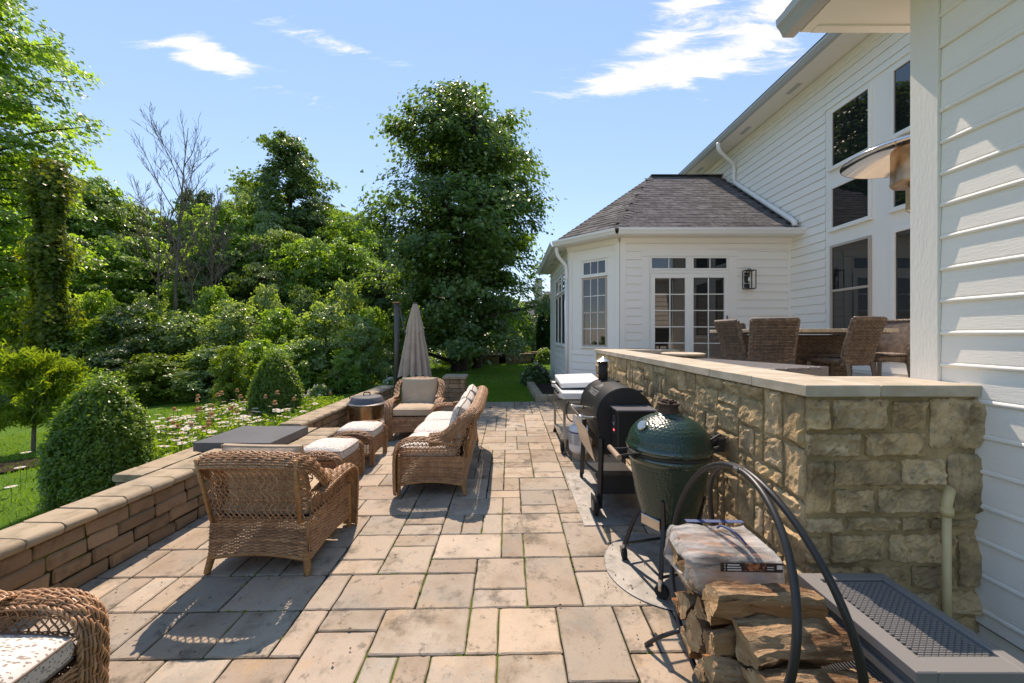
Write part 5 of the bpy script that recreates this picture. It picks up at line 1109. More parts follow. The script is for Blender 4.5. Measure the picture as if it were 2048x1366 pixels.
bu = empty('firewood_bundle', (1.035, 1.925, .535 + zr), math.radians(-2), 'bundle of split firewood wrapped in torn clear plastic with printed label', 'firewood bundle')
k = 0
for (y, z, r) in ((-.115, .045, .055), (-.02, .04, .055), (.08, .045, .055), (-.08, .12, .05), (.02, .125, .05), (.105, .12, .045)):
    o = link('log', log_mesh(.37, r, 60 + k), None, bu); o.location = (.0, y, z); o.rotation_euler = (k * 1.3, 0, 0); auto_smooth(o, 35); k += 1
pl = bpy.data.materials.new('clear_plastic'); pl.use_nodes = True; nt = pl.node_tree; b = nt.nodes['Principled BSDF']; b.inputs['Base Color'].default_value = (.80, .79, .77, 1); b.inputs['Roughness'].default_value = .13
trn = N(nt, 'ShaderNodeBsdfTransparent'); mxs = N(nt, 'ShaderNodeMixShader'); nz_ = N(nt, 'ShaderNodeTexNoise'); nz_.inputs['Scale'].default_value = 9; nz_.inputs['Detail'].default_value = 6; mr = N(nt, 'ShaderNodeMapRange'); mr.inputs[1].default_value = .35; mr.inputs[2].default_value = .7; mr.inputs[3].default_value = .12; mr.inputs[4].default_value = .62
tcn = N(nt, 'ShaderNodeTexCoord'); mpn = N(nt, 'ShaderNodeMapping'); mpn.inputs['Scale'].default_value = (.5, 1.6, 1.6); L(nt, tcn.outputs['Object'], mpn.inputs[0]); L(nt, mpn.outputs[0], nz_.inputs[0]); L(nt, nz_.outputs['Fac'], mr.inputs[0]); L(nt, mr.outputs[0], mxs.inputs[0]); L(nt, trn.outputs[0], mxs.inputs[1]); L(nt, b.outputs[0], mxs.inputs[2]); L(nt, mxs.outputs[0], nt.nodes['Material Output'].inputs[0])
bn = N(nt, 'ShaderNodeBump'); bn.inputs['Strength'].default_value = .8; bn.inputs['Distance'].default_value = .02; L(nt, nz_.outputs['Fac'], bn.inputs['Height']); L(nt, bn.outputs[0], b.inputs['Normal']); M['plastic'] = pl
th = np.linspace(0, 2 * math.pi, 49); pw_ = []
for x in np.linspace(-.19, .19, 22):
    c, s = np.cos(th), np.sin(th); y = .178 * np.sign(c) * np.abs(c) ** .35; z = .085 + .092 * np.sign(s) * np.abs(s) ** .35
    pw_.append(np.stack([x + 0 * y, y, z], -1))
pw_ = np.array(pw_); pw_ += (.005 * fnoise(pw_, 13, 4) + .004 * fnoise(pw_ * (.4, 1, 1), 40, 9))[..., None] * np.stack([0 * pw_[..., 0], np.sign(pw_[..., 1]), np.sign(pw_[..., 2] - .085)], -1)
pw_[0, :, 0] += .02 * np.sin(th * 2); m_ = MB(); m_.grid(pw_)
e = pw_[0]; ctr = e.mean(0); ringo = ctr + (e - ctr) * .62 + np.stack([-.028 + .012 * np.sin(th * 3), 0 * th, 0 * th], -1); m_.grid(np.array([e, ctr + (e - ctr) * .85 + np.array((-.02, 0, 0)), ringo]), True)
e = pw_[-1]; ctr = e.mean(0); m_.grid(np.array([e, ctr + (e - ctr) * .6 + np.array((.012, 0, 0)), ctr + (e - ctr) * .05 + np.array((.01, 0, 0))])); o = m_.build('plastic_wrap', M['plastic'], bu, True)
m_ = MB(); m_.box((.045, -.186, .146), (.27, .003, .040)); lbl = m_.build('label', M['black'], bu)
M['ember'] = pmat('ember', (.45, .16, .07), .6, col2=(.05, .02, .02), nscale=70, nmin=.42, nmax=.6)
MB().box((.06, -.1882, .148), (.09, .002, .034)).build('picture', M['ember'], lbl)
m_ = MB()
for r in range(3): m_.box((-.035 + .002 * r, -.1882, .157 - r * .011), (.06 - .008 * (r == 0), .0015, .0045)); m_.box((-.073, -.1882, .157 - r * .011), (.004, .0015, .004))
m_.box((.125, -.1882, .149), (.028, .0015, .003)); m_.box((.125, -.1882, .139), (.028, .0015, .003)); m_.box((.165, -.1882, .149), (.024, .0015, .018)); m_.build('label_print', M['paper'], lbl)
m_ = MB(); m_.box((.05, .165, .184), (.30, .03, .003)); m_.build('rear_label', M['print_blue'], bu)
m_ = MB(); m_.tubes(catmull([(.03, .09, .185), (.04, .07, .205), (.07, .02, .205), (.085, -.02, .195), (.085, -.07, .186)], 16), .0055, 6); m_.build('carry_strap', M['print_blue'], bu, True)
# deck box
BXX, BXY = 1.625, 1.645; db = empty('deck_box', (BXX, BXY, fz(BXX, BXY)), 0, 'dark grey resin storage box with woven pattern lid beside the log rack', 'storage box')
w_, d_, h_ = .42, .57, .535
MB().box((0, 0, .24), (w_ - .05, d_ - .05, .46)).build('body', M['resin'], db)
lid = MB(); T_ = .045
for (a, b, c, d) in ((-w_ / 2, -w_ / 2 + .075, -d_ / 2, d_ / 2), (w_ / 2 - .045, w_ / 2, -d_ / 2, d_ / 2)): lid.box(((a + b) / 2, (c + d) / 2, h_ - T_ / 2), (b - a, d - c, T_), ch=.004)
for (c, d) in ((-d_ / 2, -d_ / 2 + .07), (d_ / 2 - .05, d_ / 2)): lid.box((.015, (c + d) / 2, h_ - T_ / 2 - .001), (w_ - .122, d - c, T_), ch=.003)
lid.box((.015, .01, h_ - .030), (w_ - .12, d_ - .12, .03)); lo = lid.build('lid', M['resin'], db)
m_ = MB(); ny_, nx2 = 40, 10
for r in range(ny_):
    y = -d_ / 2 + .078 + r * (d_ - .135) / ny_
    for c in range(nx2):
        x = -w_ / 2 + .082 + (c + (.5 if r % 2 else 0)) * (w_ - .142) / (nx2 + .5); m_.box((x + .012, y, h_ - .012), (.023, .0075, .012), ch=.0022)
tag(m_.build('woven_panel', M['resin'], lo), kind='stuff')
m_ = MB()
for r in range(26):
    z = .06 + r * .0145
    for c in range(14):
        y = -d_ / 2 + .055 + (c + (.5 if r % 2 else 0)) * (d_ - .12) / 14.5; m_.box((-w_ / 2 + .018, y + .015, z), (.012, .032, .0085), ch=.002)
tag(m_.build('woven_panel', M['resin'], db), kind='stuff')
m_ = MB()
for (y0_, y1_) in ((-d_ / 2, -d_ / 2 + .045), (d_ / 2 - .04, d_ / 2)): m_.box((0, (y0_ + y1_) / 2, .225), (w_ - .012, y1_ - y0_, .45), ch=.004)
m_.box((-w_ / 2 + .020, 0, .437), (.03, d_ - .09, .03)); m_.build('corner_post', M['resin'], db)
# ---------------------------------------------------------------- on the terrace
def dining_chair():
    root = empty('dining_chair', (0, 0, 0), 0, 'x', 'chair', 'dark woven dining chairs on the terrace')
    Sb = lambda u, v: np.stack([(u - .5) * (.405 + .03 * v), -.22 - .13 * v ** 1.3 + .03 * (2 * u - 1) ** 2, .35 + .50 * v], -1)
    for off, nm in ((0, 'backrest'),):
        mb = MB(); weave(mb, Sb, 12, 30, r=.0085, amp=.006, rs=.006, m=4); uu, vv = np.meshgrid(np.linspace(0, 1, 8), np.linspace(0, 1, 8), indexing='ij'); P = Sb(uu, vv); mb.grid(P + (0, .03, 0)); mb.grid(P + (0, .012, 0), True)
        u = np.linspace(0, 1, 20); 
        for ed in (Sb(u, 0 * u + 1), Sb(0 * u, u), Sb(0 * u + 1, u)): rope(mb, ed + (0, .015, 0), .016, 3, .06)
        mb.build(nm, M['dark_wicker'], root, True)
    Ss = lambda u, v: np.stack([(u - .5) * .43, -.22 + .46 * v, .435 + .02 * np.cos((u - .5) * 2.2) - .02 * v ** 4], -1)
    mb = MB(); weave(mb, Ss, 12, 24, r=.0095, amp=.006, m=4); mb.box((0, .01, .40), (.42, .46, .07), ch=.02); mb.build('seat', M['dark_wicker'], root, True)
    for sx in (-1, 1):
        for y, lean in ((-.21, -.06), (.20, .02)):
            m_ = MB(); m_.tubes(np.array([[sx * .185, y, .38], [sx * .195, y + lean, 0]]), np.array([[.026, .019]]), 4); m_.build('leg', M['bronze'], root)
    return root
dc = dining_chair()
spots = [(3.06, 4.66, -.34, 'woven dining chair with faded scuffed back, nearest the sliding door side of the table'), (3.74, 4.45, .26, 'lighter brown woven dining chair, its back to us, nearest the white corner post'), (3.08, 5.05, -1.50, 'woven dining chair seen from its side, in front of the sliding door'),
         (4.47, 4.78, 1.75, 'woven dining chair turned towards the table, half behind the lighter chair'), (3.60, 5.98, 3.3, 'dark woven dining chair mostly hidden behind the scuffed one'), (4.30, 6.10, 3.0, 'woven dining chair across the table, only its pale top showing')]
for k, (x, y, a, lab) in enumerate(spots):
    o = dc if k == 0 else copy_tree(dc); o.location = (x, y, DECK); o.rotation_euler = (0, 0, a); o['label'] = lab
dt = empty('dining_table', (3.68, 5.12, DECK), .0, 'square stone topped dining table with woven dark base on the terrace', 'table')
MB().box((0, 0, .70), (1.30, 1.30, .02)).build('table_board', M['bronze'], dt)
tw = 1.42 / 9
for i in range(9):
    for j in range(9):
        o = MB().box((0, 0, 0), (tw - .006, tw - .006, .042), ch=.004).build('table_tile', M['coping'], dt) if (i, j) == (0, 0) else None
        if o is None: o = bpy.data.objects.new('table_tile', tile0.data); COL.objects.link(o); o.parent = dt
        else: tile0 = o
        o.location = (-.71 + tw * (i + .5), -.71 + tw * (j + .5), .732)
for a in range(4):
    S = (lambda a: (lambda u, v: np.stack([(u - .5) * .84 * math.cos(a * math.pi / 2) + .42 * math.sin(a * math.pi / 2), (u - .5) * .84 * math.sin(a * math.pi / 2) - .42 * math.cos(a * math.pi / 2), .02 + .66 * v], -1)))(a)
    mb = MB(); weave(mb, S, 18, 30, r=.011, amp=.006, m=3); mb.build('woven_side', M['dark_wicker'], dt, True)
MB().box((0, 0, .35), (.80, .80, .66)).build('base', M['black'], dt)
lt = empty('low_table', (2.21, 3.82, DECK), math.radians(20), 'low grey slatted bench just behind the stone coping, in front of the dining chairs', 'table')
for k in range(5): MB().box((-.26 + .13 * k, 0, .398), (.122, 1.25, .026), ch=.004).build('slat', M['slate'], lt)
fr = MB()
for sx in (-1, 1): fr.box((sx * .30, 0, .36), (.03, 1.25, .06))
for y in (-.61, .61): fr.box((0, y, .36), (.57, .03, .06))
fr.build('frame', M['slate'], lt)
for sx in (-1, 1):
    for y in (-.58, .58): MB().box((sx * .285, y, .165), (.04, .04, .33)).build('leg', M['slate'], lt)
ft = empty('low_table', (2.76, 6.25, DECK), .1, 'small low round topped table beyond the coping, in front of the sliding door', 'table')
m_ = MB(); m_.lathe([(0, .355), (.30, .355), (.325, .365), (.33, .385), (.30, .395), (.0, .395)], seg=28); m_.build('top', M['coping'], ft)
m_ = MB(); m_.lathe([(.16, 0), (.20, .02), (.17, .18), (.22, .35), (0, .352)], seg=20); m_.build('base', M['bronze'], ft)
# patio heater
M['mirror'] = pmat('mirror', (.78, .75, .71), .10, metal=1)
ph = empty('patio_heater', (3.66, 3.52, DECK), 0, 'tall steel mushroom patio heater half hidden behind the white corner post', 'heater')
m_ = MB(); rr_ = np.linspace(.02, .53, 14); pr = [(r, 2.46 - .16 * (r / .53) ** 2) for r in rr_] + [(.533, 2.292), (.528, 2.292)] + [(r, 2.452 - .16 * (r / .53) ** 2) for r in rr_[::-1]]
m_.lathe(pr, seg=56); o = m_.build('reflector', M['mirror'], ph, True); auto_smooth(o, 40)
m_ = MB(); m_.lathe([(.0, 2.39), (.15, 2.39), (.175, 2.36), (.175, 2.09), (.18, 2.06), (.17, 2.04), (.06, 2.02), (0, 2.02)], seg=32); o = m_.build('burner', pmat('copper_steel', (.36, .21, .12), .38, metal=.9, col2=(.55, .42, .30), nscale=4), ph); auto_smooth(o, 35)
for k in range(3): a = k * 2.1; m_ = MB(); m_.tubes(np.array([[.12 * math.cos(a), .12 * math.sin(a), 2.38], [.14 * math.cos(a), .14 * math.sin(a), 2.435]]), .006, 6); m_.build('stud', M['brushed'], ph)
m_ = MB(); m_.box((-.02, -.02, 1.91), (.11, .11, .20), ch=.006); m_.build('valve_box', M['cap'], ph); m_ = MB(); m_.lathe([(.05, 1.79), (.075, 1.81), (.05, 1.83)], seg=18); m_.build('collar', M['steel'], ph)
m_ = MB(); m_.tubes(np.array([[0, 0, .03], [0, 0, 2.04]]), .030, 14); m_.build('pole', M['steel'], ph, True)
m_ = MB(); m_.lathe([(.0, .05), (.05, .05), (.20, .035), (.24, .02), (.24, 0), (0, 0)], seg=28); m_.build('base_plate', M['steel'], ph)
# ---------------------------------------------------------------- vegetation
def unit(a): return a / (np.linalg.norm(a, axis=-1, keepdims=True) + 1e-12)
def leaves(C, size, nrm, aspect=.62, fold=.22, droop=0.0, axis=None, r=rng):
    n = len(C); nrm = unit(nrm); a = r.normal(size=(n, 3)) if axis is None else axis + r.normal(0, .35, (n, 3))
    d = unit(a - nrm * np.sum(a * nrm, 1, keepdims=True)); b = np.cross(nrm, d); s = np.asarray(size).reshape(-1, 1) * np.ones((n, 1))
    base = C - d * s * .5; tip = C + d * s * .5; tip[:, 2] -= droop * s[:, 0]; m = C - d * s * .08
    l = m + b * s * aspect * .5 + nrm * s * fold * .5; q = m - b * s * aspect * .5 + nrm * s * fold * .5
    V = np.stack([base, q, tip, l], 1).reshape(-1, 3); i = np.arange(n)[:, None] * 4
    return V, np.concatenate([i + [[0, 1, 2]], i + [[0, 2, 3]]])
def limbs_to_mesh(mb, limbs, sides=5):
    for P, R_ in limbs: mb.tubes(np.array(P)[None], np.array(R_)[None], sides, cap=False)
def tree_parts(H, Rp, z0, nl, seed, ncl=5, nleaf=60, lsize=.14, flat=.45, crad=.55, r0=None, up=.35, stems=1, outn=.55, nrmn=.5, rv=.6, gap=0, lob=0):
    """trunk + limbs, and leaves in clumps along the limbs.  Rp(t): crown radius at height fraction"""
    r = np.random.default_rng(seed); tm = MB(); limbs = []; r0 = r0 or H * .018
    st = []
    for s in range(stems):
        k = 12; t = np.linspace(0, 1, k); a = r.uniform(0, 6.28); off = 0 if stems == 1 else .45
        px = off * math.cos(a + s * 2.1) * (1 + 1.2 * t) + .02 * H * np.sin(t * 3 + r.uniform(0, 6)); py = off * math.sin(a + s * 2.1) * (1 + 1.2 * t) + .02 * H * np.sin(t * 2.5 + r.uniform(0, 6))
        P = np.stack([px, py, t * H * (.97 - .08 * s)], -1); R_ = r0 * (1 - .92 * t) * (1 if s == 0 else .75) + .01; R_[0] *= 1.35; limbs.append((P, R_)); st.append((P, R_))
    C = []; O = []; CR = []
    for i in range(nl):
        t = (i + r.uniform(0, 1)) / nl; z = z0 + (H - z0) * t; a = i * 2.39996 + r.normal(0, .35); Rr = Rp(t) * r.uniform(rv, 1.10)
        if gap and fnoise(np.array([[math.cos(a) * 1.3, math.sin(a) * 1.3, t * 3.2 + seed]]), 1.0, seed)[0] < -gap: continue
        Rr *= 1 + lob * math.sin(2 * a + seed) * math.sin(5 * t + seed); P0, R0 = st[i % len(st)]; zz = max(.3, z - up * Rr * r.uniform(.5, 1.3)); b = np.array([np.interp(zz, P0[:, 2], P0[:, 0]), np.interp(zz, P0[:, 2], P0[:, 1]), zz])
        e = np.array([Rr * math.cos(a), Rr * math.sin(a), z]); mid = (b + e) / 2 + r.normal(0, .08 * Rr, 3) + (0, 0, .10 * Rr)
        P = catmull([b, mid, e], 8); rb = min(np.interp(zz, P0[:, 2], R0) * .5, .02 + .018 * Rr); limbs.append((P, np.linspace(rb, .008, 8)))
        nc = max(2, int(ncl * (.5 + Rr / 3)))
        for q in range(nc):
            f = r.uniform(.35, 1.02) ** .7; p = np.array([np.interp(f, np.linspace(0, 1, 8), P[:, k_]) for k_ in range(3)]) + r.normal(0, .16 * Rr * .5, 3) * (1, 1, .7)
            C.append(p); O.append(unit(np.array([math.cos(a), math.sin(a), .2])[None])[0]); CR.append(crad * r.uniform(.6, 1.25))
    C = np.array(C); O = np.array(O); CR = np.array(CR); idx = np.repeat(np.arange(len(C)), nleaf); m = len(idx)
    o = r.normal(size=(m, 3)) * .5; o[:, 2] *= flat
    tilt = unit(np.c_[O[:, :2] * .5 + r.normal(0, .25, (len(C), 2)), np.ones(len(C))])
    o = o - tilt[idx] * 0; P = C[idx] + o * CR[idx][:, None]; P[:, 2] -= .18 * CR[idx] * np.linalg.norm(o[:, :2], axis=1) * 1.4
    P[:, 2] = np.maximum(P[:, 2], .15)
    nr = tilt[idx] * .9 + O[idx] * outn + r.normal(0, nrmn, (m, 3)); V, F = leaves(P, lsize * r.uniform(.7, 1.25, m), nr, .85, .25, .15, r=r)
    limbs_to_mesh(tm, limbs)
    return tm, V, F
def tree_obj(name, parts, bark, leaf, label, cat, group=None, cname='crown'):
    root = empty(name, (0, 0, 0), 0, label, cat, group); tm, V, F = parts; tm.build('trunk', bark, root, True)
    o = link(cname, mesh_np(cname, V, [F]), leaf, root); return root
def site(o, px, Y, topy=None, H0=None, hw=None, R0=None, rz=0, sz=None):
    """stand a plant where the sight line through the photo's column meets distance Y"""
    x = (px - 1019) * Y / 784; z = float(tz(x, Y)) - .03; o.location = (x, Y, z); o.rotation_euler = (0, 0, rz)
    if topy is not None:
        H = CAM_H + (669 - topy) * Y / 784 - z; k = H / H0; kr = (hw * Y / 784) / R0 if hw else k; o.scale = (kr, kr, k)
    return o
def recolor(o, m):
    for c in o.children:
        if c.name.startswith('crown'): c.material_slots[0].link = 'OBJECT'; c.material_slots[0].material = m
# the big maple on the lawn
big = tree_obj('maple_tree', tree_parts(10.35, lambda t: 3.4 * (.90 + .10 * min(1, t / .2)) * math.sqrt(max(0.03, 1 - max(0, (t - .50) / .52) ** 2.4)), 1.0, 250, 5, ncl=8, nleaf=42, lsize=.15, flat=.46, crad=.50, r0=.20, stems=3, rv=.30, up=.22, nrmn=.38, gap=.42, lob=.22), M['bark'], M['leaf_maple'],
               'tall full crowned dark green maple in the middle of the lawn behind the parasol', 'tree')
site(big, 927, 16.9); big.scale = (1.16, 1.16, 1.11)
# woodland trees: a few shapes, many individuals
ov = lambda k: (lambda t: 3.3 * math.sqrt(max(.05, 1 - ((t - .48) / .56) ** 2)))
W_ = [tree_obj('woodland_tree', tree_parts(10, ov(.7), 1.4, 120, 40 + q, ncl=7, nleaf=22, lsize=.21, crad=.50, flat=.34, rv=.40, nrmn=.36), M['bark'], M['leaf_wood'], 'leafy green tree in the woodland beyond the lawn', 'tree', 'woodland trees') for q in range(3)]
Dk = tree_obj('woodland_tree', tree_parts(14, lambda t: 3.6 * (1 - t) ** .36 * (.45 + .55 * abs(math.sin(6 * t + 1))) + .25, 3.5, 110, 61, ncl=6, nleaf=34, lsize=.19, crad=.50, flat=.55, up=.5, rv=.2), M['bark'], M['leaf_dark'], 'tallest dark green tree rising above the woodland right of the bare tree', 'tree')
S_ = [tree_obj('understory_tree', tree_parts(4, lambda t: 1.75 * math.sqrt(max(.06, 1 - ((t - .36) / .68) ** 2)), .2, 84, 80 + q, ncl=9, nleaf=16, lsize=.135, crad=.27, flat=.6, rv=.25, nrmn=.36, r0=.05, up=.5), M['bark'], M['leaf_pale'], 'pale green understory tree at the woodland edge', 'tree', 'understory trees') for q in range(3)]
top_left = tree_obj('maple_tree', tree_parts(15, lambda t: 4.2 * math.sin(math.pi * (.15 + .8 * t)) ** .5, 3.0, 170, 33, ncl=6, nleaf=32, lsize=.16, crad=.52, flat=.34, r0=.3, rv=.35, nrmn=.36), M['bark'], M['leaf_wood'], 'tall maple at the left edge, its branches reaching over the sky', 'tree')
site(top_left, -95, 13.2, rz=.4)
used_labels = set()
def name_tree(o, px, ty, Y, colour, what):
    spot = next(t for lim, t in ((-1, 'beyond the left edge'), (70, 'at the left edge'), (130, 'beside the ivy covered trunk'), (235, 'between the ivy trunk and the bare tree'), (300, 'just left of the bare tree'), (390, 'under the bare tree'), (470, 'right of the bare tree'), (545, 'left of the tallest dark tree'), (615, 'below the tallest dark tree'), (680, 'right of the tallest dark tree'), (740, 'left of the parasol'), (999, 'behind the parasol')) if px <= lim)
    for row in ('', 'tall ' if ty < 450 else 'short ', 'bushy ', 'narrow ', 'wide '):
        for rr_ in ('', ', front row' if Y < 14 else ', far row' if Y > 21 else ', middle row'):
            lab = '%s%s %s %s%s' % (row, colour, what, spot, rr_)
            if lab not in used_labels: used_labels.add(lab); o['label'] = lab; return
wl = [(150, 338, 125, 19), (35, 310, 130, 22), (270, 400, 85, 24), (398, 372, 60, 27), (440, 405, 88, 17), (500, 352, 55, 30), (652, 404, 85, 30), (725, 432, 75, 27), (560, 455, 75, 20), (618, 470, 75, 16.5), (692, 478, 85, 18.5), (765, 530, 65, 21), (330, 505, 85, 18), (235, 470, 95, 16.5), (100, 455, 95, 16), (520, 520, 65, 14.5), (12, 420, 90, 15), (385, 560, 70, 15), (800, 560, 60, 23), (470, 470, 70, 23), (205, 372, 85, 22), (330, 430, 80, 26), (480, 395, 75, 26), (610, 402, 75, 25), (700, 415, 70, 24), (120, 400, 90, 18), (545, 420, 70, 22), (430, 500, 70, 16), (290, 470, 80, 20), (-130, 330, 130, 20), (-330, 360, 130, 19), (-520, 340, 150, 21), (-760, 330, 160, 20), (-220, 420, 120, 15)]
for k, (px, ty, hw, Y) in enumerate(wl):
    src = W_[k % 3]; o = src if k < 3 else copy_tree(src); Y = Y + (4.5 if Y < 20 else 2)
    site(o, px, Y, ty, 10.3, hw, 3.3, rz=k * 1.3)
    if k % 4 == 3: recolor(o, M['leaf_dark'])
    elif k % 5 == 2: recolor(o, M['leaf_pale'])
    name_tree(o, px, ty, Y, 'dark green' if k % 4 == 3 else 'pale green' if k % 5 == 2 else 'fresh green', 'woodland tree')
site(Dk, 575, 27, 262, 14.3, 112, 2.9, .5)
ul = [(300, 600, 60, 14.5), (430, 575, 60, 15), (530, 565, 60, 15.5), (610, 560, 65, 15.5), (200, 590, 65, 14.5), (690, 560, 65, 15.5), (120, 575, 60, 15), (745, 600, 55, 14.5), (250, 612, 110, 12.6), (372, 622, 100, 13.2), (165, 640, 85, 12), (58, 605, 90, 13), (468, 605, 85, 13.3), (560, 612, 75, 14), (652, 592, 95, 13), (722, 640, 75, 12.2), (600, 684, 75, 12), (420, 684, 85, 12), (312, 692, 85, 11.6), (700, 702, 65, 11.6), (785, 640, 60, 15.5), (18, 705, 75, 10.6), (520, 690, 70, 11.8), (210, 700, 80, 11.4), (770, 690, 50, 14)]
for k, (px, ty, hw, Y) in enumerate(ul):
    src = S_[k % 3]; o = src if k < 3 else copy_tree(src); site(o, px, Y, ty + (k * 37 % 29) - 14, 4.1, hw * .86, 1.85, rz=k * 2.1)
    if k % 3 == 1: recolor(o, M['leaf_wood'])
    elif k % 7 == 4: recolor(o, M['leaf_lime'])
    elif k % 5 == 3: recolor(o, M['leaf_dark'])
    name_tree(o, px, ty, Y, 'fresh green' if k % 3 == 1 else 'yellow green' if k % 7 == 4 else 'dark green' if k % 5 == 3 else 'pale green', 'low understory tree')
# bare dead tree
def bare(H, seed):
    """straight leafless leader with rising limbs and fine twigs"""
    r = np.random.default_rng(seed); mb = MB()
    def stick(p, d, L_, rad, n=8, wob=.06, lift=.03):
        P = [np.array(p, float)]
        for k in range(n - 1): d = unit((d + r.normal(0, wob, 3) + np.array((0, 0, lift)))[None])[0]; P.append(P[-1] + d * L_ / (n - 1))
        P = np.array(P); mb.tubes(P[None], np.maximum(.0065, np.linspace(rad, rad * .12, n))[None], 6 if rad > .04 else 4, cap=False); return P
    at = lambda P, f: np.array([np.interp(f, np.linspace(0, 1, len(P)), P[:, k]) for k in range(3)])
    def limb(p, d, L_, rad, lvl):
        P = stick(p, d, L_, rad, 8, .09, .05)
        if lvl == 0: return
        for q in range(int(4 + 2 * lvl)):
            f = r.uniform(.25, 1); dd = unit((at(P, min(1, f + .05)) - at(P, f - .05))[None])[0]; a = r.uniform(0, 6.28); e = unit((dd + np.array((math.cos(a), math.sin(a), .3)) * r.uniform(.35, .7))[None])[0]
            limb(at(P, f), e, L_ * r.uniform(.28, .5) * (1.2 - .5 * f), max(.0065, rad * .42), lvl - 1)
    for (x0, lean, h, rad) in ((0, (.02, 0, 1), H, .10), (-.55, (-.13, .05, 1), H * .82, .07)):
        T = stick((x0, 0, 0), np.array(lean), h, rad, 14, .025, .03)
        for i in range(16 if x0 == 0 else 9):
            f = .44 + .54 * i / 17; a = i * 2.4 + r.normal(0, .4); t = r.uniform(.5, .8); e = unit(np.array((math.cos(a) * t, math.sin(a) * t, .9))[None])[0]; limb(at(T, f), e, h * (.40 - .28 * f) * r.uniform(.7, 1.25), rad * (.42 - .3 * f) + .008, 2 if f < .85 else 1)
    return mb
def fit(mb, H, R_):
    """scale a bare tree to its height and reach"""
    V = np.concatenate(mb.v); k = H / V[:, 2].max(); w = np.percentile(np.abs(V[:, :2] - V[:, :2].mean(0)), 97); c = V[:, :2].mean(0)
    for v in mb.v: t = np.clip(v[:, 2:3] * k / H, 0, 1); v[:, :2] = (v[:, :2] - c * t) * min(k, R_ / w); v[:, 2] *= k
bt = empty('bare_tree', (0, 0, 0), 0, 'leafless dead tree with thin grey branches against the sky', 'tree'); b_ = bare(13.5, 21); fit(b_, 10.8, 1.9); b_.build('trunk', M['bark_grey'], bt, True); site(bt, 340, 15.4)
bt2 = empty('bare_tree', (0, 0, 0), 0, 'smaller leafless tree just right of the tall bare one', 'tree'); b_ = bare(9.5, 5); fit(b_, 8.2, 1.1); b_.build('trunk', M['bark_grey'], bt2, True); site(bt2, 418, 15.8)
# ivy covered snag
sn = empty('ivy_snag', (0, 0, 0), 0, 'broken tree trunk wrapped in yellow green ivy at the left', 'tree'); m_ = MB(); P = np.array([[0, 0, 0], [.1, 0, 2.5], [.0, .05, 5], [.12, 0, 7.1]]); m_.tubes(P[None], np.array([[.26, .22, .2, .17]]), 9); m_.build('trunk', M['bark'], sn, True)
n = 11000; t = rng.random(n); a = rng.uniform(0, 6.28, n); rad = .18 + .25 * np.abs(rng.normal(0, .6, n)) * (.6 + .4 * np.sin(t * 23)); rad = rad * (1.25 + .55 * fnoise(np.stack([np.cos(a), np.sin(a), t * 5], -1), 1.6, 4)); C = np.stack([.06 + rad * np.cos(a), rad * np.sin(a), .2 + 7.1 * t], -1)
V, F = leaves(C, rng.uniform(.08, .15, n), np.stack([np.cos(a), np.sin(a), .5 + 0 * a], -1) + rng.normal(0, .4, (n, 3)), .9); link('ivy', mesh_np('ivy', V, [F]), M['leaf_ivy'], sn); site(sn, 95, 11.4)
# far wood, one mass
n = 26000; X_ = rng.uniform(-62, 2, n); Y_ = rng.uniform(32, 48, n); X_ = np.minimum(X_, -.10 * Y_ - 1); hmax = 8.5 + 2.5 * np.sin(X_ * .35) + 1.8 * np.sin(X_ * .9 + 1) ; Z_ = tz(X_, Y_) + rng.random(n) ** .8 * hmax
V, F = leaves(np.stack([X_, Y_, Z_], -1), rng.uniform(.45, .95, n), np.stack([rng.normal(0, .5, n), rng.normal(-.5, .5, n), rng.normal(.7, .4, n)], -1), .9)
o = link('woodland', mesh_np('woodland', V, [F]), M['leaf_dark']); tag(o, kind='stuff')
# low undergrowth along the wood's edge
n = 20000; X_ = rng.uniform(-24, -3.2, n); Y_ = 11.3 + rng.random(n) * 12 + .08 * np.abs(X_); keep = Y_ > 11 - .20 * (X_ + 3.5) * 0; Z_ = tz(X_, Y_) + rng.random(n) ** 1.5 * (.5 + .6 * (fnoise(np.stack([X_, Y_, 0 * X_], -1), .5, 8) > 0) + .5 * np.clip((Y_ - 14) / 6, 0, 1))
kk = (X_ < -5.5 - .0 * Y_) | (Y_ > 19); kk &= ~((X_ > -7.5) & (Y_ < 16)); V, F = leaves(np.stack([X_, Y_, Z_], -1)[kk], rng.uniform(.12, .26, kk.sum()), np.stack([rng.normal(0, .4, n), rng.normal(-.2, .4, n), rng.normal(.9, .3, n)], -1)[kk], .8)
o = link('undergrowth', mesh_np('undergrowth', V, [F]), M['leaf_dark']); tag(o, kind='stuff')
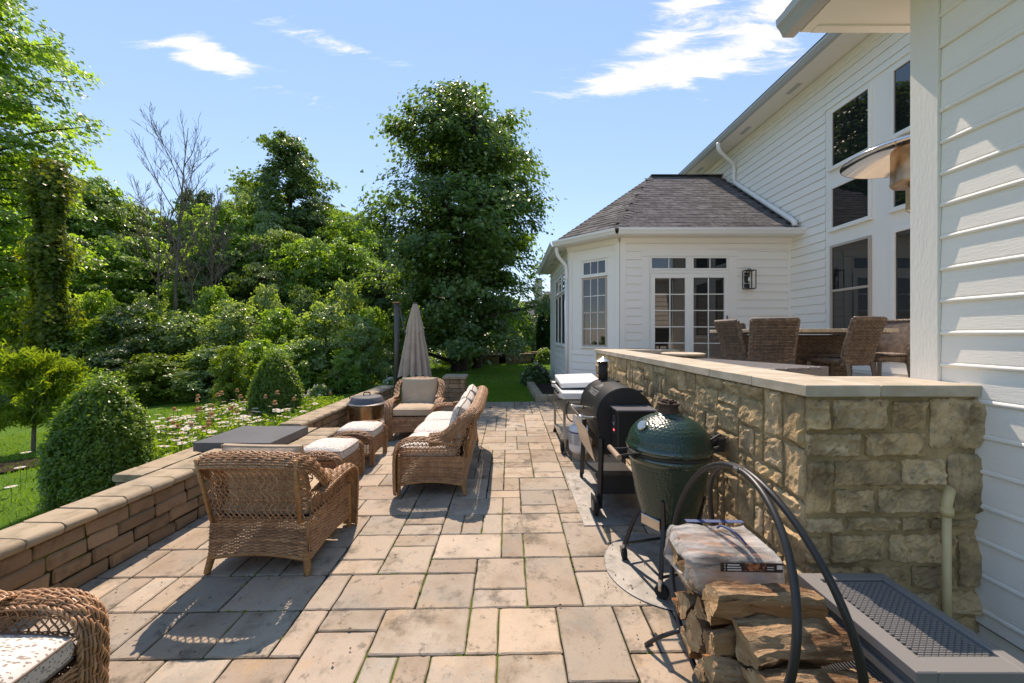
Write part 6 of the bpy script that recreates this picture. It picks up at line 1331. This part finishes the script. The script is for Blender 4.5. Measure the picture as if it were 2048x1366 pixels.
# clipped box bushes
def box_bush(H, Rb, seed, n, ls):
    r = np.random.default_rng(seed); z = r.random(n) ** .85; a = r.uniform(0, 6.283, n); prof = lambda t: np.clip(1 - np.clip((t - .30) / .70, 0, 1) ** 2.3, 0, 1) ** .62 * (.90 + .10 * np.clip(t / .3, 0, 1))
    P0 = np.stack([np.cos(a), np.sin(a), z * 2], -1); bump = 1 + .055 * fnoise(P0, 2.6, seed) + .045 * fnoise(P0, 8, seed + 3)
    inn = 1 - np.abs(r.normal(0, .055, n)); sprig = np.where(r.random(n) < .16 * (1 + fnoise(P0, 6, seed + 11)), r.uniform(1.0, 1.13, n), inn)
    Rr = Rb * prof(z) * bump * sprig; P = np.stack([Rr * np.cos(a), Rr * np.sin(a), H * z * (1 + .03 * fnoise(P0, 5, seed + 7)) * np.where(z > .9, sprig, 1)], -1)
    nr = np.stack([np.cos(a), np.sin(a), .55 + z], -1) + r.normal(0, .55, (n, 3)); V, F = leaves(P, ls * r.uniform(.7, 1.3, n), nr, .62, .2, axis=np.stack([np.cos(a) * .4, np.sin(a) * .4, 1 + 0 * a], -1), r=r)
    ns_ = int(260 * Rb / .45); az = r.uniform(0, 6.283, ns_); zz = r.uniform(.15, 1, ns_) ** .8; B0 = np.stack([Rb * .95 * prof(zz) * np.cos(az), Rb * .95 * prof(zz) * np.sin(az), H * zz], -1); dr = unit(np.stack([np.cos(az) * .8, np.sin(az) * .8, .8 + r.random(ns_)], -1) + r.normal(0, .25, (ns_, 3))); ln_ = r.uniform(.04, .11, ns_) * (H / 1.35)
    q = np.tile(np.linspace(.2, 1, 9), ns_); rep = np.repeat(np.arange(ns_), 9); SP = B0[rep] + dr[rep] * (ln_[rep] * q)[:, None] + r.normal(0, .006, (ns_ * 9, 3)); V2, F2 = leaves(SP, ls * r.uniform(.8, 1.2, ns_ * 9), r.normal(0, .6, (ns_ * 9, 3)) + (0, 0, .6), .6, .2, axis=dr[rep], r=r); F = np.concatenate([F, F2 + len(V)]); V = np.concatenate([V, V2])
    core = MB(); t = np.linspace(0, 1, 12); core.lathe(np.stack([Rb * .86 * prof(t), H * t * .93 + .02], -1), seg=20); return core, V, F
M['dark_hull'] = pmat('dark_hull', (.012, .018, .006), .95, spec=.05, col2=(.03, .025, .012), nscale=14)  # near-black hull added inside the bushes to block light
bx1 = empty('box_bush', (0, 0, 0), 0, 'large round clipped box bush behind the low wall, nearest the camera', 'bush'); c_, V, F = box_bush(1.30, .41, 3, 42000, .034); c_.build('light_block', M['dark_hull'], bx1, True); link('foliage', mesh_np('foliage', V, [F]), M['leaf_box'], bx1); bx1.location = (-4.40, 4.22, float(tz(-4.40, 4.22)) - .06)
bx2 = empty('box_bush', (0, 0, 0), 0, 'taller cone shaped box bush beyond the flower bed', 'bush'); c_, V, F = box_bush(1.40, .42, 9, 34000, .036); c_.build('light_block', M['dark_hull'], bx2, True); link('foliage', mesh_np('foliage', V, [F]), M['leaf_box'], bx2); bx2.location = (-4.42, 7.42, float(tz(-4.42, 7.42)) - .08)
# young peach tree
pe = empty('young_fruit_tree', (0, 0, 0), 0, 'young fruit tree with narrow drooping yellow green leaves at the left edge', 'tree'); r = np.random.default_rng(6); m_ = MB(); lim = [(np.array([[0, 0, 0], [.02, 0, .5], [.0, .02, 1.0], [.04, 0, 1.7]]), [.032, .028, .022, .006])]; C = []
for i in range(46):
    a = i * 2.4; b = np.array((.01, 0, .50 + 1.0 * r.random())); e = b + np.array((math.cos(a), math.sin(a), r.uniform(.1, .9))) * r.uniform(.25, .68); P = catmull([b, (b + e) / 2 + (0, 0, .08), e, e + np.array((math.cos(a), math.sin(a), -.3)) * .15], 10); lim.append((P, np.linspace(.010, .003, 10))); f = r.random(120); C.append(np.stack([np.interp(f ** .6, np.linspace(0, 1, 10), P[:, k]) for k in range(3)], -1) + r.normal(0, .05, (120, 3)) - (0, 0, .03))
limbs_to_mesh(m_, lim, 6); m_.build('trunk', M['bark_grey'], pe, True); C = np.concatenate(C); n = len(C); V, F = leaves(C, r.uniform(.09, .15, n), np.stack([r.normal(0, .5, n), r.normal(0, .5, n), r.normal(.7, .3, n)], -1), .24, .12, .45, axis=np.stack([r.normal(0, .7, n), r.normal(0, .7, n), -.8 + 0 * r.random(n)], -1), r=r); link('crown', mesh_np('crown', V, [F]), M['leaf_lime'], pe); site(pe, 66, 6.6)
# sapling and shrubs at the lawn's far side
sp = copy_tree(S_[1]); tag(sp, 'slim sapling with pale forked stem behind the flower bed', 'tree'); sp['group'] = 'saplings on the lawn'; site(sp, 462, 10.6, 690, 4.1, 45, 1.95, 1); recolor(sp, M['leaf_lime'])
sp = copy_tree(S_[2]); tag(sp, 'small yellow green sapling on the lawn left of the parasol', 'tree'); sp['group'] = 'saplings on the lawn'; site(sp, 662, 11.5, 738, 4.1, 30, 1.95, 2); recolor(sp, M['leaf_lime'])
def shrub(name, label, px, Y, R_, H, leaf, n=5000, ls=.07, seed=0, flowers=None, cat='bush'):
    r = np.random.default_rng(seed + 300); root = empty(name, (0, 0, 0), 0, label, cat); P0 = unit(r.normal(size=(n, 3))); P0[:, 2] = np.abs(P0[:, 2]); f = (1 - np.abs(r.normal(0, .22, n)))[:, None] * (1 + .16 * fnoise(P0, 3, seed))[:, None]; P = P0 * f * (R_, R_, H)
    V, F = leaves(P, ls * r.uniform(.7, 1.3, n), P0 + (0, 0, .5) + r.normal(0, .45, (n, 3)), .8, r=r); link('foliage', mesh_np('foliage', V, [F]), leaf, root)
    m_ = MB(); 
    for k in range(7): a = k * .9; m_.tubes(np.array([[.02 * math.cos(a), .02 * math.sin(a), 0], [.5 * R_ * math.cos(a), .5 * R_ * math.sin(a), .7 * H]]), .012, 4)
    m_.build('stem', M['bark'], root)
    if flowers:
        Q = unit(r.normal(size=(flowers[1], 3))); Q[:, 2] = np.abs(Q[:, 2]); Q = Q * (R_, R_, H) * 1.06; V, F = leaves(np.repeat(Q, 5, 0) + r.normal(0, .02, (flowers[1] * 5, 3)), .055, r.normal(0, .4, (flowers[1] * 5, 3)) + (0, 0, 1), .7, r=r); link('blossom', mesh_np('blossom', V, [F]), flowers[0], root)
    return site(root, px, Y)
shrub('flowering_shrub', 'small white flowering shrub in the mulch bed beside the sunroom', 1072, 12.6, .48, .62, M['leaf_dark'], 4200, .075, 1, (M['petal_white'], 45))
shrub('flowering_shrub', 'small white flowering shrub behind the low wall corner', 778, 10.4, .26, .50, M['leaf_pale'], 1500, .06, 2, (M['petal_white'], 40))
shrub('garden_shrub', 'pale low shrub on the lawn below the small sapling', 640, 10.9, .32, .38, M['leaf_pale'], 1500, .06, 3, (M['petal_white'], 14))
shrub('garden_shrub', 'bright yellow green shrub in the curved planter under the maple', 1030, 20.2, .85, 1.35, M['leaf_lime'], 4200, .12, 4)
shrub('garden_shrub', 'dark low shrub at the left end of the curved planter', 970, 20.0, .8, 1.0, M['leaf_dark'], 3000, .10, 5)
shrub('garden_shrub', 'dark shrub in the middle of the curved planter', 1000, 20.6, .7, 1.15, M['leaf_dark'], 3000, .10, 6)
shrub('garden_shrub', 'round green shrub right of the garden steps', 1091, 18.6, .50, .75, M['leaf_box'], 2800, .08, 7)
shrub('garden_shrub', 'leafy plant between the maple trunks on the far lawn', 915, 19.5, .8, 1.0, M['leaf_lime'], 2600, .12, 8)
shrub('garden_shrub', 'tall loose green shrub behind the curved planter wall', 1015, 24.5, 1.5, 3.6, M['leaf_wood'], 6500, .16, 9)
shrub('garden_shrub', 'tall green shrub left of the timber pergola', 1046, 25.5, 1.1, 3.0, M['leaf_maple'], 5200, .15, 10)
def arbor(label, px, Y, topy, Rb, seed):
    root = empty('arborvitae', (0, 0, 0), 0, label, 'tree', 'columnar evergreens by the far house'); c_, V, F = box_bush(4.0, Rb, seed, 13000, .10); c_.build('trunk', M['dark_hull'], root, True); link('crown', mesh_np('crown', V, [F]), M['leaf_arb'], root); return site(root, px, Y, topy, 4.05, None, None)  # 'trunk' is the dark hull, added to stop light inside the crown
arbor('dark columnar evergreen left of the pair beside the far house', 1090, 24, 598, .62, 41); arbor('dark columnar evergreen close to the sunroom corner', 1110, 23, 592, .6, 42)
# flower bed behind the wall
n = 24000; X_ = rng.uniform(-6.0, -3.42, n); Y_ = rng.uniform(4.5, 8.4, n); kk = (fnoise(np.stack([X_, Y_, 0 * X_], -1), 1.1, 5) > -.95) & (np.hypot(X_ + 4.42, Y_ - 7.42) > .5) & (X_ > -3.3 - .42 * Y_) & ~((X_ > -3.82) & (Y_ < 5.5)); X_, Y_ = X_[kk], Y_[kk]; n = len(X_); hh = .16 + .18 * rng.random(n)
V, F = leaves(np.stack([X_, Y_, tz(X_, Y_) + hh * rng.random(n) ** .5 * 1.15 + .02], -1), rng.uniform(.06, .13, n), np.stack([rng.normal(0, .6, n), rng.normal(-.2, .6, n), rng.normal(.55, .35, n)], -1), .30, .15, .2, axis=np.stack([rng.normal(0, .5, n), rng.normal(0, .5, n), 1 + 0 * X_], -1))
o = link('flower_foliage', mesh_np('flower_foliage', V, [F]), M['leaf_box']); tag(o, kind='stuff')
M['yolk'] = pmat('yolk', (.62, .38, .04), .8); M['stem'] = pmat('stem', (.10, .17, .03), .8)
def flower_mesh(kind, h):
    mb = MB(); k = 13; R_ = .047 if kind == 'daisy' else .034; V = []; F = []
    for q in range(k):
        a = q * 2 * math.pi / k; ca, sa = math.cos(a), math.sin(a); w = .011; dz = (.004 if kind == 'daisy' else -.028)
        V += [(.008 * ca - w * .4 * sa, .008 * sa + w * .4 * ca, h), (.008 * ca + w * .4 * sa, .008 * sa - w * .4 * ca, h), (R_ * ca + w * .7 * sa, R_ * sa - w * .7 * ca, h + dz), (R_ * ca - w * .7 * sa, R_ * sa + w * .7 * ca, h + dz)]; F.append([4 * q, 4 * q + 1, 4 * q + 2, 4 * q + 3])
    mb.add(np.array(V), np.array(F)); np_ = len(F); c = MB(); c.lathe([(.014, 0), (.012, .008), (0, .012)] if kind == 'daisy' else [(.026, -.004), (.024, .014), (.012, .026), (0, .028)], (0, 0, h), 10); s = MB(); s.tubes(np.array([[0, 0, 0], [.01, 0, h * .6], [0, 0, h]]), .003, 4)
    nv = mb.n; V = np.concatenate(mb.v + c.v + s.v); Fs = mb.f + [f + nv for f in c.f] + [f + nv + c.n for f in s.f]
    me = mesh_np(kind, V, Fs); 
    for m in ((M['petal_white'], M['yolk'], M['stem']) if kind == 'daisy' else (M['petal_orange'], M['petal_orange'], M['stem'])): me.materials.append(m)
    nc = sum(len(f) for f in c.f); mi = np.full(len(me.polygons), 2, np.int32); mi[:np_] = 0; mi[np_:np_ + nc] = 1; me.polygons.foreach_set("material_index", mi); return me
dm = [flower_mesh('daisy', h) for h in (.30, .36, .42)]; cm = [flower_mesh('coneflower', h) for h in (.44, .52, .60)]
k = 0; R = random.Random(5)
while k < 330:
    y = R.uniform(4.7, 8.3); x = R.uniform(-5.9, -3.5)
    if math.hypot(x + 4.42, y - 7.42) < .52 or (x > -3.85 and y < 5.5) or x < -3.2 - .42 * y: continue
    if R.random() < .35 and x > -4.2: continue
    cone = k % 9 == 0; me = R.choice(cm if cone else dm); o = bpy.data.objects.new('coneflower' if cone else 'daisy', me); COL.objects.link(o); o.location = (x, y, float(tz(x, y))); o.rotation_euler = (R.uniform(-.25, .12), R.uniform(-.2, .2), R.uniform(0, 6)); s = R.uniform(.9, 1.25); o.scale = (s, s, s)
    tag(o, 'orange coneflower standing among the daisies behind the low wall' if cone else 'white daisy in the flower bed behind the low wall', 'flower', 'coneflowers in the flower bed' if cone else 'daisies in the flower bed'); k += 1
for (px, py, Y) in ((22, 975, 4.2), (40, 935, 4.6), (52, 905, 5.0)):
    x = (px - 1019) * Y / 784; o = bpy.data.objects.new('daisy', dm[2]); COL.objects.link(o); z = float(tz(x, Y)); o.location = (x, Y, z); s = (CAM_H - (py - 669) * Y / 784 - z) / .42; o.scale = (1, 1, max(.5, s)); tag(o, 'white daisy growing alone left of the large box bush', 'flower', 'stray daisies')
# grass blades
def blades(n, x0, x1, y0, y1, h, seed, ok=None):
    r = np.random.default_rng(seed); X_ = r.uniform(x0, x1, n); Y_ = r.uniform(y0, y1, n)
    if ok is not None: kk = ok(X_, Y_); X_, Y_ = X_[kk], Y_[kk]
    n = len(X_); Z_ = tz(X_, Y_); a = r.uniform(0, 6.28, n); w = .004 + .0035 * r.random(n); hh = h * r.uniform(.5, 1.3, n); l = r.normal(0, .45, (n, 2)) * hh[:, None]
    b = np.stack([X_, Y_, Z_ - .01], -1); d = np.stack([np.cos(a), np.sin(a), 0 * a], -1) * w[:, None]; return np.stack([b - d, b + d, b + np.c_[l, hh]], 1).reshape(-1, 3)
wx = lambda y: -3.12 + .0515 * y - .30
Vs = [blades(30000, -10, -3.3, 2.6, 8.0, .06, 1, lambda x, y: (x < wx(y)) & (x < -3.35) & ~((y > 4.9) & (x > -5.8)) & (x > -1.35 * y - 1)), blades(26000, -2.2, 2.4, 9.42, 12.5, .055, 2, lambda x, y: ~((x > .5) & (y < 12.0))), blades(26000, -6, 2.5, 12.5, 19, .075, 3), blades(14000, -9, -3.2, 8.0, 12.0, .07, 4)]
V = np.concatenate(Vs); o = link('grass', mesh_np('grass', V, [np.arange(len(V)).reshape(-1, 3)]), M['grass']); tag(o, kind='stuff')
# fallen leaves and crumbs on the paving
n = 420; X_ = np.concatenate([rng.uniform(-2.9, 1.4, 220), rng.uniform(.6, 1.5, 200)]); Y_ = np.concatenate([rng.uniform(2, 9.2, 220), rng.uniform(2.2, 5.2, 200)]); V, F = leaves(np.stack([X_, Y_, fz(X_, Y_) + .014], -1), np.concatenate([rng.uniform(.008, .028, 220), rng.uniform(.006, .020, 200)]), rng.normal(0, .25, (n, 3)) + (0, 0, 1), .6, .3)
M['litter'] = pmat('litter', (.16, .10, .045), .9, island=.5, col2=(.09, .06, .03), nscale=3); o = link('leaf_litter', mesh_np('leaf_litter', V, [F]), M['litter']); tag(o, kind='stuff')
# mulch beds and edging
def bed(name, poly, dz=.02):
    m_ = MB(); p = np.array(poly); c = p.mean(0); n = len(p); V = np.c_[np.vstack([p, c]), 0 * np.zeros(n + 1)]; V[:, 2] = tz(V[:, 0], V[:, 1]) + dz; a = np.arange(n); m_.add(V, [np.stack([a, (a + 1) % n, 0 * a + n], -1)]); return tag(m_.build(name, M['mulch']), kind='structure')
bed('mulch_bed', [(.45, 11.9), (1.45, 11.9), (1.45, 13.4), (.85, 13.6), (.40, 12.9)], .03)
bed('mulch_bed', [(-8.2, 5.0), (-6.8, 5.3), (-6.3, 6.2), (-7.6, 6.0)], .03)
eb = empty('edging_wall', (0, 0, 0), 0, 'low tan block edging round a dark planting bed at the patio end', 'wall')
e0 = (.66, 9.55); 
for k in range(8): 
    b = block_mb(.28, .20, .16).build('block', M['cap'], eb); y = 9.70 + k * .285; put(b, .72 - .012 * k, y, float(fz(.7, y)) + .06, math.pi / 2)
for k in range(4): b = block_mb(.28, .20, .16).build('block', M['cap'], eb); put(b, .76 + .285 * k + .02, 9.50, float(fz(.9, 9.5)) + .06, 0)
m_ = MB(); m_.box((1.12, 10.75, .20), (.66, 2.2, .12)); m_.build('soil', M['mulch'], eb)
# curved planter wall and steps under the maple
cw = empty('curved_planter_wall', (0, 0, 0), 0, 'low curved block planter wall on the far lawn beyond the maple', 'wall'); ctr_ = (.1, 20.6)
for k in range(20):
    if k < 9: a = math.radians(165 + k * 11.5); x = -.35 + 1.45 * math.cos(a); y = 20.25 + 1.45 * math.sin(a); rz = a + math.pi / 2
    else: x = -.35 + .31 * (k - 8); y = 18.80 + .03 * (k - 8); rz = .1
    if x > 1.15: break
    zz = float(tz(x, y))
    for c in range(3): b = block_mb(.30, .22, .135).build('block', M['block'], cw); put(b, x, y, zz + .04 + c * .14, rz + rng.normal(0, .02))
    b = block_mb(.31, .28, .07).build('cap_stone', M['cap'], cw); put(b, x, y, zz + .46 - .005, rz)
m_ = MB(); m_.box((.35, 20.2, .70), (2.6, 2.4, .24)); m_.build('soil', M['mulch'], cw)
gs = empty('garden_steps', (0, 0, 0), 0, 'three pale stone steps beside the curved planter wall', 'steps')
for k in range(4): b = block_mb(.75, .36, .13, .012).build('step', M['cap'], gs); put(b, 1.52, 18.9 + .34 * k, float(tz(1.5, 18.9)) + .05 + .13 * k, 0)
# neighbour's house, pergola
nh = empty('neighbour_house', (0, 0, 0), 0, 'distant cream house with grey shingle roof and tall chimney behind the trees', 'house'); Yh = 44.
M['stucco'] = pmat('stucco', (.52, .46, .36), .9, col2=(.46, .40, .31), nscale=2)
MB().box((9.5, Yh + 5, 2.6), (15, 8, 5.2)).build('wall', M['stucco'], nh); 
def roofpoly(pts): m_ = MB(); m_.add(np.array(pts), [np.arange(len(pts))[None]]); return m_
m_ = roofpoly([(1.5, Yh + .6, 4.9), (17.5, Yh + .6, 4.9), (15, Yh + 5, 8.4), (4.6, Yh + 5, 7.1)]); m_.add(np.array([(1.5, Yh + .6, 4.9), (4.6, Yh + 5, 7.1), (1.5, Yh + 9.4, 4.9)]), [np.arange(3)[None]]); m_.add(np.array([(4.3, Yh + .2, 5.0), (8.5, Yh + .2, 5.0), (6.4, Yh + .2, 7.6), (6.4, Yh + 5, 7.6)]), [np.array([(0, 1, 2)]), np.array([(0, 2, 3)]), np.array([(1, 3, 2)])]); m_.build('roof', M['shingle_merged'], nh)
MB().box((3.45, Yh + 2.4, 5.6), (.80, .9, 5.0)).build('chimney', M['stucco'], nh); MB().box((3.45, Yh + 2.4, 8.05), (.95, 1.05, .12)).build('chimney_cap', M['stucco'], nh); m_ = MB(); m_.prism([(3.1, Yh + 2.05), (3.8, Yh + 2.05), (3.8, Yh + 2.75), (3.1, Yh + 2.75)], 8.11, 8.40); m_.build('flue_cap', M['slate'], nh)
gl = empty('garden_lodge', (0, 0, 0), 0, 'small cream gable wall with white window seen past the maple', 'building'); MB().box((2.2, 33, 1.9), (3.4, .4, 3.2)).build('wall', M['stucco'], gl)
m_ = MB(); 
for (a, b, c, d) in ((1.62, 1.70, 1.15, 2.35), (2.28, 2.36, 1.15, 2.35), (1.70, 2.28, 2.27, 2.35), (1.70, 2.28, 1.15, 1.23), (1.96, 2.0, 1.23, 2.27)): m_.box(((a + b) / 2, 32.76, (c + d) / 2), (b - a, .08, d - c))
wn_ = m_.build('window', M['white'], gl); MB().box((1.98, 32.78, 1.75), (.58, .02, 1.04)).build('pane', M['glass'], wn_)
m_ = roofpoly([(.2, 32.4, 3.4), (4.2, 32.4, 3.4), (4.2, 34.5, 4.7), (.2, 34.5, 4.7)]); m_.build('roof', M['shingle_merged'], gl)
pg_ = empty('timber_pergola', (0, 0, 0), 0, 'brown timber pergola on stone piers beyond the garden steps', 'pergola'); M['timber'] = pmat('timber', (.19, .085, .045), .8, col2=(.12, .055, .03), nscale=6)
for x in (1.15, 2.25): 
    MB().box((x, 27.5, 1.9), (.20, .20, 2.0)).build('post', M['timber'], pg_); MB().box((x, 27.5, .55), (.45, .45, .9)).build('pier', M['stone'], pg_)
m_ = MB(); m_.box((1.7, 27.5, 2.85), (1.6, .14, .20)); m_.tubes(np.array([[1.2, 27.5, 2.2], [1.65, 27.5, 2.8]]), .06, 4); m_.tubes(np.array([[2.2, 27.5, 2.2], [1.75, 27.5, 2.8]]), .06, 4); m_.build('beam', M['timber'], pg_)
